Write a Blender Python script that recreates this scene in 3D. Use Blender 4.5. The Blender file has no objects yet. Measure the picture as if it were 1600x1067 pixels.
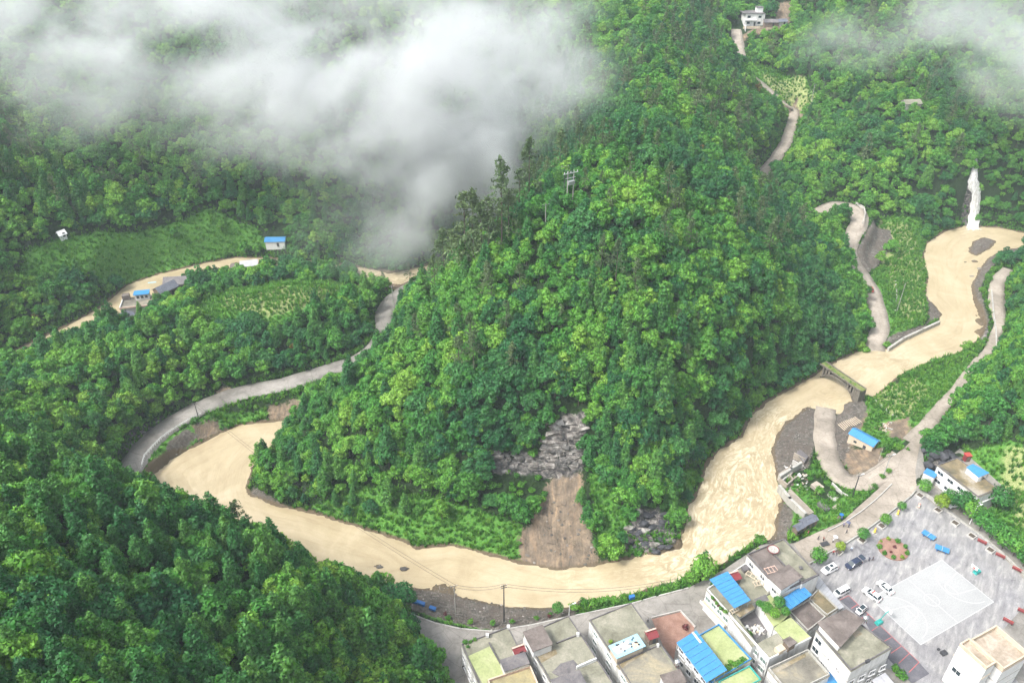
import bpy, bmesh, math, random
import numpy as np
from mathutils import Vector, Matrix, noise as mnoise
from mathutils.geometry import tessellate_polygon
random.seed(7); rng = np.random.default_rng(7)
scene = bpy.context.scene
R = math.radians
# ------------------------------------------------------------------ camera, world, sun, exposure
CAM_H, PITCH, F = 170.0, R(34.0), 1244.0
cam_d = bpy.data.cameras.new('camera'); cam = bpy.data.objects.new('camera', cam_d)
scene.collection.objects.link(cam); scene.camera = cam
cam.location = (0, 0, CAM_H); cam.rotation_euler = (math.pi/2-PITCH, 0, 0)
cam_d.sensor_width = 36; cam_d.lens = F*36/1600; cam_d.clip_start = 1; cam_d.clip_end = 4000
world = bpy.data.worlds.new('World'); scene.world = world; world.use_nodes = True
wn = world.node_tree.nodes; wl = world.node_tree.links; wn.clear()
SUN_EL, SUN_AZ = R(52), R(245)      # azimuth measured clockwise from +Y
sky = wn.new('ShaderNodeTexSky'); sky.sky_type = 'NISHITA'; sky.sun_disc = False
sky.sun_elevation = SUN_EL; sky.sun_rotation = SUN_AZ; sky.air_density = 1.0; sky.dust_density = 4.0; sky.ozone_density = 1.0
hs = wn.new('ShaderNodeHueSaturation'); hs.inputs['Saturation'].default_value = 0.3   # overcast: the cloud deck greys the sky
bg = wn.new('ShaderNodeBackground'); bg.inputs['Strength'].default_value = 0.118
wo = wn.new('ShaderNodeOutputWorld')
wl.new(sky.outputs[0], hs.inputs['Color']); wl.new(hs.outputs[0], bg.inputs[0]); wl.new(bg.outputs[0], wo.inputs[0])
sun_d = bpy.data.lights.new('sun', 'SUN'); sun_d.energy = 1.5; sun_d.angle = R(12); sun_d.color = (1.0, .97, .92)
sun = bpy.data.objects.new('sun', sun_d); scene.collection.objects.link(sun)
sd_ = Vector((math.sin(SUN_AZ)*math.cos(SUN_EL), math.cos(SUN_AZ)*math.cos(SUN_EL), math.sin(SUN_EL)))
sun.rotation_euler = sd_.to_track_quat('Z', 'Y').to_euler(); sun.location = sd_*400
scene.view_settings.view_transform = 'Standard'; scene.view_settings.look = 'None'
scene.view_settings.exposure = 1.52; scene.view_settings.gamma = 1; scene.view_settings.use_curve_mapping = False
scene.cycles.volume_bounces = 2; scene.cycles.max_bounces = 6; scene.cycles.diffuse_bounces = 3
scene.cycles.transmission_bounces = 4; scene.cycles.transparent_max_bounces = 12
scene.cycles.volume_step_rate = 1.0; scene.cycles.volume_max_steps = 64
scene.cycles.use_denoising = True; scene.cycles.use_adaptive_sampling = True; scene.cycles.adaptive_threshold = 0.03
CP, SP = math.cos(PITCH), math.sin(PITCH)
C = scene.collection

# ------------------------------------------------------------------ helpers
def U(px, py, z=0.0):
    """the point of the place at height z that the photograph shows at a pixel (survey by sight lines)"""
    u, v = (px-800)/F, (533.5-py)/F
    dx, dy, dz = u, CP+v*SP, -SP+v*CP
    t = (z-CAM_H)/dz
    return (dx*t, dy*t, z)
def UL(pts, z=0.0):
    return [U(p[0], p[1], p[2] if len(p) > 2 else z) for p in pts]
def proj(x, y, z):
    d = y*CP-(z-CAM_H)*SP
    return 800+F*x/d, 533.5-F*(y*SP+(z-CAM_H)*CP)/d, d
def poly_sd(P, X, Y):
    """signed distance, negative inside"""
    P = np.asarray([(p[0], p[1]) for p in P], float); X = np.asarray(X, float); Y = np.asarray(Y, float)
    d2 = np.full(X.shape, 1e12); ins = np.zeros(X.shape, bool); n = len(P)
    for i in range(n):
        ax, ay = P[i]; bx, by = P[(i+1) % n]
        ex, ey = bx-ax, by-ay; L = ex*ex+ey*ey+1e-12
        t = np.clip(((X-ax)*ex+(Y-ay)*ey)/L, 0, 1)
        d2 = np.minimum(d2, (X-ax-t*ex)**2+(Y-ay-t*ey)**2)
        if ay != by:
            c = ((ay > Y) != (by > Y)) & (X < (bx-ax)*(Y-ay)/(by-ay)+ax); ins ^= c
    d = np.sqrt(d2)
    return np.where(ins, -d, d)
def line_sd(L, X, Y):
    """distance to a polyline of (x,y,z,halfwidth): distance beyond the half width, and z there"""
    best = np.full(X.shape, 1e6); zz = np.zeros(X.shape)
    for a, b in zip(L[:-1], L[1:]):
        ex, ey = b[0]-a[0], b[1]-a[1]; l2 = ex*ex+ey*ey+1e-9
        t = np.clip(((X-a[0])*ex+(Y-a[1])*ey)/l2, 0, 1)
        d = np.hypot(X-a[0]-t*ex, Y-a[1]-t*ey)-(a[3]+t*(b[3]-a[3]))
        m = d < best; best = np.where(m, d, best); zz = np.where(m, a[2]+t*(b[2]-a[2]), zz)
    return best, zz
def smooth(L, k=6):
    """Catmull-Rom resample of a control line of tuples"""
    P = [np.array(p, float) for p in L]; P = [2*P[0]-P[1]]+P+[2*P[-1]-P[-2]]; out = []
    for i in range(1, len(P)-2):
        for j in range(k):
            t = j/k; a, b, c, d = P[i-1:i+3]
            out.append(.5*((2*b)+(c-a)*t+(2*a-5*b+4*c-d)*t*t+(3*b-a-3*c+d)*t**3))
    out.append(P[-2]); return [tuple(p) for p in out]
def sstep(a, b, x):
    t = np.clip((x-a)/(b-a), 0, 1); return t*t*(3-2*t)
def tag(o, label=None, cat=None, group=None, kind=None):
    if label: o['label'] = label
    if cat: o['category'] = cat
    if group: o['group'] = group
    if kind: o['kind'] = kind
    return o
def empty(name, loc, rz=0.0, label=None, cat=None, group=None):
    o = bpy.data.objects.new(name, None); C.objects.link(o); o.location = loc; o.rotation_euler = (0, 0, rz)
    o.empty_display_size = .3
    return tag(o, label, cat, group)
def link(name, me, parent=None, mat=None, loc=None):
    o = bpy.data.objects.new(name, me); C.objects.link(o)
    if mat is not None and not me.materials: me.materials.append(mat)
    if parent is not None: o.parent = parent
    if loc is not None: o.location = loc
    return o
def mesh_np(name, V, Fq, mats=None, smooth_=False):
    V = np.asarray(V, np.float32); Fq = np.asarray(Fq, np.int32); k = Fq.shape[1]
    me = bpy.data.meshes.new(name); me.vertices.add(len(V)); me.vertices.foreach_set('co', V.ravel())
    me.loops.add(Fq.size); me.loops.foreach_set('vertex_index', Fq.ravel())
    me.polygons.add(len(Fq)); me.polygons.foreach_set('loop_start', np.arange(0, Fq.size, k, dtype=np.int32))
    me.update(calc_edges=True)
    if smooth_: me.polygons.foreach_set('use_smooth', np.ones(len(Fq), bool))
    for m in (mats or []): me.materials.append(m)
    return me
def copy_tree(o, parent=None):
    c = o.copy(); C.objects.link(c)
    if parent is not None: c.parent = parent
    for ch in o.children: copy_tree(ch, c)
    return c
class MB:
    """collects shapes, links them as ONE mesh object"""
    def __init__(s): s.v = []; s.f = []; s.m = []; s.cur = 0
    def add(s, vs, fs):
        n = len(s.v); s.v += [tuple(v) for v in vs]; s.f += [tuple(i+n for i in f) for f in fs]; s.m += [s.cur]*len(fs)
    def box(s, c, d, rz=0.0, taper=1.0):
        x, y, z = d[0]/2, d[1]/2, d[2]/2; ca, sa = math.cos(rz), math.sin(rz); vs = []
        for k, tz in ((-z, 1), (z, taper)):
            for i, j in ((-1, -1), (1, -1), (1, 1), (-1, 1)):
                a, b = i*x*tz, j*y*tz
                vs.append((c[0]+a*ca-b*sa, c[1]+a*sa+b*ca, c[2]+k))
        s.add(vs, [(3, 2, 1, 0), (4, 5, 6, 7), (0, 1, 5, 4), (1, 2, 6, 5), (2, 3, 7, 6), (3, 0, 4, 7)]); return s
    def prism(s, poly, z0, z1):
        n = len(poly); a = sum(poly[i][0]*poly[(i+1) % n][1]-poly[(i+1) % n][0]*poly[i][1] for i in range(n))
        if a < 0: poly = poly[::-1]
        vs = [(p[0], p[1], z0) for p in poly]+[(p[0], p[1], z1) for p in poly]
        fs = [(i, (i+1) % n, (i+1) % n+n, i+n) for i in range(n)]
        for t in tessellate_polygon([[Vector((p[0], p[1], 0)) for p in poly]]):
            p = [poly[i] for i in t]; ar = (p[1][0]-p[0][0])*(p[2][1]-p[0][1])-(p[2][0]-p[0][0])*(p[1][1]-p[0][1])
            t = t if ar > 0 else t[::-1]
            fs.append(tuple(i+n for i in t)); fs.append(tuple(t[::-1]))
        s.add(vs, fs); return s
    def sheet(s, poly, z=None):
        vs = [(p[0], p[1], p[2] if z is None else z) for p in poly]; fs = []
        for t in tessellate_polygon([[Vector((p[0], p[1], 0)) for p in poly]]):
            p = [poly[i] for i in t]; ar = (p[1][0]-p[0][0])*(p[2][1]-p[0][1])-(p[2][0]-p[0][0])*(p[1][1]-p[0][1])
            fs.append(tuple(t if ar > 0 else t[::-1]))
        s.add(vs, fs); return s
    def tube(s, pts, r, n=6, r1=None, cap=True):
        r1 = r if r1 is None else r1; rings = []; m = len(pts)
        for i, p in enumerate(pts):
            p = Vector(p); a = Vector(pts[max(i-1, 0)]); b = Vector(pts[min(i+1, m-1)])
            d = (b-a).normalized(); u = d.orthogonal().normalized(); w = d.cross(u); rr = r+(r1-r)*i/max(m-1, 1)
            rings.append([p+(u*math.cos(2*math.pi*k/n)+w*math.sin(2*math.pi*k/n))*rr for k in range(n)])
        vs = [v for q in rings for v in q]; fs = []
        for i in range(m-1):
            for k in range(n): fs.append((i*n+k, i*n+(k+1) % n, (i+1)*n+(k+1) % n, (i+1)*n+k))
        if cap: fs += [tuple(range(n))[::-1], tuple(range((m-1)*n, m*n))]
        s.add(vs, fs); return s
    def cyl(s, c, r, h, n=12, r1=None): return s.tube([c, (c[0], c[1], c[2]+h)], r, n, r1)
    def mesh(s, name, mats):
        me = bpy.data.meshes.new(name); me.from_pydata(s.v, [], s.f); me.update()
        mats = mats if isinstance(mats, (list, tuple)) else [mats]
        for m in mats: me.materials.append(m)
        if len(mats) > 1: me.polygons.foreach_set('material_index', s.m)
        return me
    def build(s, name, mats, parent=None, loc=None):
        return link(name, s.mesh(name, mats), parent, None, loc)

# ------------------------------------------------------------------ material helpers
def new_mat(name):
    m = bpy.data.materials.new(name); m.use_nodes = True; nt = m.node_tree; nt.nodes.clear()
    return m, nt.nodes, nt.links
def N(ns, t, **kw):
    n = ns.new(t)
    for k, v in kw.items(): setattr(n, k, v)
    return n
def noise_n(ns, ls, scale, detail=4, vec=None, rough=.55, dist=0.0):
    n = ns.new('ShaderNodeTexNoise'); n.inputs['Scale'].default_value = scale; n.inputs['Detail'].default_value = detail
    n.inputs['Roughness'].default_value = rough; n.inputs['Distortion'].default_value = dist
    if vec is not None: ls.new(vec, n.inputs['Vector'])
    return n.outputs['Fac']
def geo_pos(ns): return ns.new('ShaderNodeNewGeometry').outputs['Position']
def math_n(ns, ls, op, a, b=None, clamp=False, c=None):
    n = ns.new('ShaderNodeMath'); n.operation = op; n.use_clamp = clamp
    for i, x in enumerate((a, b, c)):
        if x is None: continue
        if isinstance(x, (int, float)): n.inputs[i].default_value = x
        else: ls.new(x, n.inputs[i])
    return n.outputs[0]
def ramp(ns, ls, fac, stops, interp='LINEAR'):
    n = ns.new('ShaderNodeValToRGB'); cr = n.color_ramp; cr.interpolation = interp
    while len(cr.elements) < len(stops): cr.elements.new(.5)
    for e, (p, c) in zip(cr.elements, stops): e.position = p; e.color = (*c, 1) if len(c) == 3 else c
    ls.new(fac, n.inputs[0]); return n.outputs[0]
def mixc(ns, ls, f, a, b, mode='MIX'):
    n = ns.new('ShaderNodeMix'); n.data_type = 'RGBA'; n.blend_type = mode
    for i, x in ((0, f), (6, a), (7, b)):
        if isinstance(x, (int, float)): n.inputs[i].default_value = x
        elif isinstance(x, tuple): n.inputs[i].default_value = (*x, 1) if len(x) == 3 else x
        else: ls.new(x, n.inputs[i])
    return n.outputs[2]
def out_bsdf(ns, ls, col, rough=.8, bump=None, bstr=.3, bdist=.1, spec=.3, metal=0.0):
    b = ns.new('ShaderNodeBsdfPrincipled'); o = ns.new('ShaderNodeOutputMaterial')
    if isinstance(col, tuple): b.inputs['Base Color'].default_value = (*col, 1)
    else: ls.new(col, b.inputs['Base Color'])
    if isinstance(rough, (int, float)): b.inputs['Roughness'].default_value = rough
    else: ls.new(rough, b.inputs['Roughness'])
    b.inputs['Specular IOR Level'].default_value = spec; b.inputs['Metallic'].default_value = metal
    if bump is not None:
        n = ns.new('ShaderNodeBump'); n.inputs['Strength'].default_value = bstr; n.inputs['Distance'].default_value = bdist
        ls.new(bump, n.inputs['Height']); ls.new(n.outputs[0], b.inputs['Normal'])
    ls.new(b.outputs[0], o.inputs[0]); return b
def mat_noise(name, c0, c1, scale=.5, rough=.85, bstr=.2, bscale=None, spec=.3, c2=None, obj=False, metal=0.0):
    m, ns, ls = new_mat(name)
    v = ns.new('ShaderNodeTexCoord').outputs['Object'] if obj else geo_pos(ns)
    f = noise_n(ns, ls, scale, 6, v, .65)
    st = [(.32, c0), (.68, c1)] if c2 is None else [(.3, c0), (.5, c1), (.68, c2)]
    col = ramp(ns, ls, f, st)
    g = noise_n(ns, ls, bscale or scale*8, 3, v)
    col = mixc(ns, ls, .25, col, ramp(ns, ls, g, [(.3, (.55, .55, .55)), (.7, (1.3, 1.3, 1.3))]), 'MULTIPLY')
    out_bsdf(ns, ls, col, rough, g, bstr, .05, spec, metal); return m
def mat_plain(name, c, rough=.6, spec=.4, metal=0.0, dirt=.25):
    m, ns, ls = new_mat(name); f = noise_n(ns, ls, 1.7, 5, geo_pos(ns), .7)
    col = mixc(ns, ls, dirt, c, ramp(ns, ls, f, [(.3, (.45, .43, .4)), (.62, (1, 1, 1))]), 'MULTIPLY')
    out_bsdf(ns, ls, col, rough, None, spec=spec, metal=metal); return m
# ------------------------------------------------------------------ river outline (traced at the water line, z = 0)
RIVER_A = UL([(1700,360),(1600,365),(1560,356),(1510,354),(1475,362),(1450,380),(1443,400),(1450,430),(1446,462),(1462,478),(1472,492),(1466,508),(1440,517),(1420,530),(1385,547),
 (1360,553),(1340,551),(1320,559),(1290,574),(1265,592),(1238,607),(1200,628),(1172,650),(1160,682),(1122,706),(1100,730),(1098,760),(1076,790),(1068,830),(1058,856),(1020,866),(985,873),
 (930,884),(870,892),(820,882),(760,866),(700,852),(648,859),(640,850),(600,836),(540,818),(480,800),(440,793),(388,775),(385,762),(392,730),(430,690),(448,656),(400,661),(370,666),(340,680),
 (300,700),(268,716),(235,745),(260,790),(330,840),(420,890),(520,925),(590,922),(625,915),(640,917),(690,922),(720,930),(780,945),(850,950),(892,948),(905,938),(960,936),(1020,918),(1060,908),
 (1085,890),(1125,893),(1150,868),(1180,850),(1207,845),(1214,800),(1222,780),(1212,745),(1205,700),(1222,665),(1255,640),(1277,629),(1281,642),(1299,642),(1310,631),(1332,626),
 (1350,622),(1366,618),(1382,605),(1402,588),(1450,565),(1500,550),(1530,530),(1536,510),(1530,490),(1521,470),(1518,445),(1530,420),(1545,402),(1565,392),(1600,386),(1700,382)])
RIVER_B = UL([(-120,600),(0,560),(60,530),(100,512),(155,482),(200,445),(250,428),(320,412),(370,403),(420,404),(450,408),(500,410),(560,418),(610,428),(680,412),(740,400),(760,420),(700,428),(630,446),(585,440),(530,421),
 (460,417),(430,420),(400,426),(340,430),(290,447),(240,470),(190,510),(130,526),(92,541),(70,550),(0,590),(-120,640)])
ISLANDS = [UL([(1513,394),(1520,378),(1537,370),(1557,377),(1546,390),(1525,401)]), UL([(1517,408),(1525,405),(1530,409),(1524,412)]),
 UL([(585,883),(592,881),(598,885),(592,889)]), UL([(620,888),(632,885),(641,888),(630,893)]), UL([(668,918),(690,912),(712,922),(690,926)])]
# ------------------------------------------------------------------ roads: (px, py, z, half width in m)
def road_line(L, k=6): return smooth([(*U(p[0], p[1], p[2]), p[3]) for p in L], k)
ROADS = {
 'road': [(1372,556,-.3,3.2),(1368,535,.6,3.4),(1376,510,2.2,3.4),(1370,480,3.4,3.4),(1360,450,4.6,3.4),(1340,420,6,3.3),(1327,395,7.6,3.3),(1331,372,9.4,3.6),(1343,347,11,4.0),(1336,326,12.5,4.0),(1308,320,13.8,3.8),(1285,328,14.6,3.2),(1262,338,15.5,3),(1235,345,17,2.8),(1205,330,19,2.6),(1190,300,20.5,2.6),(1195,268,22,2.8),(1210,250,23.5,3.0),(1228,222,25.5,3.0),(1238,190,28,2.8),(1240,172,30,2.6),(1225,160,34,2.4),(1190,130,42,2.2),(1165,108,48,2.4),(1157,88,52,3.2),(1152,62,56.5,3.4),(1150,46,60,3)],
 'valley_road': [(690,430,3,3.6),(640,450,4,3.6),(612,470,4.6,3.6),(601,492,5,3.8),(602,515,5.2,3.8),(590,540,5.3,3.8),(560,563,5.2,3.8),(500,583,5,3.9),(440,601,4.8,3.9),(380,613,4.6,4),(325,632,4.4,4),(280,655,4.3,4),(240,685,4.2,4),(212,718,4.2,4),(200,760,4.2,4),(230,820,4.2,4)],
 'far_track': [(1575,420,3.2,2),(1562,435,3,2.6),(1557,455,3,3),(1558,480,3,3),(1562,505,3,2),(1553,530,3,1.8),(1545,548,3,1.8),(1520,575,3.5,1.8),(1495,610,4,2),(1463,645,4.6,2.1),(1447,668,4.9,2.6),(1425,692,5,3.2)],
 'ford_road': [(1290,634,-.2,3.2),(1289,655,.7,3.4),(1289,690,1.4,3.4),(1296,718,2.2,3.5),(1310,742,3,3.5),(1335,753,3.8,3.4),(1365,748,4.4,3.4),(1395,728,4.9,3.6),(1412,715,5,4)],
}
ROADL = {k: road_line(v) for k, v in ROADS.items()}
VZ = 5.0
STREET = UL([(1412,700),(1434,680),(1436,700),(1430,735),(1432,762),(1421,775),(1350,828),(1310,852),(1280,868),(1262,880),(1240,850),(1262,838),(1315,815),(1393,745),(1400,735),(1385,722)], VZ)
LOWER_STREET = UL([(600,940),(640,957),(680,972),(720,981),(770,985),(830,975),(890,962),(985,942),(1075,918),(1100,912),(1175,985),(1130,1000),(1080,960),(1010,965),(985,990),(1010,1080),(900,1200),(700,1200),(690,1090),(655,1010)], VZ)
VILLAGE = UL([(645,962),(680,972),(720,981),(770,985),(830,975),(890,962),(985,942),(1075,918),(1130,890),(1190,850),(1240,848),(1262,838),(1315,815),(1393,745),(1420,710),(1440,690),(1447,745),(1500,700),(1580,770),(1535,800),(1600,880),(1700,960),(1800,1250),(720,1350),(712,1120),(700,1060),(668,1000)], VZ)
PLAZA = UL([(1421,776),(1440,770),(1466,795),(1475,790),(1530,832),(1560,862),(1600,905),(1620,925),(1572,978),(1550,1000),(1600,1080),(1480,1090),(1380,1040),(1300,930),(1262,882),(1310,853),(1350,829)], VZ)
# ------------------------------------------------------------------ survey points (px, py, z)
CT = [(850,740,7),(930,740,7),(870,800,4),(880,700,11),(860,662,23),(800,705,13),(905,655,24),(880,600,32),(780,640,26),(700,680,18),(620,720,12),(540,740,8),(470,740,5),(560,690,14),(640,640,24),(720,600,32),(800,560,38),
 (880,500,43),(960,520,41),(1000,600,32),(960,680,20),(1000,740,12),(1040,700,14),(990,800,5),(1040,790,5),(1080,650,13),(1080,600,24),(800,470,46),(720,500,38),(880,400,55),(960,420,54),(889,316,67),(820,362,58),(940,330,66),
 (745,430,46),(690,470,37),(630,520,24),(575,575,13),(520,625,8),(480,655,6),(1040,500,42),(1120,560,28),(1160,600,18),(1200,560,22),(1240,560,14),(1100,460,42),(1160,480,34),(1220,500,22),(1280,510,12),(1325,500,4.5),(1325,450,7),(1100,380,50),(1180,400,41),
 (1240,420,28),(1290,430,16),(1040,300,61),(1120,300,53),(1190,330,38),(1240,370,26),(1000,250,68),(955,250,70),(985,200,72),(1010,150,72),(1080,220,62),(1150,250,44),(1180,210,42),(1200,180,38),(1010,100,74),(950,60,76),(900,30,78),(1060,80,72),(1120,150,56),(1130,80,62),(1000,20,82),(880,-20,86),
 (830,240,46),(760,330,24),(740,380,8),(700,300,18),(760,200,44),(820,120,60),
 # slope across the far river on the left
 (20,500,6),(60,470,9),(130,440,10),(180,400,14),(260,380,12),(330,360,13),(380,370,9),(432,385,4),(470,370,12),(520,380,8),(600,380,7),(660,350,13),(60,400,20),(0,430,16),(100,330,30),(200,300,31),(300,290,29),(380,280,27),(450,280,25),(550,300,22),(640,280,26),
 (0,320,38),(100,240,44),(200,200,46),(300,180,48),(400,160,51),(500,150,53),(600,150,53),(700,150,52),(0,200,56),(0,120,68),(100,120,64),(200,80,70),(300,60,74),(400,40,77),(500,20,81),(600,0,84),(700,20,80),(780,20,80),(0,20,88),(-200,100,90),(-200,300,60),(-200,450,30),(200,-60,105),(500,-60,105),
 # spur inside the loop
 (215,492,7),(180,505,5),(260,470,6),(290,462,6),(250,500,8),(330,455,9),(390,440,7),(400,455,13),(450,455,14),(500,450,12),(540,460,9),(340,485,14),(430,490,15),(500,500,13),(560,505,8),(300,520,14),(380,530,13),(460,540,9),(540,545,6),(240,540,14),(300,570,10),(200,580,15),(260,610,9),(140,560,13),(80,575,13),(20,570,11),(100,620,19),(180,640,13),(40,640,26),(0,600,20),(150,680,14),(-80,620,26),(-80,760,50),(560,470,6),(620,500,5),
 (350,640,3),(430,625,3.5),(470,620,4),(300,680,2.5),
 # hill in front, lower left
 (300,810,36),(200,770,39),(100,730,42),(0,690,47),(400,850,33),(520,920,24),(600,990,15),(640,1020,11),(665,1060,10),(670,1130,10),(690,1110,6),(480,960,36),(400,930,42),(300,900,47),(200,950,54),(100,850,56),(0,850,62),(0,1000,70),(200,1067,62),(400,1067,46),(500,1067,34),(560,1050,23),(-150,900,72),(-150,1067,80),(100,1150,75),(400,1200,58),(620,1150,8),
 # right bank
 (1520,560,3),(1560,520,6),(1595,480,16),(1600,430,14),(1600,560,24),(1560,590,18),(1600,640,22),(1540,640,15),(1500,660,9),(1475,690,7),(1450,640,4),(1400,640,2.5),(1380,680,3),(1350,660,2),(1450,600,2),(1560,690,9),(1600,690,10),(1600,750,6),(1590,800,5),(1700,700,20),(1700,600,36),(1700,500,36),(1750,800,8),(1750,900,6),(1470,740,5),(1330,710,2.5),(1240,690,1.5),(1250,740,2),(1240,780,2.5),(1290,800,3),(1230,820,3),
 # bank under the road, east
 (1400,500,2.5),(1440,480,2.5),(1400,440,3.5),(1420,400,3),(1400,360,5),(1380,340,8),(1440,350,7),(1400,310,14),(1355,385,6),(1365,400,4),(1300,370,17),(1310,350,16),(1292,400,15),(1370,420,4),
 # wood and plateau beyond the waterfall
 (1300,290,20),(1350,270,24),(1420,300,15),(1480,330,8),(1440,250,28),(1520,300,15),(1515,270,25),(1521,240,33),(1600,330,6),(1600,260,26),(1560,300,16),(1300,210,34),(1350,190,38),(1420,185,40),(1500,190,41),(1600,190,42),(1260,190,31),(1260,240,26),(1250,290,20),(1250,150,36),(1300,140,45),(1220,110,46),(1250,60,56),(1190,60,56),(1175,38,61),(1220,40,61),(1150,20,64),(1250,10,68),
 (1400,120,52),(1500,100,56),(1600,100,58),(1300,60,63),(1400,40,70),(1500,20,76),(1600,0,82),(1400,-40,92),(1200,-40,84),(1700,150,60),(1750,300,30),(1750,30,80),
]
ctrl = [U(*c) for c in CT]
for r_ in ROADL.values():
    for p in r_[::5]: ctrl.append((p[0], p[1], p[2]))
for RP in (RIVER_A, RIVER_B):
    for i in range(0, len(RP)): ctrl.append((RP[i][0], RP[i][1], 1.0))
for x in np.linspace(-520, 520, 9):
    ctrl += [(x, 620, 128+8*math.sin(x*.03)), (x, 760, 170+10*math.sin(x*.02)), (x, 950, 215)]
for x, y, z in ((-320,60,110),(-320,160,95),(-320,260,80),(-400,400,110),(320,60,10),(320,160,14),(330,260,50),(380,380,90),(-200,30,95),(-60,30,75),(60,30,5),(180,30,5)): ctrl.append((x, y, z))
ctrl = np.array(ctrl)
_k, _i = np.unique(np.round(ctrl[:, :2]/2.5), axis=0, return_index=True); ctrl = ctrl[_i]
def rbf_fit(P):
    n = len(P); D = np.hypot(P[:, None, 0]-P[None, :, 0], P[:, None, 1]-P[None, :, 1])
    A = np.zeros((n+3, n+3)); A[:n, :n] = D-np.eye(n)*3.0; Q = np.c_[np.ones(n), P[:, 0]/300, P[:, 1]/300]; A[:n, n:] = Q; A[n:, :n] = Q.T
    return np.linalg.solve(A, np.r_[P[:, 2], 0, 0, 0])
W_ = rbf_fit(ctrl)
def axis(lo, hi, a, b, step, grow):
    core = list(np.arange(a, b, step)); s = step; x = core[-1]
    while x < hi: s = min(s*grow, 12); x += s; core.append(x)
    s = step; x = a; left = []
    while x > lo: s = min(s*grow, 12); x -= s; left.append(x)
    return np.array(left[::-1]+core)
GX = axis(-560, 560, -175, 190, .85, 1.035); GY = axis(25, 980, 70, 330, .85, 1.012)
XX, YY = np.meshgrid(GX, GY); H = W_[-3]+W_[-2]*XX/300+W_[-1]*YY/300
for (cx, cy, _z), w in zip(ctrl, W_[:-3]): H += w*np.sqrt((XX-cx)**2+(YY-cy)**2+4.0)
def vnoise(X, Y, s, seed=0):
    """cheap tiled value noise"""
    r = np.random.default_rng(seed); T = r.random((257, 257)); x = X/s+500; y = Y/s+500
    xi = np.floor(x).astype(int); yi = np.floor(y).astype(int); fx = x-xi; fy = y-yi; fx = fx*fx*(3-2*fx); fy = fy*fy*(3-2*fy)
    a = T[yi % 256, xi % 256]; b = T[yi % 256, (xi+1) % 256]; c = T[(yi+1) % 256, xi % 256]; d = T[(yi+1) % 256, (xi+1) % 256]
    return (a*(1-fx)+b*fx)*(1-fy)+(c*(1-fx)+d*fx)*fy-.5
sdA = poly_sd(RIVER_A, XX, YY); sdB = poly_sd(RIVER_B, XX, YY); sdR = np.minimum(sdA, sdB)
for I in ISLANDS: sdR = np.maximum(sdR, -poly_sd(I, XX, YY))
sdRw = sdR+vnoise(XX, YY, 3.2, 1)*.9+vnoise(XX, YY, 1.3, 2)*.6
amp = sstep(6, 40, sdR)
H += amp*(vnoise(XX, YY, 26, 3)*6+vnoise(XX, YY, 11, 4)*3+vnoise(XX, YY, 5, 5)*1.2)
H = np.maximum(H, .5+.02*np.maximum(sdR, 0))
land = np.minimum(.12+sdRw*.30, H)*(1-sstep(1.5, 9, sdRw))+H*sstep(1.5, 9, sdRw)
H = np.where(sdRw > 0, land, np.maximum(sdRw*.5, -2.5))
for I in ISLANDS:
    s = poly_sd(I, XX, YY); H = np.where(s < 0, np.clip(-s*.35, 0, .9)+.05+vnoise(XX, YY, 1.5, 9)*.3, H)
H += np.where(sdRw > .5, sstep(.5, 4, sdRw)*vnoise(XX, YY, 2.2, 6)*.45, 0)
def flatten(poly, z, blend):
    global H
    s = poly_sd(poly, XX, YY); w = 1-sstep(0, blend, s); H = H*(1-w)+z*w
flatten(VILLAGE, VZ-.12, 6)
roadsd = np.full(XX.shape, 1e6); roadvis = roadsd.copy()
for nm, L in ROADL.items():
    d, z = line_sd(L, XX, YY); w = 1-sstep(.9, 5.5, d); H = H*(1-w)+(z-.18)*w; roadsd = np.minimum(roadsd, d); roadvis = roadvis if nm == 'far_track' else np.minimum(roadvis, np.where(YY > U(601,486,5)[1], 99, d) if nm == 'valley_road' else d)
H = np.where((sdRw < 0) & (roadsd > 1), np.minimum(H, -.1), H)
def bil(A, x, y):
    x = np.asarray(x, float); y = np.asarray(y, float)
    i = np.clip(np.searchsorted(GX, x)-1, 0, len(GX)-2); j = np.clip(np.searchsorted(GY, y)-1, 0, len(GY)-2)
    fx = np.clip((x-GX[i])/(GX[i+1]-GX[i]), 0, 1); fy = np.clip((y-GY[j])/(GY[j+1]-GY[j]), 0, 1)
    return (A[j, i]*(1-fx)+A[j, i+1]*fx)*(1-fy)+(A[j+1, i]*(1-fx)+A[j+1, i+1]*fx)*fy
def hz(x, y): return float(bil(H, x, y))
def G(px, py, lift=0.0):
    """first point of the ground on the sight line through a pixel"""
    u, v = (px-800)/F, (533.5-py)/F; d = np.array([u, CP+v*SP, -SP+v*CP])
    t = np.linspace(60, 900, 2400); z = CAM_H+d[2]*t; g = bil(H, d[0]*t, d[1]*t)+lift
    k = np.argmax(z < g)
    if k == 0: k = len(t)-1
    a = t[k-1]; b = t[k]; z0 = z[k-1]-g[k-1]; z1 = g[k]-z[k]; tt = a+(b-a)*z0/max(z0+z1, 1e-6)
    return (d[0]*tt, d[1]*tt, CAM_H+d[2]*tt)
def GL(pts): return [G(*p) for p in pts]
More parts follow.
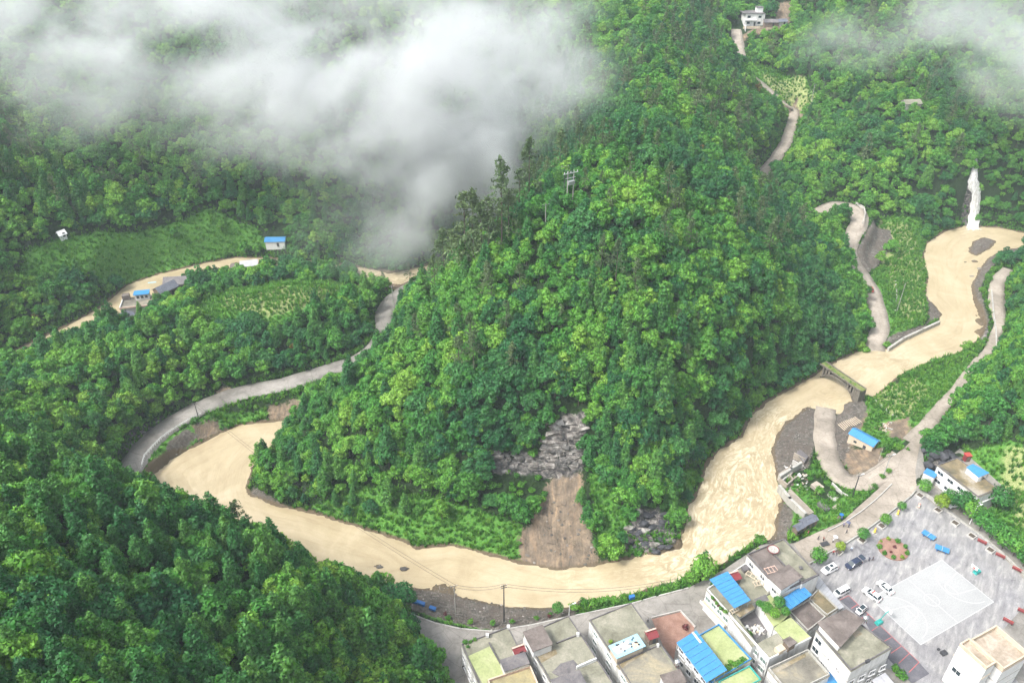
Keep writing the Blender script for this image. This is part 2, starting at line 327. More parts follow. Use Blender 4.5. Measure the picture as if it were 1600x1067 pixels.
# ------------------------------------------------------------------ kinds of ground, outlines traced on the terrain
REG = {
 'gravel': [GL([(600,900),(640,912),(690,918),(780,942),(850,947),(905,935),(900,965),(830,975),(770,985),(690,968),(640,950),(590,925)]),
   GL([(1200,700),(1220,662),(1255,638),(1278,628),(1276,650),(1272,700),(1262,730),(1225,745),(1208,742)]), GL([(1302,660),(1312,634),(1345,622),(1355,640),(1330,690),(1320,720),(1300,710)]),
   GL([(1335,440),(1332,400),(1345,380),(1365,345),(1390,360),(1397,380),(1380,405),(1350,435)]), GL([(1358,548),(1400,520),(1445,508),(1470,495),(1466,478),(1445,460),(1452,500),(1430,530)]),
   GL([(1510,475),(1518,440),(1530,420),(1560,388),(1600,382),(1600,400),(1560,405),(1540,430),(1530,455),(1545,500),(1540,530),(1528,500)]), GL([(260,720),(300,690),(310,680),(290,670),(262,690)]),
   GL([(385,790),(395,760),(445,790),(475,806)]), GL([(1185,840),(1205,840),(1216,800),(1224,780),(1240,800),(1230,850),(1200,862)]), ISLANDS[0], ISLANDS[1], ISLANDS[2], ISLANDS[3], ISLANDS[4]],
 'soil': [GL([(860,742),(908,736),(912,760),(906,790),(922,825),(928,850),(938,886),(870,894),(813,886),(808,838),(830,818),(838,795),(852,770)]), GL([(1300,660),(1360,640),(1330,700),(1380,700),(1375,740),(1330,742),(1305,700)]), GL([(415,635),(470,620),(470,650),(420,655)]), GL([(300,665),(335,655),(345,675),(310,688)]),
   GL([(1375,660),(1420,650),(1425,680),(1395,690)]), GL([(1150,105),(1165,60),(1230,45),(1245,0),(1200,0),(1215,35),(1180,45),(1150,60)]), GL([(1220,165),(1245,155),(1275,160),(1270,175),(1240,180)]), GL([(335,610),(360,603),(370,612),(340,622)]), GL([(560,420),(640,430),(640,455),(560,450)])],
 'rock': [GL([(765,735),(770,710),(850,700),(865,655),(880,645),(925,640),(915,660),(912,735),(890,745),(855,745)]), GL([(975,860),(985,800),(1030,790),(1060,850),(1020,866)]), GL([(195,700),(205,670),(250,650),(320,640),(240,690),(215,712)]),
   GL([(1440,770),(1442,725),(1500,715),(1505,735),(1480,760)]), GL([(1235,340),(1300,312),(1300,325),(1250,350)]), GL([(1509,358),(1514,262),(1528,262),(1529,356)]), GL([(1510,480),(1530,470),(1545,520),(1530,540)])],
 'grass': [GL([(420,640),(560,580),(530,600),(470,630),(400,655),(330,670),(240,720),(215,735),(250,690),(330,645)]), GL([(1345,480),(1350,440),(1400,400),(1380,340),(1440,340),(1450,400),(1445,480),(1440,505),(1390,530)]), GL([(1330,640),(1400,600),(1520,560),(1470,640),(1400,700),(1360,700)]),
   GL([(300,500),(312,470),(390,448),(480,440),(580,448),(540,480),(440,505),(360,506)]), GL([(20,442),(40,392),(150,362),(330,326),(398,355),(425,388),(370,396),(305,410),(160,440)]), GL([(1160,150),(1180,100),(1260,120),(1300,160),(1250,170)]), GL([(1530,800),(1500,700),(1600,690),(1650,900),(1600,900)]), GL([(650,955),(720,960),(900,955),(1075,900),(1080,915),(985,942),(770,985),(700,975)]),
   GL([(640,855),(700,850),(820,880),(815,820),(760,800),(560,760),(480,790)]), GL([(1215,830),(1225,740),(1290,790),(1330,770),(1400,735),(1310,818),(1260,840)]), GL([(920,740),(940,870),(985,870),(980,800),(940,740)]), GL([(1040,790),(1070,820),(1090,730),(1060,740)])],
}
DRY = [GL([(350,480),(345,465),(400,452),(480,448),(550,452),(490,478),(420,496)]), GL([(1375,345),(1420,350),(1445,400),(1440,450),(1400,460),(1375,400)]), GL([(1190,115),(1255,115),(1290,150),(1210,150)]), GL([(1570,700),(1640,690),(1640,860),(1590,820)]), GL([(1405,470),(1440,450),(1450,490),(1410,505)]), GL([(1350,620),(1430,590),(1460,610),(1430,650),(1390,650)])]
def union_sd(polys, X, Y, m=None):
    d = np.full(X.shape, 8.0)
    for P in polys:
        a = np.asarray([(p[0], p[1]) for p in P]); lo = a.min(0)-8; hi = a.max(0)+8
        k = (X > lo[0]) & (X < hi[0]) & (Y > lo[1]) & (Y < hi[1])
        if k.any(): d[k] = np.minimum(d[k], poly_sd(P, X[k], Y[k]))
    return d
SD = {k: union_sd(v, XX, YY) for k, v in REG.items()}; SD['dry'] = union_sd(DRY, XX, YY)
# rough the bare rock and step the cliff
rk = 1-sstep(-1, 2.5, SD['rock']); H += rk*(vnoise(XX, YY, 3.5, 21)*3.0+vnoise(XX, YY, 1.4, 22)*1.3)*sstep(2, 5, roadsd)
sl_ = 1-sstep(-2, .5, poly_sd(REG['soil'][0], XX, YY)); H += sl_*((vnoise(XX*3.2, YY*.45, 3, 61)*.9+vnoise(XX*2, YY*.8, 1.2, 62)*.5)*sstep(1, 5, sdR)-.5*sstep(2, 9, sdR))
vs_ = np.stack([XX.ravel(), YY.ravel(), H.ravel()], 1); nx, ny = len(GX), len(GY)
ii = (np.arange(ny-1)[:, None]*nx+np.arange(nx-1)[None, :]).ravel(); fs_ = np.stack([ii, ii+1, ii+nx+1, ii+nx], 1)

def ground_material():
    m, ns, ls = new_mat('ground'); pos = geo_pos(ns)
    n1 = noise_n(ns, ls, .35, 6, pos, .65); n2 = noise_n(ns, ls, 1.6, 5, pos, .7); n3 = noise_n(ns, ls, 5, 3, pos, .6)
    veg = ramp(ns, ls, n2, [(.3, (.010, .018, .008)), (.5, (.018, .038, .012)), (.7, (.035, .06, .018))])
    def mask(name, off=0.0, amp=3.0, sharp=2.2):
        a = ns.new('ShaderNodeAttribute'); a.attribute_name = name
        v = math_n(ns, ls, 'MULTIPLY_ADD', math_n(ns, ls, 'SUBTRACT', n1, .5), amp, c=a.outputs['Fac'])
        v = math_n(ns, ls, 'MULTIPLY_ADD', math_n(ns, ls, 'SUBTRACT', n2, .5), amp*.6, c=v)
        return math_n(ns, ls, 'MULTIPLY_ADD', v, -sharp, True, .5+off)
    grass = ramp(ns, ls, n2, [(.3, (.04, .13, .02)), (.5, (.08, .22, .035)), (.72, (.16, .30, .06))])
    col = mixc(ns, ls, mask('grass'), veg, grass)
    dry = ramp(ns, ls, n3, [(.35, (.12, .19, .05)), (.6, (.36, .38, .17))])
    col = mixc(ns, ls, mask('dry', 0, 5, .6), col, dry)
    soil = ramp(ns, ls, n1, [(.3, (.12, .10, .08)), (.5, (.19, .155, .12)), (.68, (.30, .235, .165))])
    st = ns.new('ShaderNodeMapping'); st.inputs['Scale'].default_value = (1, .12, .12); ls.new(pos, st.inputs['Vector'])
    soil = mixc(ns, ls, .6, soil, ramp(ns, ls, noise_n(ns, ls, .8, 6, st.outputs[0], .7, .8), [(.35, (.5, .48, .46)), (.5, (1, .95, .9)), (.65, (1.5, 1.25, 1.0))]), 'MULTIPLY')
    col = mixc(ns, ls, mask('soil', 0, 6, 1.6), col, soil)
    vor = ns.new('ShaderNodeTexVoronoi'); vor.inputs['Scale'].default_value = 1.3; ls.new(pos, vor.inputs['Vector'])
    vc = ns.new('ShaderNodeSeparateColor'); ls.new(vor.outputs['Color'], vc.inputs[0])
    grav = ramp(ns, ls, vc.outputs[0], [(0, (.075, .068, .06)), (.5, (.12, .11, .095)), (1, (.2, .185, .165))])
    grav = mixc(ns, ls, ramp(ns, ls, n1, [(.4, (0, 0, 0)), (.6, (1, 1, 1))]), grav, (.12, .10, .085))
    col = mixc(ns, ls, mask('gravel'), col, grav)
    rn = noise_n(ns, ls, .55, 7, pos, .7, .6)
    rock = ramp(ns, ls, rn, [(.32, (.02, .02, .022)), (.47, (.07, .066, .066)), (.57, (.2, .18, .165)), (.68, (.42, .40, .38))])
    col = mixc(ns, ls, mask('rock', 0, 3, 1.2), col, rock)
    a = ns.new('ShaderNodeAttribute'); a.attribute_name = 'shore'     # wet silt band at the water
    sh = math_n(ns, ls, 'MULTIPLY_ADD', math_n(ns, ls, 'SUBTRACT', n2, .5), 1.6, c=a.outputs['Fac'])
    sh = math_n(ns, ls, 'MULTIPLY_ADD', sh, -1.6, True, 1.9)
    col = mixc(ns, ls, sh, col, (.13, .10, .065))
    bm = math_n(ns, ls, 'ADD', n3, vor.outputs['Distance'])
    out_bsdf(ns, ls, col, .9, bm, .8, .25, .15); return m
M = {}
M['ground'] = ground_material()
me = mesh_np('ground', vs_, fs_, [M['ground']], True)
for k in ('gravel', 'soil', 'rock', 'grass', 'dry'):
    me.attributes.new(k, 'FLOAT', 'POINT').data.foreach_set('value', SD[k].ravel().astype(np.float32))
me.attributes.new('shore', 'FLOAT', 'POINT').data.foreach_set('value', np.clip(sdR, -8, 8).ravel().astype(np.float32))
tag(link('ground', me), 'wooded valley ground with banks, bare soil and gravel', None, None, 'structure')

# ------------------------------------------------------------------ muddy river
def water_material():
    m, ns, ls = new_mat('muddy_water'); pos = geo_pos(ns)
    n1 = noise_n(ns, ls, .05, 5, pos, .6, 1.5); n2 = noise_n(ns, ls, .5, 5, pos, .65, 1.0)
    col = ramp(ns, ls, n1, [(.3, (.36, .29, .18)), (.5, (.42, .345, .22)), (.7, (.49, .41, .28))])
    a = ns.new('ShaderNodeAttribute'); a.attribute_name = 'rapid'
    sh = ns.new('ShaderNodeAttribute'); sh.attribute_name = 'bank'; sp = ns.new('ShaderNodeSeparateXYZ'); ls.new(pos, sp.inputs[0]); cb = ns.new('ShaderNodeCombineXYZ')
    ls.new(math_n(ns, ls, 'MULTIPLY', sh.outputs['Fac'], .55), cb.inputs[0]); ls.new(math_n(ns, ls, 'MULTIPLY', sp.outputs[0], .06), cb.inputs[1]); ls.new(math_n(ns, ls, 'MULTIPLY', sp.outputs[1], .06), cb.inputs[2])
    fl = noise_n(ns, ls, 1.0, 6, cb.outputs[0], .65, .5)
    col = mixc(ns, ls, .5, col, ramp(ns, ls, fl, [(.32, (.78, .74, .68)), (.5, (1, 1, 1)), (.68, (1.12, 1.13, 1.15))]), 'MULTIPLY')
    cb2 = ns.new('ShaderNodeCombineXYZ'); ls.new(math_n(ns, ls, 'MULTIPLY', sh.outputs['Fac'], .75), cb2.inputs[0]); ls.new(math_n(ns, ls, 'MULTIPLY', sp.outputs[0], .22), cb2.inputs[1]); ls.new(math_n(ns, ls, 'MULTIPLY', sp.outputs[1], .22), cb2.inputs[2])
    st = noise_n(ns, ls, 1.0, 8, cb2.outputs[0], .68, 1.3)
    foam = math_n(ns, ls, 'MULTIPLY', a.outputs['Fac'], ramp(ns, ls, st, [(.47, (0, 0, 0)), (.62, (1, 1, 1))]))
    col = mixc(ns, ls, foam, col, (.80, .72, .54))
    dk = math_n(ns, ls, 'MULTIPLY', a.outputs['Fac'], ramp(ns, ls, n2, [(.35, (1, 1, 1)), (.5, (0, 0, 0))]))
    col = mixc(ns, ls, math_n(ns, ls, 'MULTIPLY', dk, .6), col, (.30, .22, .11))
    col = mixc(ns, ls, .12, col, ramp(ns, ls, n2, [(.3, (.6, .6, .6)), (.7, (1.25, 1.25, 1.25))]), 'MULTIPLY')
    hgt = math_n(ns, ls, 'MULTIPLY_ADD', st, a.outputs['Fac'], c=math_n(ns, ls, 'MULTIPLY_ADD', n2, .2, c=math_n(ns, ls, 'MULTIPLY', fl, .5)))
    out_bsdf(ns, ls, col, .3, hgt, .7, .6, .4); return m
M['water'] = water_material()
def river_mesh():
    pad = 3.0; k = (np.minimum(sdA, sdB) < pad)
    idx = -np.ones(XX.size, int); cells = k[:-1, :-1] | k[1:, :-1] | k[:-1, 1:] | k[1:, 1:]
    f = fs_[cells.ravel()]; used = np.unique(f); idx[used] = np.arange(len(used)); X = XX.ravel()[used]; Y = YY.ravel()[used]
    rapid = np.zeros(len(X))
    for (px, py, r) in ((1150,770,17),(1110,830,16),(1180,720,12),(1075,870,14),(1170,800,14),(1130,860,10),(1090,860,9),(1215,660,10),(590,440,16)):
        c = U(px, py); rapid = np.maximum(rapid, np.exp(-((X-c[0])**2+(Y-c[1])**2)/(r*r)))
    for (px, py, r) in ((1345,575,8),(1310,620,6),(1290,640,5),(1520,362,9),(1000,880,10),(900,900,8),(1400,560,10)):
        c = U(px, py); rapid = np.maximum(rapid, .35*np.exp(-((X-c[0])**2+(Y-c[1])**2)/(r*r)))
    rapid = rapid*.72; Z = .6*(vnoise(X, Y, 3.4, 31)*1.0+vnoise(X, Y, 1.5, 32)*.5)*rapid
    ma = mesh_np('river', np.stack([X, Y, Z], 1), idx[f], [M['water']], True)
    ma.attributes.new('bank', 'FLOAT', 'POINT').data.foreach_set('value', np.minimum(sdA, sdB).ravel()[used].astype(np.float32)); ma.attributes.new('rapid', 'FLOAT', 'POINT').data.foreach_set('value', rapid.astype(np.float32)); return ma
tag(link('river', river_mesh()), 'muddy yellow flood river winding round the hill', None, None, 'structure')

# ------------------------------------------------------------------ roads and paved ground
def road_mat(name, c0, c1, c2, rough):
    m, ns, ls = new_mat(name); p = geo_pos(ns); f = noise_n(ns, ls, .1, 6, p, .68); g = noise_n(ns, ls, .9, 6, p, .7, .8); h = noise_n(ns, ls, 4, 3, p)
    col = ramp(ns, ls, f, [(.32, c0), (.5, c1), (.66, c2)]); col = mixc(ns, ls, .55, col, ramp(ns, ls, g, [(.32, (.6, .57, .53)), (.5, (1, 1, 1)), (.66, (1.15, 1.14, 1.12))]), 'MULTIPLY')
    v = ns.new('ShaderNodeTexVoronoi'); v.feature = 'DISTANCE_TO_EDGE'; v.inputs['Scale'].default_value = .16; ls.new(p, v.inputs['Vector'])
    col = mixc(ns, ls, .5, col, ramp(ns, ls, v.outputs['Distance'], [(0, (.5, .48, .45)), (.018, (1, 1, 1))]), 'MULTIPLY')
    out_bsdf(ns, ls, col, ramp(ns, ls, f, [(.4, (rough-.35,)*3), (.6, (rough,)*3)]), h, .15, .05, .35); return m
M['concrete'] = road_mat('old_concrete', (.22, .19, .155), (.32, .28, .235), (.41, .36, .305), .9)
M['asphalt'] = road_mat('wet_asphalt', (.15, .14, .125), (.24, .225, .205), (.31, .29, .265), .75)
M['kerb'] = mat_noise('kerb_concrete', (.34, .33, .31), (.55, .53, .5), .8, .85, .2, 4)
def ribbon(name, L, mat, lift=.03, kerb=True, label=''):
    V = []; n = len(L); E = []
    for i, p in enumerate(L):
        a = L[max(i-1, 0)]; b = L[min(i+1, n-1)]; d = Vector((b[0]-a[0], b[1]-a[1])).normalized(); nn = (-d.y, d.x); hw = p[3]
        jl = hw+.18*math.sin(i*1.7)+.12*math.sin(i*.6); jr = hw+.15*math.sin(i*1.1+2)
        row = [(p[0]+nn[0]*s, p[1]+nn[1]*s, p[2]+lift) for s in (-jr, -hw/3, hw/3, jl)]
        V += [(row[0][0], row[0][1], p[2]-.8)]+row+[(row[3][0], row[3][1], p[2]-.8)]
    Fq = [(i*6+j, (i+1)*6+j, (i+1)*6+j+1, i*6+j+1) for i in range(n-1) for j in range(5)]
    return tag(link(name, mesh_np(name, V, [q[::-1] for q in Fq], [mat])), label, None, None, 'structure')
ribbon('road', ROADL['road'], M['concrete'], label='pale concrete mountain road climbing beside the river')
ribbon('valley_road', ROADL['valley_road'], M['asphalt'], label='grey curved valley road round the muddy bend')
ribbon('far_track', ROADL['far_track'], M['concrete'], label='narrow concrete track along the right bank')
ribbon('ford_road', ROADL['ford_road'], M['concrete'], .045, label='concrete road running down into the flooded ford')
# ------------------------------------------------------------------ vegetation
def leaf_material(name, c0, c1, c2, patch=.02, trans=.3):
    m, ns, ls = new_mat(name); g = ns.new('ShaderNodeNewGeometry'); oi = ns.new('ShaderNodeObjectInfo')
    big = noise_n(ns, ls, patch, 3, g.outputs['Position'], .6)
    fine = noise_n(ns, ls, .55, 3, g.outputs['Position'], .6)
    f = math_n(ns, ls, 'MULTIPLY_ADD', oi.outputs['Random'], .42, c=math_n(ns, ls, 'MULTIPLY', big, .42)); f = math_n(ns, ls, 'MULTIPLY_ADD', fine, .5, c=math_n(ns, ls, 'SUBTRACT', f, .12))
    col = ramp(ns, ls, f, [(.18, c0), (.5, c1), (.86, c2)])
    v = math_n(ns, ls, 'MULTIPLY_ADD', g.outputs['Random Per Island'], 1.0, c=.5)
    vm = ns.new('ShaderNodeVectorMath'); vm.operation = 'SCALE'; ls.new(col, vm.inputs[0]); ls.new(v, vm.inputs['Scale'])
    d = ns.new('ShaderNodeBsdfPrincipled'); d.inputs['Roughness'].default_value = .55; d.inputs['Specular IOR Level'].default_value = .25
    ls.new(vm.outputs[0], d.inputs['Base Color'])
    t = ns.new('ShaderNodeBsdfTranslucent'); ls.new(mixc(ns, ls, 1.0, vm.outputs[0], (1.25, 1.15, .45), 'MULTIPLY'), t.inputs['Color'])
    mx = ns.new('ShaderNodeMixShader'); mx.inputs[0].default_value = trans; o = ns.new('ShaderNodeOutputMaterial')
    ls.new(d.outputs[0], mx.inputs[1]); ls.new(t.outputs[0], mx.inputs[2]); ls.new(mx.outputs[0], o.inputs[0]); return m
M['leaf'] = leaf_material('broad_leaves', (.022, .115, .032), (.062, .225, .035), (.18, .38, .045))
M['leaf_fir'] = leaf_material('fir_sprays', (.016, .095, .038), (.045, .175, .04), (.13, .30, .05))
M['leaf_pale'] = leaf_material('pale_leaves', (.045, .18, .03), (.11, .30, .04), (.25, .43, .06)); M['leaf_deep'] = leaf_material('deep_leaves', (.014, .09, .036), (.032, .145, .045), (.08, .24, .055)); M['leaf_dry'] = leaf_material('reddish_leaves', (.10, .09, .03), (.2, .16, .05), (.3, .2, .08))
M['leaf_pine'] = leaf_material('pine_needles', (.06, .11, .05), (.10, .16, .07), (.14, .2, .09))
M['leaf_bush'] = leaf_material('bush_leaves', (.03, .13, .02), (.075, .23, .025), (.16, .34, .04))
M['leaf_lime'] = leaf_material('yellow_green_leaves', (.16, .26, .02), (.2, .32, .03), (.26, .36, .04))
M['leaf_red'] = leaf_material('dark_red_leaves', (.09, .02, .03), (.12, .03, .035), (.16, .05, .05))
M['bark'] = mat_noise('bark', (.06, .045, .035), (.12, .10, .08), 3, .9, .4)
def leaf_quads(P, Nn, S, r, asp=1.0):
    n = len(P); Nn = Nn/np.maximum(np.linalg.norm(Nn, axis=1, keepdims=True), 1e-6)
    a = r.normal(size=(n, 3)); t = a-Nn*(a*Nn).sum(1, keepdims=True); t /= np.linalg.norm(t, axis=1, keepdims=True); b = np.cross(Nn, t)
    S = S[:, None]; fold = Nn*S*.28
    V = np.stack([P-t*S*asp, P-b*S*.6+fold*-1, P+t*S*asp, P+b*S*.6-fold], 1).reshape(-1, 3)
    return V, np.arange(4*n).reshape(-1, 4)
def crown_mesh(name, lobes, per, size, seed, mat, up=.35, squash=.8, inner=.25):
    r = np.random.default_rng(seed); Ps = []; Ns = []; Ss = []
    for (cx, cy, cz, rad) in lobes:
        k = max(12, int(per*rad*rad)); d = r.normal(size=(k, 3)); d[:, 2] = d[:, 2]*.9+up*.6; d /= np.linalg.norm(d, axis=1, keepdims=True)
        rr = rad*(1-inner*r.random(k)**1.5)*(1+.16*np.sin(d[:, 0]*7+seed)*np.cos(d[:, 1]*6))
        p = d*rr[:, None]*np.array([1, 1, squash])+np.array([cx, cy, cz]); nn = d+r.normal(size=(k, 3))*.45+np.array([0, 0, up])
        Ps.append(p); Ns.append(nn); Ss.append(size*(.6+.8*r.random(k)))
    V, Fq = leaf_quads(np.concatenate(Ps), np.concatenate(Ns), np.concatenate(Ss), r)
    return mesh_np(name, V, Fq, [mat])
def broad_crown(seed, mat, w=3.0, h=5.5, n=11, per=95, size=.27):
    r = random.Random(seed); lobes = [(0, 0, h*.55, w*.55)]
    for i in range(n):
        a = i*2.4+r.random()*.8; q = math.sqrt((i+.5)/n); z = h*(.88-.45*q*q)+r.uniform(-.5, .55)
        lobes.append((math.cos(a)*w*.8*q, math.sin(a)*w*.8*q, z, w*r.uniform(.2, .38)))
    return crown_mesh('crown', lobes, per, size, seed, mat)
def fir_crown(seed, mat, h=10.5, w=2.3, per=95, size=.24):
    r = random.Random(seed); lobes = []; z = h
    lv = 8
    for i in range(lv):
        f = i/(lv-1); z = h*(.97-.68*f); rad = w*(.12+.88*f**.8); k = 1 if i == 0 else 3+i//2
        for j in range(k):
            a = j*2*math.pi/k+i*1.1+r.random()*.6; q = 0 if i == 0 else rad*.68*r.uniform(.75, 1.15)
            lobes.append((math.cos(a)*q, math.sin(a)*q, z+r.uniform(-.35, .35), .48+.42*f*r.uniform(.8, 1.25)))
    lobes += [(0, 0, h*.55, w*.55), (0, 0, h*.75, w*.35), (0, 0, h*.38, w*.7)]
    return crown_mesh('crown', lobes, per, size, seed, mat, up=.55, squash=.9)
def pine_crown(seed, mat, h=15):
    r = np.random.default_rng(seed); P = []; Nn = []; S = []
    for i in range(46):
        f = r.random(); z = h*(.30+.69*f); L = (1-f)*3.2+.5; a = r.random()*6.283
        for j in range(int(10+14*(1-f))):
            q = L*(.25+.75*r.random()); P.append((math.cos(a)*q+r.normal()*.22, math.sin(a)*q+r.normal()*.22, z+q*.12-.05*q*q+r.normal()*.16)); Nn.append(r.normal(size=3)+[0, 0, .6]); S.append(.15+.17*r.random())
    V, Fq = leaf_quads(np.array(P), np.array(Nn), np.array(S), r, 1.5); return mesh_np('crown', V, Fq, [mat])
def trunk_mesh(h, r0, seed, branches=4):
    m = MB(); r = random.Random(seed); m.tube([(0, 0, -1.2), (r.uniform(-.1, .1), r.uniform(-.1, .1), h*.45), (0, 0, h)], r0, 6, r0*.35)
    for i in range(branches):
        a = i*2.3+r.random(); z = h*r.uniform(.45, .8); L = h*.34
        m.tube([(0, 0, z), (math.cos(a)*L, math.sin(a)*L, z+L*.75)], r0*.4, 4, r0*.12)
    return m.mesh('trunk', M['bark'])
def bush_mesh(seed, mat, w=1.2, n=5, size=.22, per=90):
    r = random.Random(seed); lobes = [(0, 0, w*.5, w*.75)]
    for i in range(n):
        a = i*2.4+r.random(); q = w*.62*r.random()**.5; lobes.append((math.cos(a)*q, math.sin(a)*q, w*r.uniform(.45, .95), w*r.uniform(.35, .55)))
    return crown_mesh('foliage', lobes, per, size, seed, mat)
def tuft_mesh(seed, mat, h=1.0, n=26, w=.5):
    r = np.random.default_rng(seed); V = []; Fq = []
    for i in range(n):
        a = r.random()*6.283; b = r.random()*6.283; q = w*r.random(); x, y = math.cos(a)*q, math.sin(a)*q; L = h*(.5+.7*r.random()); o = L*(.2+.5*r.random()); s = .05+.05*r.random()
        dx, dy = math.cos(b), math.sin(b); k = len(V)
        V += [(x-dy*s, y+dx*s, 0), (x+dy*s, y-dx*s, 0), (x+dx*o*.4+dy*s, y+dy*o*.4-dx*s, L*.65), (x+dx*o*.4-dy*s, y+dy*o*.4+dx*s, L*.65), (x+dx*o+dy*s*.2, y+dy*o, L*.9), (x+dx*o-dy*s*.2, y+dy*o, L*.88)]
        Fq += [(k, k+1, k+2, k+3), (k+3, k+2, k+4, k+5)]
    return mesh_np('blades', V, Fq, [mat])
BROAD = [broad_crown(10+i, M['leaf'], w=2.7+.3*(i % 3), h=5.2+.5*(i % 4), n=12+i % 4) for i in range(6)]
BROAD += [broad_crown(20, M['leaf_pale'], 3.3, 5.0, 15), broad_crown(21, M['leaf_pale'], 2.2, 6.4, 12), broad_crown(22, M['leaf_deep'], 3.6, 5.2, 17), broad_crown(23, M['leaf_deep'], 2.4, 7.0, 13), broad_crown(24, M['leaf_dry'], 1.6, 3.6, 8)]
FIR = [fir_crown(30+i, M['leaf_fir'], h=9.5+i*.7, w=2.1+.15*i) for i in range(4)]
PINE = [pine_crown(50+i, M['leaf_pine'], 13+i*1.2) for i in range(3)]
BUSH = [bush_mesh(70+i, M['leaf_bush'], 1.1+.15*i) for i in range(4)]
TUFT = [tuft_mesh(90+i, M['leaf_bush'], 1.0+.3*i) for i in range(3)]
TR_B = [trunk_mesh(3.8, .16, 3+i) for i in range(2)]; TR_F = trunk_mesh(8.5, .16, 5, 0); TR_P = trunk_mesh(13, .17, 6, 0)

# visibility: horizon march along the sight line
def visible(P, h):
    x, y, z = P[:, 0], P[:, 1], P[:, 2]+h; out = np.ones(len(P), bool)
    for f in np.linspace(.35, .985, 60):
        zz = CAM_H+(z-CAM_H)*f; out &= zz > bil(H, x*f, y*f)+1.0
    return out
# candidate sites
def sites(step, jit, ymax=560):
    xs = np.arange(-380, 380, step); ys = np.arange(52, ymax, step); X, Y = np.meshgrid(xs, ys); X = X.ravel()+rng.uniform(-jit, jit, X.size); Y = Y.ravel()+rng.uniform(-jit, jit, Y.size)
    k = np.abs(X) < .82*np.hypot(Y, 150)+18; return X[k], Y[k]
FOOT = GL([(1440,748),(1465,722),(1495,712),(1578,760),(1522,802),(1440,775)])
FIELD = GL([(300,500),(312,470),(390,448),(480,440),(580,448),(540,480),(440,505),(360,506)]), GL([(20,442),(40,392),(150,362),(330,326),(398,355),(425,388),(370,396),(305,410),(160,440)]), GL([(1190,120),(1260,120),(1300,160),(1200,140)]), GL([(1560,690),(1640,690),(1640,870),(1540,800),(1500,720)])
def clear_of(X, Y, m_road=1.6, soft=False):
    ok = (bil(sdR, X, Y) > 1.2) & (bil(roadsd, X, Y) > m_road) & (poly_sd(VILLAGE, X, Y) > 1.5) & (poly_sd(FOOT, X, Y) > 0)
    for k, d in (('gravel', .5), ('soil', -.5), ('rock', -.2)): ok &= bil(SD[k], X, Y) > d
    return ok
OPEN = [(*G(px, py)[:2], r_) for px, py, r_ in ((1348,688,9),(1177,42,11),(1203,44,8),(1221,40,5),(1420,170,3),(432,385,7),(432,396,7),(97,372,5),(392,428,5),(376,430,5),(283,458,6),(262,468,6),(240,452,3),(222,488,9),(232,500,8),(200,505,5),(205,514,4),(1262,815,6),(1240,745,6),(1250,800,4),(1448,735,4),(1235,790,8),(606,500,5),(890,320,4),(893,340,3.5),(852,356,2.5),(1361,452,6),(1356,440,5),(1366,465,5))]
def gn_scatter(name, label, meshes, P, S, Rz, idx, tilt=None, mat=None):
    """one object whose instances stand at the given points: the wood that nobody could count"""
    me = bpy.data.meshes.new(name); me.vertices.add(len(P)); me.vertices.foreach_set('co', np.asarray(P, np.float32).ravel())
    a = me.attributes.new('s', 'FLOAT_VECTOR', 'POINT'); a.data.foreach_set('vector', np.asarray(S, np.float32).ravel())
    a = me.attributes.new('r', 'FLOAT_VECTOR', 'POINT'); Rv = np.zeros((len(P), 3), np.float32); Rv[:, 2] = Rz
    if tilt is not None: Rv[:, :2] = tilt
    a.data.foreach_set('vector', Rv.ravel())
    a = me.attributes.new('k', 'INT', 'POINT'); a.data.foreach_set('value', np.asarray(idx, np.int32))
    ob = link(name, me); ng = bpy.data.node_groups.new(name, 'GeometryNodeTree')
    ng.interface.new_socket('Geometry', in_out='INPUT', socket_type='NodeSocketGeometry'); ng.interface.new_socket('Geometry', in_out='OUTPUT', socket_type='NodeSocketGeometry')
    ns, ls = ng.nodes, ng.links; gi = ns.new('NodeGroupInput'); go = ns.new('NodeGroupOutput'); jn = ns.new('GeometryNodeJoinGeometry')
    col = bpy.data.collections.new(name+'_kinds')
    for i, ms in enumerate(meshes):
        o = bpy.data.objects.new('%s_%02d' % (name, i), ms); col.objects.link(o)
    ci = ns.new('GeometryNodeCollectionInfo'); ci.inputs['Collection'].default_value = col; ci.inputs['Separate Children'].default_value = True; ci.inputs['Reset Children'].default_value = True
    ip = ns.new('GeometryNodeInstanceOnPoints'); ip.inputs['Pick Instance'].default_value = True
    def att(nm, t):
        n = ns.new('GeometryNodeInputNamedAttribute'); n.data_type = t; n.inputs['Name'].default_value = nm; return n.outputs[0]
    e2r = ns.new('FunctionNodeEulerToRotation'); ls.new(att('r', 'FLOAT_VECTOR'), e2r.inputs[0])
    ls.new(gi.outputs[0], ip.inputs['Points']); ls.new(ci.outputs[0], ip.inputs['Instance']); ls.new(att('k', 'INT'), ip.inputs['Instance Index'])
    ls.new(e2r.outputs[0], ip.inputs['Rotation']); ls.new(att('s', 'FLOAT_VECTOR'), ip.inputs['Scale']); ls.new(ip.outputs[0], go.inputs[0])
    md = ob.modifiers.new('scatter', 'NODES'); md.node_group = ng
    return tag(ob, label, None, None, 'stuff')
def joined(*ms):
    """a crown and its trunk as one mesh for the scattered wood"""
    bm = bmesh.new(); mats = []
    for m in ms:
        n0 = len(bm.faces); bm.from_mesh(m); bm.faces.ensure_lookup_table(); mats.append(m.materials[0])
        for f in bm.faces[n0:]: f.material_index = len(mats)-1
    o = bpy.data.meshes.new('tree'); bm.to_mesh(o); bm.free()
    for m in mats: o.materials.append(m)
    return o
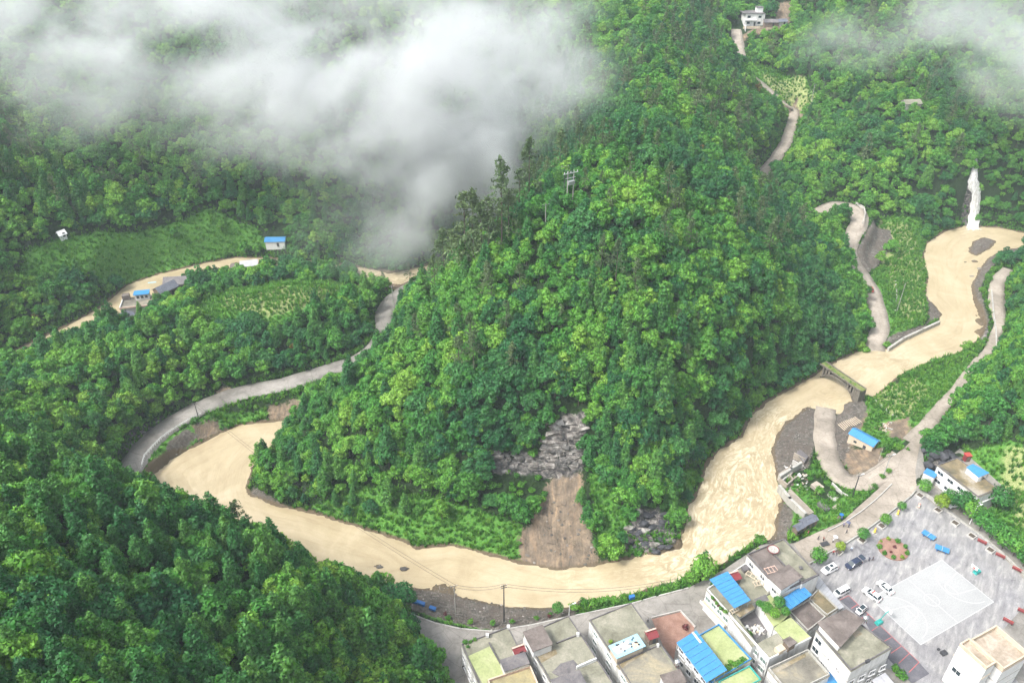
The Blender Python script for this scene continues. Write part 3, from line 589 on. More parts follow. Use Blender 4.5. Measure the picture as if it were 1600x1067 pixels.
X, Y = sites(3.5, 1.6); X2, Y2 = sites(3.3, 1.5, 330); sl = np.hypot(bil(H, X2+2, Y2)-bil(H, X2-2, Y2), bil(H, X2, Y2+2)-bil(H, X2, Y2-2))/4; k_ = sl > .75; X = np.r_[X, X2[k_]]; Y = np.r_[Y, Y2[k_]]; ok = clear_of(X, Y, 2.2)
for f in FIELD: ok &= (poly_sd(f, X, Y) > 1) | (rng.random(len(X)) < .07)
NOTREE = [GL([(1060,880),(1100,870),(1180,838),(1215,800),(1215,740),(1290,750),(1335,775),(1300,825),(1240,850),(1140,910)]), GL([(600,925),(700,930),(850,950),(900,935),(1020,915),(1100,885),(1080,922),(985,945),(890,965),(770,990),(690,978),(620,950)]), GL([(1340,640),(1350,618),(1400,588),(1500,550),(1530,548),(1500,590),(1455,640),(1425,690),(1380,700)]), GL([(1350,430),(1400,395),(1420,340),(1445,380),(1450,470),(1440,515),(1390,545),(1372,480)]), GL([(1385,360),(1350,330),(1400,330),(1440,370),(1400,400)])]
for f in NOTREE: ok &= (poly_sd(f, X, Y) > 0) | (rng.random(len(X)) < .03)
for cx, cy, r_ in OPEN: ok &= np.hypot(X-cx, Y-cy) > r_
hd = U(1232,292,20); hid = np.hypot(X-hd[0], Y-hd[1]) < 25
for sft in (3, 6, 8.5): R_ = np.hypot(X, Y); ok &= (bil(SD['rock'], X+X/R_*sft, Y+Y/R_*sft) > .3) | (sft > 7); ok &= hid | (bil(roadvis, X+X/R_*sft, Y+Y/R_*sft) > .3)
sdg = bil(SD['grass'], X, Y); ok &= (sdg > 0) | (rng.random(len(X)) < .10)
X, Y = X[ok], Y[ok]; Z = bil(H, X, Y); PT = np.stack([X, Y, Z], 1); n_ = len(X)
fx, fy, fd = proj(X, Y, Z+3); inframe = (fx > -40) & (fx < 1640) & (fy > -40) & (fy < 1110)
front = (poly_sd(UL([(-400,620,40),(100,640,40),(300,790,36),(520,900,26),(700,1080,8),(700,1400,8),(-400,1400,60)]), X, Y) < 0)
nz = vnoise(X, Y, 38, 41)+vnoise(X, Y, 14, 42)*.5
kind = np.where(rng.random(n_) < np.where(front, .55+.6*nz, .16+.7*nz), 1, 0)      # 1 = fir, 0 = broadleaf
kind = np.where((X > 55) & (Y > 270), np.where(rng.random(n_) < .08, 1, 0), kind)
ridge = poly_sd([(*U(p[0], p[1], 70)[:2],) for p in ((905,215),(985,170),(1030,240),(960,300))]+[], X, Y)
kind = np.where((rng.random(n_) < .05) & ~front & (Z > 25), 2, kind)
small = sstep(0, 14, bil(sdR, X, Y))*.55+.45
sc = np.clip(rng.normal(.98, .24, n_), .5, 1.6)*np.where(kind == 1, rng.uniform(.7, 1.1, n_), 1)*np.where(kind == 0, .75+.25*small, .9)
pn = vnoise(X, Y, 22, 55)+rng.normal(0, .22, n_)+np.where((X > 60) & (X < 130) & (Y < 300), -.25, 0); var = rng.integers(0, 12, n_)*11; var = np.where(kind == 0, np.where(pn > .22, 6+rng.integers(0, 2, n_), np.where(pn < -.2, 8+rng.integers(0, 2, n_), np.where(rng.random(n_) < .012, 10, rng.integers(0, 6, n_)))), var//11); rot = rng.uniform(0, 6.283, n_); vis = visible(PT, 5.0) & inframe
size = sc/np.maximum(fd, 1)*np.where(vis, 1, 0)
KIND = [('broadleaf_tree', BROAD, TR_B, 'broadleaf tree'), ('fir_tree', FIR, [TR_F], 'fir tree'), ('pine_tree', PINE, [TR_P], 'pine tree')]
MARKS = [(150,880,'the lower left corner'),(330,760,'the hidden end of the grey valley road'),(560,960,'the foot of the lower left hill'),(420,900,'the crest of the lower left hill'),(250,1020,'the bottom edge on the left hill'),(60,720,'the left edge above the near hill'),(680,1030,'the start of the village street'),
 (300,590,'the valley road bend'),(130,640,'the bare rock by the valley road'),(480,540,'the spur inside the river loop'),(410,440,'the grassy field of the spur'),(200,520,'the grey terrace house'),(870,700,'the limestone cliff'),(870,830,'the bare landslide'),(520,700,'the left foot of the central hill'),(700,800,'the muddy river below the central hill'),
 (1010,830,'the dark wet rock face'),(1090,690,'the river rapids'),(890,330,'the hilltop pylon'),(760,440,'the misty pine row'),(880,520,'the middle of the central hill'),(1080,450,'the dark flank of the central hill'),(1240,500,'the mountain road below the flank'),(1270,590,'the ruined arch bridge'),(1000,250,'the high ridge'),(1180,130,'the farmhouse track'),
 (1300,260,'the hairpin bend'),(1520,300,'the waterfall'),(1560,480,'the far bank track'),(1500,640,'the karst outcrop wood'),(1420,190,'the lone grey roof'),(250,300,'the terraced fields'),(640,330,'the lower edge of the mist')]
MK = np.array([m_[:2] for m_ in MARKS], float)
def where_(x, y):
    d = MK-[x, y]; i = int(np.argmin((d**2).sum(1))); dx, dy = x-MK[i, 0], y-MK[i, 1]; far_ = 'just ' if math.hypot(dx, dy) < 45 else ''
    return far_+(('right of ' if dx > 0 else 'left of ') if abs(dx) > abs(dy) else ('below ' if dy > 0 else 'above '))+MARKS[i][2]
single = np.zeros(n_, bool)
for kd, (nm, crowns, trunks, cat) in enumerate(KIND):
    q = np.where((kind == kd) & (size > 0))[0]; q = q[np.argsort(-size[q])][:(285 if kd < 2 else 70)]; single[q] = True
    for i in q:
        sz_ = 'small' if sc[i] < .88 else 'large' if sc[i] > 1.12 else 'mid sized'
        lab = sz_+{'broadleaf_tree': ' rounded broadleaf tree ', 'fir_tree': ' puffy narrow fir ', 'pine_tree': ' thin wispy pine '}[nm]+where_(fx[i], fy[i])
        t = empty(nm, (X[i], Y[i], Z[i]), rot[i], lab, cat, {'broadleaf_tree': 'broadleaf trees', 'fir_tree': 'firs', 'pine_tree': 'pines'}[nm]+' of the wooded slopes'); t.scale = (sc[i],)*3
        link('crown', crowns[var[i] % len(crowns)], t); link('trunk', trunks[var[i] % len(trunks)], t)
protos = [joined(BROAD[i], TR_B[i % 2]) for i in range(11)]+[joined(f, TR_F) for f in FIR]+[joined(f, TR_P) for f in PINE]
q = ~single; base = np.array([0, 11, 15])[kind]; cnt = np.array([11, 4, 3])[kind]
gn_scatter('forest', 'dense green wood covering the valley slopes', protos, PT[q]-[0, 0, .3], sc[q][:, None]*np.ones(3), rot[q], (base+var % cnt)[q])
# undergrowth everywhere the trees leave room, thick on the banks
X, Y = sites(2.3, 1.2, 470); ok = clear_of(X, Y, .5) & (bil(sdR, X, Y) > .3)
fl = np.zeros(len(X), bool)
for f in FIELD: fl |= poly_sd(f, X, Y) < 0
ok &= ~fl | (rng.random(len(X)) < .28)
for cx, cy, r_ in OPEN: ok &= np.hypot(X-cx, Y-cy) > r_*.75
den = np.where(bil(SD['grass'], X, Y) < 0, .45, .75); ok &= rng.random(len(X)) < den; X, Y = X[ok], Y[ok]; fl = fl[ok]
s = rng.uniform(.5, 1.35, len(X))*np.where(fl, .8, 1); s = np.where(bil(SD['grass'], X, Y) < 0, s*.6, s)
gn_scatter('undergrowth', 'bright green bushes filling the gaps of the wood', BUSH, np.stack([X, Y, bil(H, X, Y)-.15], 1), s[:, None]*np.array([1, 1, .9]), rng.uniform(0, 6, len(X)), rng.integers(0, 4, len(X)))
X, Y = sites(1.15, .6, 470); near = (bil(SD['grass'], X, Y) < .8) | ((bil(sdR, X, Y) < 6) & (bil(sdR, X, Y) > .5)) | (bil(roadsd, X, Y) < 3)
ok = near & (bil(sdR, X, Y) > .35) & (bil(roadsd, X, Y) > .15) & (poly_sd(VILLAGE, X, Y) > .2) & (bil(SD['gravel'], X, Y) > .3) & (bil(SD['soil'], X, Y) > .3)
X, Y = X[ok], Y[ok]; s = rng.uniform(.5, 1.2, len(X))
gn_scatter('tall_grass', 'tall green grass on the river banks', TUFT, np.stack([X, Y, bil(H, X, Y)-.05], 1), s[:, None]*np.ones(3), rng.uniform(0, 6, len(X)), rng.integers(0, 3, len(X)))
# ------------------------------------------------------------------ village materials
def roof_material(name, a, b, c, s=.22, off=0.0):
    m, ns, ls = new_mat(name); p = geo_pos(ns); mp = ns.new('ShaderNodeMapping'); mp.inputs['Location'].default_value = (off, off*.7, 0); ls.new(p, mp.inputs['Vector'])
    f = noise_n(ns, ls, s, 7, mp.outputs[0], .68, .8); g = noise_n(ns, ls, 1.9, 5, mp.outputs[0], .7)
    col = ramp(ns, ls, f, [(.34, a), (.5, b), (.63, c)])
    col = mixc(ns, ls, .45, col, ramp(ns, ls, g, [(.3, (.5, .5, .5)), (.65, (1.15, 1.15, 1.15))]), 'MULTIPLY')
    out_bsdf(ns, ls, col, ramp(ns, ls, f, [(.4, (.35, .35, .35)), (.6, (.9, .9, .9))]), g, .15, .05, .4); return m
M['roof_grey'] = roof_material('mossy_grey_roof', (.15, .145, .105), (.225, .22, .165), (.30, .285, .225))
M['roof_grey2'] = roof_material('stained_grey_roof', (.13, .12, .10), (.22, .205, .165), (.33, .29, .2), .15, 40)
M['roof_green'] = roof_material('algae_pool_roof', (.25, .29, .12), (.33, .37, .17), (.40, .42, .23), .12, 9)
M['roof_yellow'] = roof_material('yellow_stained_roof', (.24, .21, .12), (.34, .30, .17), (.42, .34, .16), .2, 77)
M['roof_brown'] = roof_material('brown_screed_roof', (.10, .082, .074), (.15, .125, .112), (.2, .17, .155), .3, 21)
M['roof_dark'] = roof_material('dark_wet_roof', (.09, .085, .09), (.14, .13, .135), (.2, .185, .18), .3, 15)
M['roof_sand'] = roof_material('sandy_roof', (.26, .21, .155), (.36, .30, .235), (.45, .395, .33), .25, 5)
M['roof_moss'] = roof_material('moss_and_rust_roof', (.09, .085, .055), (.22, .175, .10), (.33, .30, .245), .13, 61)
def wall_mat(name, c, streak=.5):
    m, ns, ls = new_mat(name); p = geo_pos(ns); mp = ns.new('ShaderNodeMapping'); mp.inputs['Scale'].default_value = (1.2, 1.2, .12); ls.new(p, mp.inputs['Vector'])
    f = noise_n(ns, ls, 1.1, 5, mp.outputs[0], .7); g = noise_n(ns, ls, .5, 5, p, .6)
    col = mixc(ns, ls, streak, c, ramp(ns, ls, f, [(.36, (.5, .49, .46)), (.56, (1, 1, 1))]), 'MULTIPLY')
    col = mixc(ns, ls, .3, col, ramp(ns, ls, g, [(.3, (.75, .74, .7)), (.6, (1, 1, 1))]), 'MULTIPLY')
    out_bsdf(ns, ls, col, .8, None, spec=.3); return m
M['white'] = wall_mat('white_render', (.68, .68, .67)); M['cream'] = wall_mat('cream_render', (.56, .47, .36), .3); M['pinkish'] = wall_mat('pink_tile_trim', (.62, .44, .37), .3)
M['greywall'] = wall_mat('grey_cement', (.42, .41, .38), .6); M['fresh'] = wall_mat('fresh_white_wall', (.72, .72, .71), .15)
M['timber'] = mat_noise('weathered_timber', (.12, .09, .07), (.22, .17, .13), 2, .9)
M['slate'] = mat_noise('slate_tiles', (.09, .10, .13), (.17, .18, .21), 1.2, .6)
M['glass'] = mat_plain('dark_glass', (.03, .045, .055), .12, .6, dirt=0); M['glass_g'] = mat_plain('green_glass', (.16, .23, .2), .2, .6, dirt=.2)
M['frame'] = mat_plain('window_frame', (.7, .7, .7), .5); M['steel'] = mat_plain('galvanised_steel', (.5, .51, .52), .4, .5, .6)
M['dark'] = mat_plain('dark_metal', (.05, .05, .055), .5); M['red'] = mat_plain('red_paint', (.42, .06, .05), .5); M['darkred'] = mat_plain('dark_red_paint', (.2, .035, .04), .6)
M['teal'] = mat_plain('teal_paint', (.03, .33, .30), .4, .5); M['yellow'] = mat_plain('yellow_paint', (.75, .5, .06), .4); M['whitep'] = mat_plain('white_paint', (.8, .8, .8), .4)
M['blackp'] = mat_plain('black_rubber', (.02, .02, .02), .7, dirt=0); M['navy'] = mat_plain('navy_car_paint', (.025, .035, .07), .2, .6, dirt=0); M['carwhite'] = mat_plain('white_car_paint', (.82, .82, .82), .22, .6, dirt=.05)
M['tank'] = mat_plain('stainless_tank', (.6, .6, .62), .25, .5, .8); M['blue_bin'] = mat_plain('blue_plastic', (.03, .16, .45), .5); M['skin'] = mat_plain('skin', (.45, .28, .2), .6, dirt=0)
def sheet_mat(name, c):
    m, ns, ls = new_mat(name); tc = ns.new('ShaderNodeTexCoord').outputs['Object']; f = noise_n(ns, ls, .9, 5, geo_pos(ns), .7)
    w = ns.new('ShaderNodeTexWave'); w.inputs['Scale'].default_value = 1.6; w.bands_direction = 'X'; ls.new(tc, w.inputs['Vector'])
    col = mixc(ns, ls, .35, c, ramp(ns, ls, f, [(.3, (.62, .66, .7)), (.6, (1, 1, 1))]), 'MULTIPLY')
    out_bsdf(ns, ls, col, .42, w.outputs['Fac'], .35, .04, .4); return m
M['blue'] = sheet_mat('blue_steel_sheet', (.05, .225, .47)); M['ltblue'] = sheet_mat('pale_blue_sheet', (.32, .55, .68)); M['greysheet'] = sheet_mat('grey_steel_sheet', (.42, .42, .44))

# ------------------------------------------------------------------ geometry of a block from three roof corners read in the photograph
def rect(A, B, D, z, zd=None):
    a, b, d = (np.array(U(p[0], p[1], z)[:2]) for p in (A, B, D)); u = (b-a)/np.linalg.norm(b-a); v = np.array([-u[1], u[0]]); w = (d-a)@v
    return [a, b, b+v*w, a+v*w]
def shrink(P, k):
    c = sum(P)/len(P); n = len(P); out = []
    for i in range(n):
        e0 = P[i]-P[i-1]; e1 = P[(i+1) % n]-P[i]; e0 = e0/np.linalg.norm(e0); e1 = e1/np.linalg.norm(e1); out.append(P[i]+(e1-e0)*k)
    return out
def lerp(P, s, t):
    """point inside a 4-corner block, s along side 0, t across"""
    return P[0]+(P[1]-P[0])*s+(P[3]-P[0])*t
_wc = {}
def window_on(root, P, side, s, z, w=1.5, h=1.4, mat='glass', fr='frame', mull=1):
    a, b = P[side], P[(side+1) % 4]; d = (b-a)/np.linalg.norm(b-a); c = sum(P)/4; nrm = np.array([d[1], -d[0]]);
    if (c-(a+b)/2)@nrm > 0: nrm = -nrm
    p = a+(b-a)*s; ang = math.atan2(nrm[0]*-1, nrm[1]*1)+math.pi     # local -Y looks outward
    key = (w, h, mat, fr, mull)
    if key not in _wc:
        f = MB(); t = .09
        for x, zz, ww, hh in ((0, h/2, w+.16, t), (0, -h/2, w+.16, t), (-w/2, 0, t, h-t), (w/2, 0, t, h-t)): f.box((x, -.05, zz), (ww, .14, hh))
        for k in range(mull): f.box(((k+1)*w/(mull+1)-w/2, -.04, 0), (.06, .10, h-t))
        f.box((0, -.12, -h/2-.07), (w+.4, .28, .07))
        g = MB().box((0, -.012, 0), (w-.06, .03, h-.06)); _wc[key] = (f.mesh('window', M[fr]), g.mesh('pane', M[mat]))
    o = link('window', _wc[key][0], root); o.location = (p[0]-root.location.x, p[1]-root.location.y, z-root.location.z); o.rotation_euler = (0, 0, ang)
    link('pane', _wc[key][1], o)
def R2(root, P): return [np.array([p[0]-root.location.x, p[1]-root.location.y]) for p in P]
def slab(root, name, P, z0, z1, mat): z = root.location.z; return MB().prism([tuple(p) for p in R2(root, P)], z0-z, z1-z).build(name, M[mat], root)
def parapet(root, P, z, h=.9, t=.22, mat='white', cap=None, gaps=()):
    for i in range(4):
        if i in gaps: continue
        a, b = P[i], P[(i+1) % 4]; d = (b-a)/np.linalg.norm(b-a); c = sum(P)/4; n = np.array([-d[1], d[0]]); n = n if (c-a)@n > 0 else -n
        e = t if i % 2 else 0.0; q = [a+d*e, b-d*e, b-d*e+n*t, a+d*e+n*t]
        o = slab(root, 'parapet', q, z+.002, z+h, mat)
        if cap: q2 = [a+d*e-n*.05, b-d*e-n*.05, b-d*e+n*(t+.05), a+d*e+n*(t+.05)]; zz = root.location.z; k = MB().prism([tuple(p) for p in R2(root, q2)], z+h+.002-zz, z+h+.08-zz).build('coping', M[cap], o)
def block(name, label, cat, A, B, D, zr, z0=VZ, wall='white', roof='roof_grey', par=.5, parmat='roof_dark', wins=(), cap=None, bands=True, P=None, group=None, gaps=(), storey=3.1):
    P = P or rect(A, B, D, zr); c = sum(P)/4; root = empty(name, (c[0], c[1], z0), 0, label, cat, group)
    slab(root, 'wall', P, z0-.6, zr-.16, wall); Q = shrink(P, .03)
    slab(root, 'roof', shrink(P, -.12), zr-.158, zr, roof)
    if par: parapet(root, P, zr, par, .2, parmat, cap, gaps)
    if bands:
        z = z0+storey
        while z < zr-1.5: slab(root, 'floor_band', shrink(P, -.05), z, z+.16, 'greywall'); z += storey
    for (side, n, zs, w, h, mt) in wins:
        for z in zs:
            for k in range(n): window_on(root, P, side, (k+.5)/n, z, w, h, mt)
    return root, P
def canopy(name, label, cat, quad, zs, mat='blue', panels=6, posts=True, zfloor=None, group=None, thick=.08, split=(0, 1)):
    """a sheet roof: quad of pixel corners with their heights, split into side by side panels, on posts"""
    Q = [np.array(U(p[0], p[1], z)) for p, z in zip(quad, zs)]; zf = zfloor if zfloor is not None else min(zs)-2.6; c = sum(Q)/4
    root = empty(name, (c[0], c[1], zf), 0, label, cat, group); L = lambda p: (p[0]-c[0], p[1]-c[1], p[2]-zf)
    for k in range(panels):
        s0 = k/panels+.004; s1 = (k+1)/panels-.004; zo = .035*(k % 2)
        a = Q[0]+(Q[1]-Q[0])*s0; b = Q[0]+(Q[1]-Q[0])*s1; d = Q[3]+(Q[2]-Q[3])*s0; e = Q[3]+(Q[2]-Q[3])*s1; vs = [L(p) for p in (a, b, e, d)]; ar = (vs[1][0]-vs[0][0])*(vs[2][1]-vs[0][1])-(vs[2][0]-vs[0][0])*(vs[1][1]-vs[0][1])
        if ar < 0: vs = vs[::-1]
        m = MB(); m.add([(x, y, z-thick+zo) for x, y, z in vs]+[(x, y, z+zo) for x, y, z in vs], [(3, 2, 1, 0), (4, 5, 6, 7), (0, 1, 5, 4), (1, 2, 6, 5), (2, 3, 7, 6), (3, 0, 4, 7)]); m.build('roof_panel', M[mat], root)
    if posts:
        cc = sum(Q)/4
        for p in list(Q)+[(Q[0]+Q[3])/2, (Q[1]+Q[2])/2]:
            p = cc+(p-cc)*.93; x, y, z = L(p); MB().box((x, y, (z-.12)/2), (.12, .12, z-.12)).build('post', M['steel'], root)
    return root, Q

# ------------------------------------------------------------------ paved surfaces
M['plaza'] = None
def plaza_material():
    m, ns, ls = new_mat('plaza_paving'); p = geo_pos(ns); mp = ns.new('ShaderNodeMapping'); mp.inputs['Rotation'].default_value = (0, 0, .62); ls.new(p, mp.inputs['Vector'])
    mp2 = ns.new('ShaderNodeMapping'); mp2.inputs['Scale'].default_value = (1, .25, 1); ls.new(mp.outputs[0], mp2.inputs['Vector'])
    f = noise_n(ns, ls, .25, 7, p, .7, .6); g = noise_n(ns, ls, .8, 6, mp2.outputs[0], .7, .4); h = noise_n(ns, ls, .13, 5, p, .65)
    col = ramp(ns, ls, g, [(.33, (.19, .187, .195)), (.5, (.265, .26, .265)), (.66, (.38, .375, .365))])
    col = mixc(ns, ls, .75, col, ramp(ns, ls, f, [(.33, (.62, .62, .65)), (.48, (1, 1, 1))]), 'MULTIPLY')
    col = mixc(ns, ls, .5, col, ramp(ns, ls, h, [(.35, (.75, .75, .8)), (.6, (1.1, 1.08, 1.03))]), 'MULTIPLY')
    b = ns.new('ShaderNodeTexBrick'); b.inputs['Scale'].default_value = .5; b.inputs['Mortar Size'].default_value = .012; b.inputs['Color1'].default_value = (1, 1, 1, 1); b.inputs['Color2'].default_value = (.93, .93, .93, 1); b.inputs['Mortar'].default_value = (.72, .72, .72, 1); ls.new(mp.outputs[0], b.inputs['Vector'])
    col = mixc(ns, ls, .6, col, b.outputs[0], 'MULTIPLY')
    out_bsdf(ns, ls, col, ramp(ns, ls, f, [(.35, (.25, .25, .25)), (.55, (.75, .75, .75))]), g, .1, .03, .4); return m
M['plaza'] = plaza_material()
M['court'] = mat_noise('pale_court', (.31, .315, .315), (.37, .375, .375), .1, .6, .05, 3); M['line'] = mat_plain('line_paint', (.50, .51, .51), .7, dirt=.2); M['redline'] = mat_plain('red_line_paint', (.42, .12, .12), .7, dirt=.3)
M['bay'] = mat_noise('bay_asphalt', (.085, .085, .1), (.14, .135, .15), .5, .7, .2, 4); M['redsoil'] = mat_noise('red_soil', (.22, .12, .09), (.32, .2, .155), .6, .95, .4, 4)
def sheet(name, px, z, mat, label=None, kind='structure'):
    P = px if len(px[0]) == 3 else UL(px, z)
    return tag(MB().sheet([(p[0], p[1]) for p in P], z).build(name, M[mat]), label, None, None, kind)
sheet('village_ground', VILLAGE, VZ-.06, 'asphalt', 'grey paved ground between the village houses')
sheet('street', STREET, VZ+.052, 'concrete', 'wide pale concrete street above the gardens')
sheet('lower_street', LOWER_STREET, VZ-.03, 'asphalt', 'grey street curving past the village houses')
sheet('plaza', PLAZA, VZ-.012, 'plaza', 'grey stone plaza with wet stains')
sheet('red_yard', [(1018,966),(1063,955),(1085,978),(1083,990),(1056,1010),(1053,1030),(1036,1008)], VZ+.01, 'redsoil', 'empty reddish earth plot between houses')
for i, q in enumerate([[(1018,966),(1063,955)], [(1063,955),(1086,980)]]):
    a, b = U(*q[0], VZ), U(*q[1], VZ); d = math.atan2(b[1]-a[1], b[0]-a[0])
    tag(MB().box(((a[0]+b[0])/2, (a[1]+b[1])/2, VZ+.3), (math.dist(a, b), .25, .6), d).build('plot_wall', M['kerb']), ['low mossy wall on the river side of the red earth plot', 'low mossy wall on the east side of the red earth plot'][i], 'wall')
# court with its lines, at real size
CQ = [np.array(U(*p, VZ)[:2]) for p in ((1476.5,872),(1555.5,938),(1434,1009.5),(1356,936))]
cc = sum(CQ)/4; cu = (CQ[0]-CQ[3])+(CQ[1]-CQ[2]); cu /= np.linalg.norm(cu); cv = np.array([-cu[1], cu[0]]); CL, CW = 26.6, 15.2
def cpt(x, y): p = cc+cu*x+cv*y; return (p[0], p[1])
court = tag(MB().sheet([cpt(-CL/2, -CW/2), cpt(CL/2, -CW/2), cpt(CL/2, CW/2), cpt(-CL/2, CW/2)], VZ+.006).build('court_floor', M['court']), 'pale grey basketball court floor', None, None, 'structure')
def strip(mb, pts, w, z):
    for a, b in zip(pts[:-1], pts[1:]):
        a = np.array(a); b = np.array(b); d = (b-a)/np.linalg.norm(b-a); n = np.array([-d[1], d[0]])*w/2; mb.add([(*(a-n), z), (*(b-n), z), (*(b+n), z), (*(a+n), z)], [(0, 1, 2, 3)])
ln = MB(); zl = VZ+.012; e = .1; z2 = zl+.004
strip(ln, [cpt(-CL/2+e, -CW/2+e), cpt(CL/2-e, -CW/2+e)], .14, zl); strip(ln, [cpt(CL/2-e, CW/2-e), cpt(-CL/2+e, CW/2-e)], .14, zl)
strip(ln, [cpt(-CL/2+e, -CW/2+e), cpt(-CL/2+e, CW/2-e)], .14, z2); strip(ln, [cpt(CL/2-e, -CW/2+e), cpt(CL/2-e, CW/2-e)], .14, z2); strip(ln, [cpt(0, -CW/2), cpt(0, CW/2)], .12, z2)
strip(ln, [cpt(1.8*math.cos(t), 1.8*math.sin(t)) for t in np.linspace(0, 6.2832, 33)], .12, z2+.004)
for s in (-1, 1):
    strip(ln, [cpt(s*(CL/2-1.5-6.4*math.cos(t)), 6.4*math.sin(t)) for t in np.linspace(-1.5, 1.5, 25)], .12, z2+.004)
    strip(ln, [cpt(s*CL/2, -2.9), cpt(s*(CL/2-5.6), -1.8)], .12, z2+.008); strip(ln, [cpt(s*CL/2, 2.9), cpt(s*(CL/2-5.6), 1.8)], .12, z2+.008); strip(ln, [cpt(s*(CL/2-5.6), -1.8), cpt(s*(CL/2-5.6), 1.8)], .12, z2+.012)
    strip(ln, [cpt(s*(CL/2-5.6-1.8*math.cos(t)), 1.8*math.sin(t)) for t in np.linspace(-1.57, 1.57, 17)], .12, z2+.016)
tag(ln.build('court_lines', M['line']), 'white lines of the basketball court', None, None, 'structure')
BAY = [(1312,937),(1325,929.5),(1434,1032),(1452,1052),(1425,1068),(1380,1020),(1352,972)]
sheet('parking_bays', BAY, VZ+.004, 'bay', 'dark asphalt strip of parking bays')
rl = MB()
for a, b in (((1326,930),(1436,1034)), ((1312,937),(1326,930)), ((1330,950),(1340,944)), ((1378,1003),(1393,995)), ((1392,1020),(1408,1009)), ((1404,1036),(1421,1020)), ((1420,1050),(1436,1034)), ((1362,985),(1375,976)), ((1345,966),(1358,959))):
    strip(rl, [U(*a, VZ)[:2], U(*b, VZ)[:2]], .16, VZ+.012+.002*len(rl.f))
tag(rl.build('bay_lines', M['redline']), 'red painted lines of the parking bays', None, None, 'structure')

# ------------------------------------------------------------------ houses
g3 = lambda s, n, zs, w=1.4, h=1.3, m='glass': (s, n, zs, w, h, m)
def facing(P):
    """the sides whose outer face looks towards the camera side"""
    out = []; c = sum(P)/4
    for i in range(4):
        m_ = (P[i]+P[(i+1) % 4])/2; n = m_-c; out.append((-(n@m_)/np.linalg.norm(n)/np.linalg.norm(m_), i))
    return [i for _, i in sorted(out)[::-1]]
def plain_wins(n1, n2, zs): return lambda P: None
def add_wins(root, P, side, n, zs, w=1.4, h=1.3, mat='glass', s0=0.0, s1=1.0, mull=1):
    for z in zs:
        for k in range(n): window_on(root, P, side, s0+(s1-s0)*(k+.5)/n, z, w, h, mat, 'frame', mull)
def side_of(P, nx_, ny_):
    """side whose outward normal is closest to a compass direction"""
    c = sum(P)/4; best = max(range(4), key=lambda i: (((P[i]+P[(i+1) % 4])/2-c)/np.linalg.norm((P[i]+P[(i+1) % 4])/2-c))@np.array([nx_, ny_])); return best
WESTF, SOUTHF, EASTF, NORTHF = (-.85, -.5), (.5, -.85), (.85, .5), (-.5, .85)
# B1 leftmost
r1, P = block('house', 'leftmost house of the row, its flat roof half covered by pale green algae', 'house', (721,1007), (794.3,979.4), (765,1105), 13.0, roof='roof_grey', par=.35, parmat='roof_dark', wall='white')
s = side_of(P, *WESTF); add_wins(r1, P, s, 5, (7, 10), 1.5, 1.4)
Zp = 13.0; pool = rect((731,1025), (765,1009.5), (760,1075), Zp); slab(r1, 'roof_pool', pool, Zp+.004, Zp+.05, 'roof_green')
for q in ((761.5,992.5), (794.3,979.4)):
    p = U(*q, 13.6); MB().box((p[0]-r1.location.x, p[1]-r1.location.y, 13.7-r1.location.z), (.7, .7, .8)).build('corner_pillar', M['fresh'], r1)
a, b = U(764,1003,13.3), U(789,1050,13.3); MB().box(((a[0]+b[0])/2-r1.location.x, (a[1]+b[1])/2-r1.location.y, 13.22-r1.location.z), (math.dist(a, b), .2, .4), math.atan2(b[1]-a[1], b[0]-a[0])).build('roof_divider', M['roof_dark'], r1)
P = rect((782,1031), (819.4,1018.6), (790,1047.5), 15.4); st = slab(r1, 'stair_house', P, 13.02, 15.2, 'white'); sr = slab(r1, 'stair_roof', shrink(P, -.15), 15.202, 15.4, 'roof_dark')
r1c, P = block('house', 'small house with an ochre roof rimmed by an orange tiled parapet', 'house', (762,1064), (828.4,1041.7), (778,1100), 13.6, roof='roof_yellow', par=.7, parmat='pinkish', wall='white', cap='cream'); add_wins(r1c, P, side_of(P, *EASTF), 3, (7, 10))
# B2
r2, P = block('house', 'tall white house with a brown slabbed stair head, second from left', 'house', (817.5,992.5), (888.5,961.8), (885,1115), 14.3, roof='roof_grey', par=.3, parmat='roof_dark')
add_wins(r2, P, side_of(P, *WESTF), 5, (6.9, 9.9, 12.6), 1.0, 1.3); P2 = rect((816.6,986.5), (847.6,975), (838,1016), 16.9); sh = slab(r2, 'stair_house', shrink(P2, .25), 14.304, 16.7, 'fresh'); slab(r2, 'stair_roof', P2, 16.702, 16.9, 'roof_brown')
p = U(903,990,15); MB().box((p[0]-r2.location.x, p[1]-r2.location.y, 14.8-r2.location.z), (.6, .6, 1.0)).build('corner_pillar', M['fresh'], r2)
a, b = U(867,1004,14.8), U(903,990,14.8); MB().box(((a[0]+b[0])/2-r2.location.x, (a[1]+b[1])/2-r2.location.y, 14.52-r2.location.z), (math.dist(a, b)-.8, .22, .42), math.atan2(b[1]-a[1], b[0]-a[0])).build('roof_divider', M['roof_dark'], r2)
a, b = U(901,1041,15.2), U(932,1027.5,15.2); MB().box(((a[0]+b[0])/2-r2.location.x, (a[1]+b[1])/2-r2.location.y, 14.8-r2.location.z), (math.dist(a, b), .3, 1.0), math.atan2(b[1]-a[1], b[0]-a[0])).build('cross_parapet', M['fresh'], r2)
P2 = rect((861,1062), (905,1046), (880,1100), 16.8); slab(r2, 'stair_house', P2, 14.304, 16.6, 'fresh'); slab(r2, 'stair_roof', shrink(P2, -.12), 16.602, 16.8, 'roof_dark')
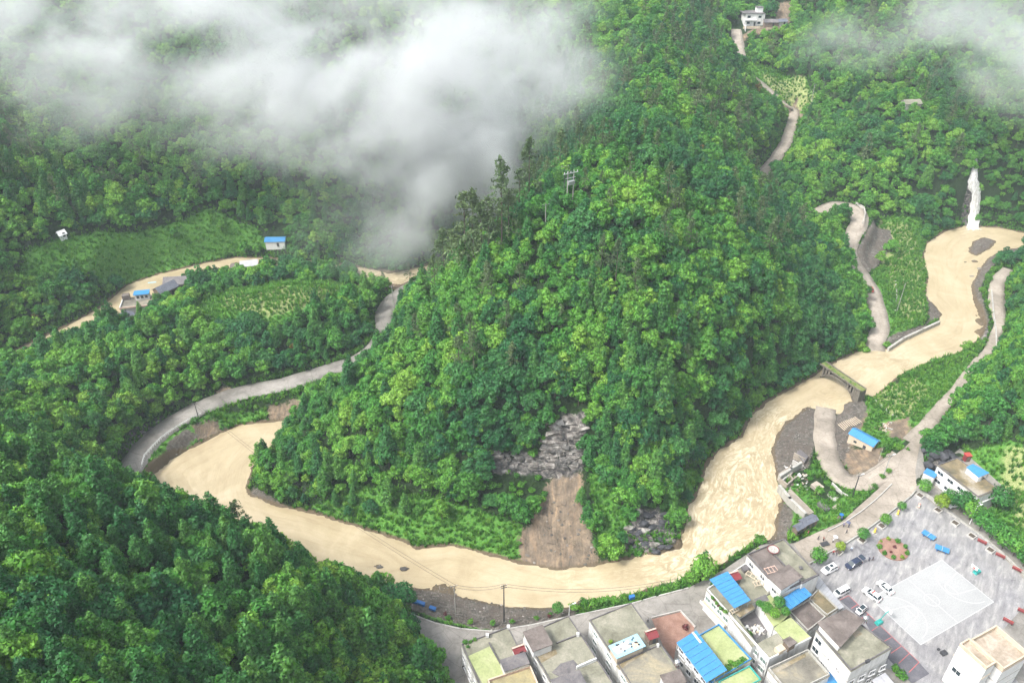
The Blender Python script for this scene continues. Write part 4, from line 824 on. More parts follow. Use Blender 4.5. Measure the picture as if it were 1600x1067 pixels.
# B4
r4, P = block('house', 'long white house with a pale blue shelter on its grey green roof', 'house', (921,968.5), (986.5,941.6), (1000,1115), 14.3, roof='roof_grey', par=.22, parmat='roof_dark')
add_wins(r4, P, side_of(P, *WESTF), 4, (7, 10, 12.7), 1.8, 1.2, 'glass_g'); sd4 = side_of(P, *WESTF)
Q = [U(*p, 14.3) for p in ((965,1037), (1029,1009), (1072,1075), (1005,1110))]; slab(r4, 'roof_stain_bed', [np.array(q[:2]) for q in Q], 14.304, 14.36, 'roof_grey2')
for (xx, yy) in ((1028,1007),): p = U(xx, yy, 15); MB().box((p[0]-r4.location.x, p[1]-r4.location.y, 14.8-r4.location.z), (.5, .5, .95)).build('corner_pillar', M['fresh'], r4)
a, b = U(966,1036,14.7), U(1027,1007.5,14.7); MB().box(((a[0]+b[0])/2-r4.location.x, (a[1]+b[1])/2-r4.location.y, 14.55-r4.location.z), (math.dist(a, b), .2, .45), math.atan2(b[1]-a[1], b[0]-a[0])).build('roof_divider', M['roof_dark'], r4)
P2 = rect((950.6,1008.5), (995.5,989), (958.5,1031), 16.7); slab(r4, 'roof_room', shrink(P2, .35), 14.304, 16.5, 'cream'); slab(r4, 'room_roof', P2, 16.502, 16.7, 'ltblue')
rr = random.Random(4)
for k in range(16):
    p = lerp(P2, .1+.8*rr.random(), .12+.76*rr.random()); MB().box((p[0]-r4.location.x, p[1]-r4.location.y, 16.78-r4.location.z), (.35, .3, .14), rr.random()).build('weight_block', M['dark'], r4)
P3 = [lerp(P2, .05, .3), lerp(P2, .62, .15), lerp(P2, .6, .62), lerp(P2, .1, .75)]; slab(r4, 'white_tarpaulin', P3, 16.704, 16.73, 'fresh'); P3 = [lerp(P2, .63, .5), lerp(P2, .85, .42), lerp(P2, .86, .8), lerp(P2, .64, .88)]; slab(r4, 'orange_board', P3, 16.704, 16.75, 'cream')
P2 = rect((1030.8,1053.9), (1062.3,1044.2), (1040,1075), 16.9); slab(r4, 'stair_house', shrink(P2, .2), 14.304, 16.7, 'white'); slab(r4, 'stair_roof', P2, 16.702, 16.9, 'roof_brown')
# small roof kiosk beside B4
def dormer(label, px, z0, w=2.2, d=2.0, h=2.2, rz=.35, body='timber'):
    p = U(*px, z0); t = empty('roof_hut', (p[0], p[1], z0), rz, label, 'hut'); MB().box((0, 0, h/2), (w, d, h)).build('wall', M[body], t)
    m = MB(); m.add([(-w/2-.2, -d/2-.2, h), (w/2+.2, -d/2-.2, h), (w/2+.2, d/2+.2, h), (-w/2-.2, d/2+.2, h), (-w/2-.2, 0, h+.55), (w/2+.2, 0, h+.55)], [(0, 1, 5, 4), (2, 3, 4, 5), (1, 2, 5), (3, 0, 4), (3, 2, 1, 0)]); m.build('roof', M['darkred'], t)
    MB().box((0, d*.34, h+.62), (w+.5, .35, .16)).build('ridge_board', M['pinkish'], t); MB().box((.2, -d/2-.02, .95), (.8, .05, 1.7)).build('door', M['dark'], t); return t
dormer('small timber hut with a white topped red roof beside the pale blue roof shelter', (1017,1000), 14.3)
dormer('small dark red roofed hut at the river end of the blue canopy terrace', (1145,908), 12.6, 2.6, 2.2, 1.9)
dormer('small red and white gabled hut behind the ochre roofed house', (811,1021), 13.1, 2.4, 1.6, 1.4, .4, 'white')
# B5
r5, P = block('house', 'white house with blue parapets round a green roof, by the red plot', 'house', (1062,1010), (1123,975.5), (1105,1072), 11.6, roof='roof_green', par=.5, parmat='blue', wall='white')
P5 = P; sw = side_of(P, *WESTF); add_wins(r5, P, sw, 4, (7, 9.9), 1.5, 1.5)
cw, Q = canopy('sheet_roof', 'large blue sheet metal roof with a white strip, by the red earth plot', 'roof', ((1056.7,1003.2), (1104,1066), (1136.3,1046.2), (1087.5,983.9)), (14, 14, 14.6, 14.6), 'blue', 7, True, 11.6)
a = Q[3]+(Q[0]-Q[3])*.22; b = a+(Q[1]-Q[0])*.28; c = b+(Q[1]-Q[2])*.06*-1; L = lambda p: (p[0]-cw.location.x, p[1]-cw.location.y, p[2]-cw.location.z+.06)
d = (Q[3]-Q[0])*.08; MB().add([L(a), L(b), L(b+d), L(a+d)], [(0, 1, 2, 3)]) if False else None
m = MB(); vs = [L(a), L(b), L(b+d), L(a+d)]; m.add(vs+[(x, y, z+.05) for x, y, z in vs], [(3, 2, 1, 0), (4, 5, 6, 7), (0, 1, 5, 4), (1, 2, 6, 5), (2, 3, 7, 6), (3, 0, 4, 7)]); m.build('skylight_strip', M['fresh'], cw)
wl_ = [Q[0][:2], Q[1][:2]]; n_ = (Q[3]-Q[0])[:2]; n_ = n_/np.linalg.norm(n_)*.35; WQ = [Q[0][:2]+n_, Q[1][:2]+n_, Q[1][:2]+n_*1.7, Q[0][:2]+n_*1.7]; slab(r5, 'upper_wall', WQ, 11.6, 13.85, 'white')
for s_ in (.15, .4, .65, .88): window_on(r5, WQ, 0, s_, 12.8, 1.5, 1.1, 'glass')
# B6
r6, P = block('house', 'house with a flooded yellow green roof and teal rim at the bottom edge', 'house', (1122,1065), (1171,1040.4), (1135,1090), 11.5, roof='roof_green', par=.4, parmat='teal', wall='white')
# B7 long white building with terrace, light well and gardens
def quadP(pts, z): return [np.array(U(*p, z)[:2]) for p in pts]
ZT = 12.4
r7, P7 = block('apartment_building', 'long white building with a planted roof terrace and an open light well', 'building', None, None, None, ZT, roof='roof_grey', par=0, P=quadP(((1104,921), (1166,880), (1202,926), (1141,962)), ZT))
add_wins(r7, P7, side_of(P7, *WESTF), 4, (7, 10), 1.6, 1.3, 'glass_g'); parapet(r7, P7, ZT, .5, .2, 'white', None, (2,))
P = quadP(((1141,962.5), (1202,926.5), (1232,959), (1207,975)), ZT); P = quadP(((1141,963), (1203,927.5), (1234,961), (1172,998)), ZT)
wellz = 8.6; rim = .9
c7 = lambda n, P, z1, mt='roof_grey', z0=VZ: (slab(r7, n, P, z0-.5, z1-.15, 'white'), slab(r7, 'roof', shrink(P, -.06), z1-.148, z1, mt))
PW = quadP(((1150,979), (1182,962), (1202,990), (1172,1003)), 11.0)
A7 = quadP(((1141,963), (1152,957.5), (1188,1004), (1177,1010)), ZT); c7('facade_block', quadP(((1141.3,963.5), (1149,959.5), (1183,1006), (1175,1010)), ZT), ZT)
c7('side_block', quadP(((1184,940), (1203,929), (1236,963), (1209,978)), ZT), ZT, 'roof_green')
c7('well_floor', quadP(((1152,965), (1184,946), (1208,980), (1180,998)), wellz), wellz, 'roof_dark')
c7('end_block', quadP(((1182,1005.5), (1208,984), (1232,961.5), (1267,995.5)), ZT) if False else rect((1182.5,1005.5), (1214,989), (1201,1028.8), ZT), ZT, 'roof_grey')
PE = rect((1214.8,988.3), (1233,963), (1200,1020), ZT); PE = quadP(((1209.5,981), (1233,961.5), (1267,995.5), (1236,1011)), ZT); c7('north_block', PE, ZT, 'roof_green')
Pf = quadP(((1141,963), (1160,952), (1220,1018), (1201,1029)), ZT); add_wins(r7, Pf, 3, 5, (7.2, 10.3), 1.6, 1.4, 'glass_g')
for k, (A, B) in enumerate((((1141,961), (1202,1029)), ((1201.5,1029), (1237,1011)), ((1237,1011), (1267,995.5)))):
    a, b = U(*A, ZT+.3), U(*B, ZT+.3); MB().box(((a[0]+b[0])/2-r7.location.x, (a[1]+b[1])/2-r7.location.y, ZT+.25-r7.location.z), (math.dist(a, b), .22, .5), math.atan2(b[1]-a[1], b[0]-a[0])).build('parapet', M['fresh'], r7)
p = quadP(((1223,999), (1234,993), (1246,1003), (1233,1011)), 14.6); slab(r7, 'stair_house', shrink(p, .2), ZT+.004, 14.4, 'timber'); slab(r7, 'stair_roof', p, 14.402, 14.6, 'roof_brown')
p = U(1219,1013,13.3); MB().box((p[0]-r7.location.x, p[1]-r7.location.y, 13.0-r7.location.z), (2.0, 1.5, 1.2), .5).build('wooden_crate', M['cream'], r7)
rr = random.Random(12)
for k in range(26):
    p = U(1165+rr.random()*28, 975+rr.random()*14, wellz+.3); MB().box((p[0]-r7.location.x, p[1]-r7.location.y, wellz+.2-r7.location.z), (rr.uniform(.4, 1.3), rr.uniform(.15, .6), rr.uniform(.15, .5)), rr.random()*3).build('rubble_piece', M[rr.choice(['fresh', 'cream', 'greywall', 'whitep'])], r7)
# balcony along the lane
a, b = U(1099,935,9.2), U(1137,974,9.2); n = np.array([b[1]-a[1], -(b[0]-a[0])]); n = n/np.linalg.norm(n); ang = math.atan2(b[1]-a[1], b[0]-a[0]); mx_ = ((a[0]+b[0])/2-r7.location.x, (a[1]+b[1])/2-r7.location.y)
MB().box((mx_[0], mx_[1], 8.4-r7.location.z), (math.dist(a, b), 2.2, .2), ang).build('balcony_floor', M['cream'], r7)
for s_ in (-1, 1): MB().box((mx_[0]+math.sin(ang)*1.05*s_, mx_[1]-math.cos(ang)*1.05*s_, 8.95-r7.location.z), (math.dist(a, b), .12, .9), ang).build('balcony_parapet', M['fresh'], r7)
canopy('sheet_roof', 'long blue sheet metal canopy on the terrace beside the river and the big round tree', 'roof', ((1108.3,904.6), (1147.6,950.2), (1172.9,937.5), (1136.8,892)), (15, 15, 15.3, 15.3), 'blue', 8, True, ZT)
# B8
r8, P8 = block('house', 'tall white house at the river with a two part brown and grey roof', 'house', (1167.2,866.7), (1224,842.7), (1220.3,924.9), 15.8, roof='roof_brown', par=.45, parmat='roof_dark')
P = quadP(((1197,855.8), (1224,842.7), (1279.8,899), (1253,913)), 15.8); P8b = P; slab(r8, 'east_wing', shrink(P, .01), VZ-.5, 15.80, 'white'); slab(r8, 'east_roof', shrink(P, .05), 15.802, 15.9, 'roof_grey'); parapet(r8, P, 15.9, .45, .2, 'roof_dark', None, (0,))
add_wins(r8, P8, side_of(P8, *WESTF), 3, (14.2,), 1.5, 1.3); 
P = rect((1220,925), (1253,904.6), (1202,903), 16.9); slab(r8, 'stair_house', shrink(P, .2), 15.81, 17.7, 'fresh'); slab(r8, 'stair_roof', shrink(P, -.1), 17.702, 17.9, 'roof_brown')
canopy('sheet_roof', 'blue sheet metal lean to roof below the tall white house beside the plaza', 'roof', ((1217,938.8), (1253.2,913.5), (1269,928.7), (1233,953.3)), (14.2, 14.2, 13.6, 13.6), 'blue', 6, True, 10.6)
r9, P = block('house', 'low brown roofed wing between the blue lean to and the large grey roof', 'house', None, None, None, 10.6, roof='roof_brown', par=.4, parmat='greywall', P=quadP(((1233,955), (1262,938), (1290,964), (1262,986)), 10.6))
r9b, P = block('house', 'narrow flat wing with an olive mossy roof beside the plaza', 'house', None, None, None, 10.2, roof='roof_moss', par=.5, parmat='greywall', P=quadP(((1263,936.5), (1278,921), (1309,951), (1292,962)), 10.2))
canopy('sheet_roof', 'narrow grey corrugated roof strip along the edge of the plaza', 'roof', ((1279,899), (1319,948), (1309,953), (1270,912)), (9, 9, 9.6, 9.6), 'greysheet', 9, True, VZ)
# B10
r10, P10 = block('house', 'big white house with a folded grey brown roof beside the parking bays', 'house', None, None, None, 15.2, roof='roof_grey', par=.4, parmat='roof_dark', P=quadP(((1275.7,985), (1322,958), (1393.2,1012), (1329.7,1048)), 15.2))
P10 = rect((1329.7,1047), (1275.7,985), (1393,1012), 15.2); sw = side_of(P10, *WESTF); add_wins(r10, P10, sw, 4, (6.8, 9.9, 13.0), 1.9, 1.6); ss = side_of(P10, *SOUTHF); add_wins(r10, P10, ss, 4, (6.8, 9.9), 1.6, 1.5)
P = quadP(((1276.5,972), (1322,951), (1351.5,968.5), (1313,1011)), 17.6); slab(r10, 'upper_storey', shrink(P, .5), 15.21, 17.4, 'fresh'); slab(r10, 'upper_roof', P, 17.402, 17.6, 'roof_brown')
p = U(1385,1025,14.5)
r11, P = block('house', 'low house with a rimmed beige roof in front of the long white building', 'house', (1200,1045), (1261.6,1016), (1225,1090), 10.8, roof='roof_grey2', par=.7, parmat='greywall'); 
canopy('sheet_roof', 'bright blue awning at the foot of the big white house, bottom edge', 'roof', ((1273,1056), (1301.4,1048), (1318,1069), (1290,1078)), (8.6, 8.6, 8.2, 8.2), 'blue', 4, True, VZ)
canopy('sheet_roof', 'pale corrugated shelter roof beside the pink gate at the bottom edge', 'roof', ((1362,1062), (1383,1050), (1400,1070), (1378,1085)), (8, 8, 7.6, 7.6), 'greysheet', 5, True, VZ)
# B12
r12, P = block('house', 'sand coloured roofed white house with cream parapets in the lower right corner', 'house', (1554.3,981), (1515,1003), (1606,1025), 15.5, roof='roof_sand', par=1.1, parmat='cream', wall='fresh', cap='cream')
P = rect((1500,1005), (1514.2,996.6), (1541.3,1043.2), 18.2); slab(r12, 'tower', P, VZ-.5, 17.3, 'fresh'); slab(r12, 'tower_roof', shrink(P, .02), 17.302, 17.4, 'roof_sand'); parapet(r12, P, 17.4, .8, .2, 'cream', 'cream'); slab(r12, 'cornice', shrink(P, -.12), 14.0, 14.2, 'cream')
window_on(r12, P, side_of(P, *WESTF), .72, 10.5, 2.0, 1.5, 'glass')
# B13
ZB = 11.3
r13, P = block('house', 'white two storey house with a rusty mossy roof beside the karst outcrop', 'house', (1464.8,727), (1528,776.5), (1495,714.5), ZB, roof='roof_moss', par=.25, parmat='roof_dark', wall='white')
sf = side_of(P, -.6, -.8)
add_wins(r13, P, sf, 4, (9.6, 6.6), 2.0, 1.2); slab(r13, 'balcony_band', shrink(P, -.35), 8.2, 8.5, 'fresh')
canopy('roof_shed', 'blue roofed shed with a white front on the mossy roof', 'shed', ((1509.8,729.4), (1529,745.6), (1546.3,738.5), (1520,724.3)), (13.4, 13.2, 13.7, 13.9), 'blue', 5, True, ZB)
q = rect((1511,731), (1529,746), (1514,727), 13.1); o = slab(r13, 'shed_wall', q, ZB+.01, 13.0, 'fresh')
r13b, P = block('annex', 'little white annex with a blue sheet roof beside the mossy roofed house', 'annex', (1443.5,738), (1460,746), (1448,731), 8.6, roof='blue', par=0, wall='white', bands=False)
t = empty('kiosk', (*U(1509,719,ZB)[:2], ZB), .1, 'narrow red shuttered hut at the back edge of the mossy roof', 'hut'); MB().box((0, 0, 1.1), (1.5, 1.4, 2.2)).build('wall', M['darkred'], t); MB().box((0, 0, 2.28), (1.8, 1.7, .16)).build('roof', M['red'], t); MB().box((0, -.72, 1.0), (1.0, .05, 1.7)).build('shutter', M['timber'], t)
# B14 ford shed
def gable_house(name, label, cat, A, B, D, ze, z0, rise, roof='blue', wall='cream', npan=6, over=.35, door=True):
    P = rect(A, B, D, ze); c = sum(P)/4; u = (P[1]-P[0]); L = np.linalg.norm(u); ang = math.atan2(u[1], u[0]); W = np.linalg.norm(P[3]-P[0]); t = empty(name, (c[0], c[1], z0), ang, label, cat); h = ze-z0
    m = MB(); m.add([(-L/2, -W/2, -.6), (L/2, -W/2, -.6), (L/2, W/2, -.6), (-L/2, W/2, -.6), (-L/2, -W/2, h), (L/2, -W/2, h), (L/2, W/2, h), (-L/2, W/2, h), (-L/2, 0, h+rise), (L/2, 0, h+rise)],
        [(3, 2, 1, 0), (0, 1, 5, 4), (2, 3, 7, 6), (1, 2, 6, 9, 5), (3, 0, 4, 8, 7), (4, 5, 9, 8), (6, 7, 8, 9)]); m.build('wall', M[wall], t)
    Lo = L/2+over; Wo = W/2+over; dz = rise*over/(W/2)
    for sgn in (-1, 1):
        for k in range(npan):
            x0 = -Lo+2*Lo*k/npan+.01; x1 = -Lo+2*Lo*(k+1)/npan-.01; e_ = .03*(k % 2); b = MB(); y0, z_0, y1, z_1 = sgn*Wo, h-dz+.04+e_, 0, h+rise+.04+e_
            v = [(x0, y0, z_0), (x1, y0, z_0), (x1, y1, z_1), (x0, y1, z_1)]; v = v if sgn < 0 else v[::-1]; b.add(v+[(x, y, z+.08) for x, y, z in v], [(3, 2, 1, 0), (4, 5, 6, 7), (0, 1, 5, 4), (1, 2, 6, 5), (2, 3, 7, 6), (3, 0, 4, 7)]); b.build('roof_panel', M[roof], t)
    MB().box((0, 0, h+rise+.14), (2*Lo, .3, .07)).build('ridge_cap', M[roof], t)
    if door: MB().box((L*.2, -W/2-.03, .95), (1.0, .06, 1.9)).build('door', M['dark'], t); MB().box((-L*.2, -W/2-.03, 1.4), (1.0, .06, .8)).build('window', M['glass'], t)
    return t
gable_house('shed', 'blue roofed pale shed standing between the ford road and the gardens', 'shed', (1327.5,677), (1364,697), (1337,668.5), 5.2, 1.9, .9, npan=8)
# slate pavilion
for i, (A, B, D, lab) in enumerate((((1258,821), (1278,811.5), (1251,812), 'larger slate roofed shelter at the river end of the street'), ((1246.5,828.5), (1258,822), (1242.5,820.5), 'smaller slate roofed shelter next to the larger one by the river'))):
    gable_house('shelter', lab, 'shelter', A, B, D, 7.6, 4.9, .5, 'slate', 'timber', 4, .25)
# ------------------------------------------------------------------ cars
def car_mesh_set(L, W, Hh, hood, boot, paint, van=False):
    """lofted body: cross sections along the length"""
    xs = [-L/2, -L/2+.08, -L/2+.5, L/2-.6, L/2-.1, L/2]; belt = Hh*.56
    prof = [(-L/2, .42, belt*.72), (-L/2+.12, .25, belt*.96), (-L/2+hood*.5, .22, belt), (-L/2+hood, .2, belt*1.03), (L/2-boot, .2, belt*1.05), (L/2-.15, .25, belt), (L/2, .42, belt*.75)]
    m = MB(); rows = []
    for x, z0, z1 in prof:
        w = W/2*(1 if abs(x) < L/2-.3 else .9); rows.append([(x, -w*.96, z0), (x, -w, (z0+z1)/2), (x, -w*.93, z1), (x, w*.93, z1), (x, w, (z0+z1)/2), (x, w*.96, z0)])
    vs = [v for r in rows for v in r]; n = 6; fs = [((i+1)*n+k, (i+1)*n+(k+1) % n, i*n+(k+1) % n, i*n+k) for i in range(len(rows)-1) for k in range(n)]+[tuple(range(n)), tuple(range((len(rows)-1)*n, len(rows)*n))[::-1]]
    m.add(vs, [f[::-1] for f in fs])
    body = m.mesh('body', M[paint])
    x0, x1, x2, x3 = -L/2+hood-.1, -L/2+hood+(.35 if van else .75), L/2-boot-(.1 if van else .35), L/2-boot+.15; z0 = belt*1.0; g = MB(); wb, wt = W/2*.9, W/2*.74
    g.add([(x0, -wb, z0), (x3, -wb, z0), (x3, wb, z0), (x0, wb, z0), (x1, -wt, Hh-.06), (x2, -wt, Hh-.06), (x2, wt, Hh-.06), (x1, wt, Hh-.06)], [(3, 2, 1, 0), (4, 5, 6, 7), (0, 1, 5, 4), (1, 2, 6, 5), (2, 3, 7, 6), (3, 0, 4, 7)]); glass = g.mesh('windows', M['glass'])
    r = MB(); r.add([(x1-.05, -wt-.02, Hh-.07), (x2+.05, -wt-.02, Hh-.07), (x2+.05, wt+.02, Hh-.07), (x1-.05, wt+.02, Hh-.07), (x1+.1, -wt*.8, Hh), (x2-.05, -wt*.8, Hh), (x2-.05, wt*.8, Hh), (x1+.1, wt*.8, Hh)], [(3, 2, 1, 0), (4, 5, 6, 7), (0, 1, 5, 4), (1, 2, 6, 5), (2, 3, 7, 6), (3, 0, 4, 7)])
    for s in (-1, 1):
        for xa, xb in ((x0, x1), (x3, x2)): r.tube([(xa, s*wb, z0), (xb, s*wt, Hh-.05)], .05, 4)
        r.tube([((x1+x2)/2, s*wb, z0), ((x1+x2)/2, s*wt, Hh-.05)], .045, 4)
    roof = r.mesh('roof', M[paint]); t = MB().tube([(0, -.12, 0), (0, .12, 0)], .33, 14).mesh('tyre', M['blackp']); rim = MB().tube([(0, -.13, 0), (0, .13, 0)], .19, 10).mesh('rim', M['steel'])
    hl = MB().box((0, 0, 0), (.12, .34, .14)).mesh('headlight', M['whitep']); tl = MB().box((0, 0, 0), (.1, .2, .3)).mesh('tail_light', M['red']); mi = MB().box((0, 0, 0), (.14, .2, .14)).mesh('mirror', M[paint]); return dict(L=L, W=W, H=Hh, body=body, glass=glass, roof=roof, tyre=t, rim=rim, hl=hl, tl=tl, mi=mi, belt=belt, x0=x0)
def car(cs, label, front, back, z=VZ, extra=None, cat='car', name='parked_car', group=None):
    a, b = U(*front, z+.7), U(*back, z+.7); c = ((a[0]+b[0])/2, (a[1]+b[1])/2, z); t = empty(name, c, math.atan2(b[1]-a[1], b[0]-a[0]), label, cat, group); L, W = cs['L'], cs['W']
    link('body', cs['body'], t); link('windows', cs['glass'], t); link('roof', cs['roof'], t)
    for sx in (-.31, .3):
        for sy in (-.46, .46): w = link('tyre', cs['tyre'], t, loc=(sx*L, sy*W, .33)); link('rim', cs['rim'], w)
    for s in (-1, 1): link('headlight', cs['hl'], t, loc=(-L/2+.04, s*W*.33, .62)); link('tail_light', cs['tl'], t, loc=(L/2-.02, s*W*.38, .72)); link('mirror', cs['mi'], t, loc=(cs['x0']+.25, s*(W/2+.06), cs['belt']+.1))
    if extra: extra(t, cs)
    return t
SUV = car_mesh_set(4.7, 1.9, 1.7, 1.15, .35, 'carwhite'); SUVN = car_mesh_set(4.9, 1.95, 1.75, 1.15, .3, 'navy'); VAN = car_mesh_set(4.5, 1.75, 1.95, .75, .15, 'carwhite', True); SED = car_mesh_set(4.5, 1.8, 1.5, 1.15, .8, 'carwhite')
REDC = car_mesh_set(4.0, 1.7, 1.5, .95, .5, 'red')
def sunroof(t, cs): MB().box((.35, 0, cs['H']+.02), (1.0, .8, .03)).build('sunroof', M['glass'], t)
def boot_open(t, cs): o = MB().box((0, 0, 0), (1.1, 1.6, .07)).build('tailgate', M['navy'], t); o.location = (cs['L']/2+.35, 0, cs['H']-.02); o.rotation_euler = (0, -.25, 0); MB().box((.1, 0, .04), (.5, 1.2, .03)).build('rear_glass', M['glass'], o)
def rails(t, cs):
    for s in (-1, 1): MB().box((.3, s*.62, cs['H']+.03), (2.0, .06, .05)).build('roof_rail', M['dark'], t)
def lightbar(t, cs): rails(t, cs); MB().box((.1, 0, cs['H']+.07), (.3, 1.1, .12)).build('roof_light_bar', M['red'], t)
car(SUV, 'white car with a dark sunroof parked under the tree beside the tall white house', (1286,893.5), (1307,883), extra=sunroof)
car(SUVN, 'dark navy car with its tailgate open, two people standing behind it', (1321,887), (1346,874), extra=boot_open)
car(VAN, 'boxy white van parked at the top of the red lined bays', (1304,930), (1325,919), cat='van')
car(SUV, 'white car with black roof rails and a red roof light, nearer the hoop', (1351.5,920), (1374,936.5), extra=lightbar)
car(SED, 'white car on the edge of the court, beyond the one with roof rails', (1374,908.5), (1393.5,925.5))
def darkroof(t, cs): MB().box((.2, 0, cs['H']+.02), (1.5, 1.0, .03)).build('sunroof', M['glass'], t)
car(car_mesh_set(3.2, 1.5, 1.5, .6, .3, 'carwhite', True), 'small white car with a dark roof panel in the red lined parking bay', (1340,957), (1352,947), extra=darkroof)
car(SED, 'white car half hidden by a tree in front of the mossy roofed house', (1484,789), (1499,784.5))
p = G(1361,450.5); car(REDC, 'small red car on the pale mountain road', (1359,447), (1362.5,455.5), 4.75, name='red_car')
for o in list(C.objects):
    if o.name.startswith('red_car'): o.name = 'car_on_road'
# ------------------------------------------------------------------ people
def person_mesh(seed, arm=.15, stride=.16, umbrella=False):
    rr = random.Random(seed); bm = bmesh.new(); V = {}; lay = bm.verts.layers.skin.verify()
    def v(n, x, y, z): V[n] = bm.verts.new((x, y, z))
    v('pel', 0, 0, .95); v('chest', 0, .01, 1.32); v('neck', 0, 0, 1.5); v('h0', 0, -.02, 1.6); v('h1', 0, -.02, 1.72)
    for s, k in ((-1, 'l'), (1, 'r')):
        f = stride*s; v(k+'hip', s*.1, 0, .92); v(k+'kn', s*.11, -f*.6-.02, .5); v(k+'an', s*.11, -f, .08); v(k+'to', s*.12, -f-.17, .04)
        up = umbrella and s > 0; v(k+'sh', s*.19, 0, 1.42); v(k+'el', s*(.25+arm*.3), -.03 if not up else -.12, 1.14); v(k+'wr', s*(.27+arm*.4), -.12 if not up else -.3, .9 if not up else 1.32); v(k+'ha', s*(.27+arm*.4), -.16 if not up else -.34, .81 if not up else 1.4)
    E_ = [('pel', 'chest'), ('chest', 'neck'), ('neck', 'h0'), ('h0', 'h1')]
    for k in 'lr': E_ += [('pel', k+'hip'), (k+'hip', k+'kn'), (k+'kn', k+'an'), (k+'an', k+'to'), ('chest', k+'sh'), (k+'sh', k+'el'), (k+'el', k+'wr'), (k+'wr', k+'ha')]
    for a, b in E_: bm.edges.new((V[a], V[b]))
    rad = dict(pel=.15, chest=.17, neck=.07, h0=.1, h1=.09); 
    for k in 'lr': rad.update({k+'hip': .11, k+'kn': .075, k+'an': .05, k+'to': .045, k+'sh': .075, k+'el': .05, k+'wr': .038, k+'ha': .045})
    me = bpy.data.meshes.new('body'); 
    for n, q in V.items(): q[lay].radius = (rad[n],)*2; q[lay].use_root = (n == 'pel')
    bm.to_mesh(me); bm.free(); o = bpy.data.objects.new('tmp', me); C.objects.link(o); o.modifiers.new('s', 'SKIN'); sb = o.modifiers.new('u', 'SUBSURF'); sb.levels = 1
    dg = bpy.context.evaluated_depsgraph_get(); out = bpy.data.meshes.new_from_object(o.evaluated_get(dg)); bpy.data.objects.remove(o); return out
PB = [person_mesh(1, .1, .18), person_mesh(2, .3, .06), person_mesh(3, .1, .1, True)]
def cloth(c): 
    k = 'cloth_%d_%d_%d' % tuple(int(x*100) for x in c)
    if k not in M: M[k] = mat_plain(k, c, .8, .2, dirt=.1)
    return M[k]
def person(px, top, legs, label, rz=0.0, pose=0, umb=None, z=VZ+.05):
    p = U(px[0], px[1]+4, z); t = empty('person', (p[0], p[1], z), rz, label, 'person', None); me = PB[pose].copy(); me.materials.clear()
    for m in (cloth(legs), cloth(top), M['skin'], M['blackp']): me.materials.append(m)
    for f in me.polygons:
        c = f.center; f.material_index = 3 if c.z > 1.66 and (c.y > -.07 or c.z > 1.76) else 2 if c.z > 1.5 or (abs(c.x) > .2 and c.z < .92 and c.z > .7) or (abs(c.x) > .24 and (c.z < 1.0 and c.z > .7)) else 1 if c.z > .93 else 3 if c.z < .09 else 0
        f.use_smooth = True
    link('body', me, t)
    if umb:
        k = empty('umbrella', (p[0], p[1], z+1.4), rz, umb[1], 'umbrella'); cx, cy = .3, -.3; MB().tube([(cx, cy, -.1), (cx, cy, .95)], .015, 5).build('shaft', M['steel'], k); n = 8; q = MB(); r_ = .62; q.add([(cx, cy, .95)]+[(cx+r_*math.cos(i*math.pi/4), cy+r_*math.sin(i*math.pi/4), .68+.0*i) for i in range(8)]+[(cx, cy, .91)]+[(cx+r_*.98*math.cos(i*math.pi/4), cy+r_*.98*math.sin(i*math.pi/4), .665) for i in range(8)], [(0, 1+i, 1+(i+1) % 8) for i in range(8)]+[(9, 10+(i+1) % 8, 10+i) for i in range(8)]); q.build('canopy', cloth(umb[0]), k)
D_ = (.03, .03, .04); B_ = (.06, .1, .25); W_2 = (.75, .75, .78); G_ = (.2, .2, .2)
person((1277.7,839), G_, D_, 'person in dark grey standing nearest the slate shelters on the street', .4, 0)
person((1286,841), (.25, .12, .1), D_, 'person in brown standing beside the one in dark grey', 2, 1)
person((1301,843), W_2, D_, 'person in a white top holding a white umbrella on the street', 1, 2, ((.8, .8, .82), 'white umbrella held by the person in a white top'))
person((1313.8,809.5), B_, D_, 'person under a blue umbrella by the low street wall', 2.5, 2, ((.02, .14, .42), 'blue umbrella held up by the low street wall'))
person((1317.5,819), (.22, .2, .32), D_, 'person in lilac grey just below the blue umbrella', 2.2, 1)
person((1309,808), (.3, .25, .2), G_, 'person in tan leaning at the end of the low street wall', .2, 1)
person((1325.5,820), (.1, .1, .16), (.05, .06, .1), 'person with a dark umbrella at the right of the street group', 4, 2, ((.12, .13, .2), 'dark grey umbrella at the right of the street group'))
person((1322,829), D_, D_, 'person all in black standing alone in the middle of the street', 1.3, 0)
person((1329.6,856.5), (.6, .7, .85), (.04, .05, .12), 'person in a pale blue shirt on the plaza edge', 3.3, 0, z=VZ)
person((1357.2,872.5), (.07, .08, .12), D_, 'person in dark clothes right behind the navy car', 2, 1, z=VZ)
person((1363,871.5), D_, (.06, .05, .05), 'person in black a step behind the navy car', 1, 0, z=VZ)
person((1301.5,862), (.4, .08, .08), D_, 'person in a red top beside the small white planter', 0, 1, z=VZ)
person((1306,864.5), (.12, .1, .12), G_, 'person in dark purple between the planter and the round tree', 2, 0, z=VZ)
person((1262,831), (.4, .1, .1), D_, 'person in a red jacket by the slate shelters', .9, 1)
person((724.5,1042), D_, (.03, .05, .1), 'person in black walking beside the leftmost house', 0, 0, z=VZ-.02)
person((929,1007), (.1, .35, .15), (.4, .05, .05), 'person in green in the alley between two white houses', 0, 1, z=VZ-.02)
person((1012,967), (.55, .52, .5), D_, 'person in pale grey at the corner of the red earth plot', 0, 1, z=VZ-.02)
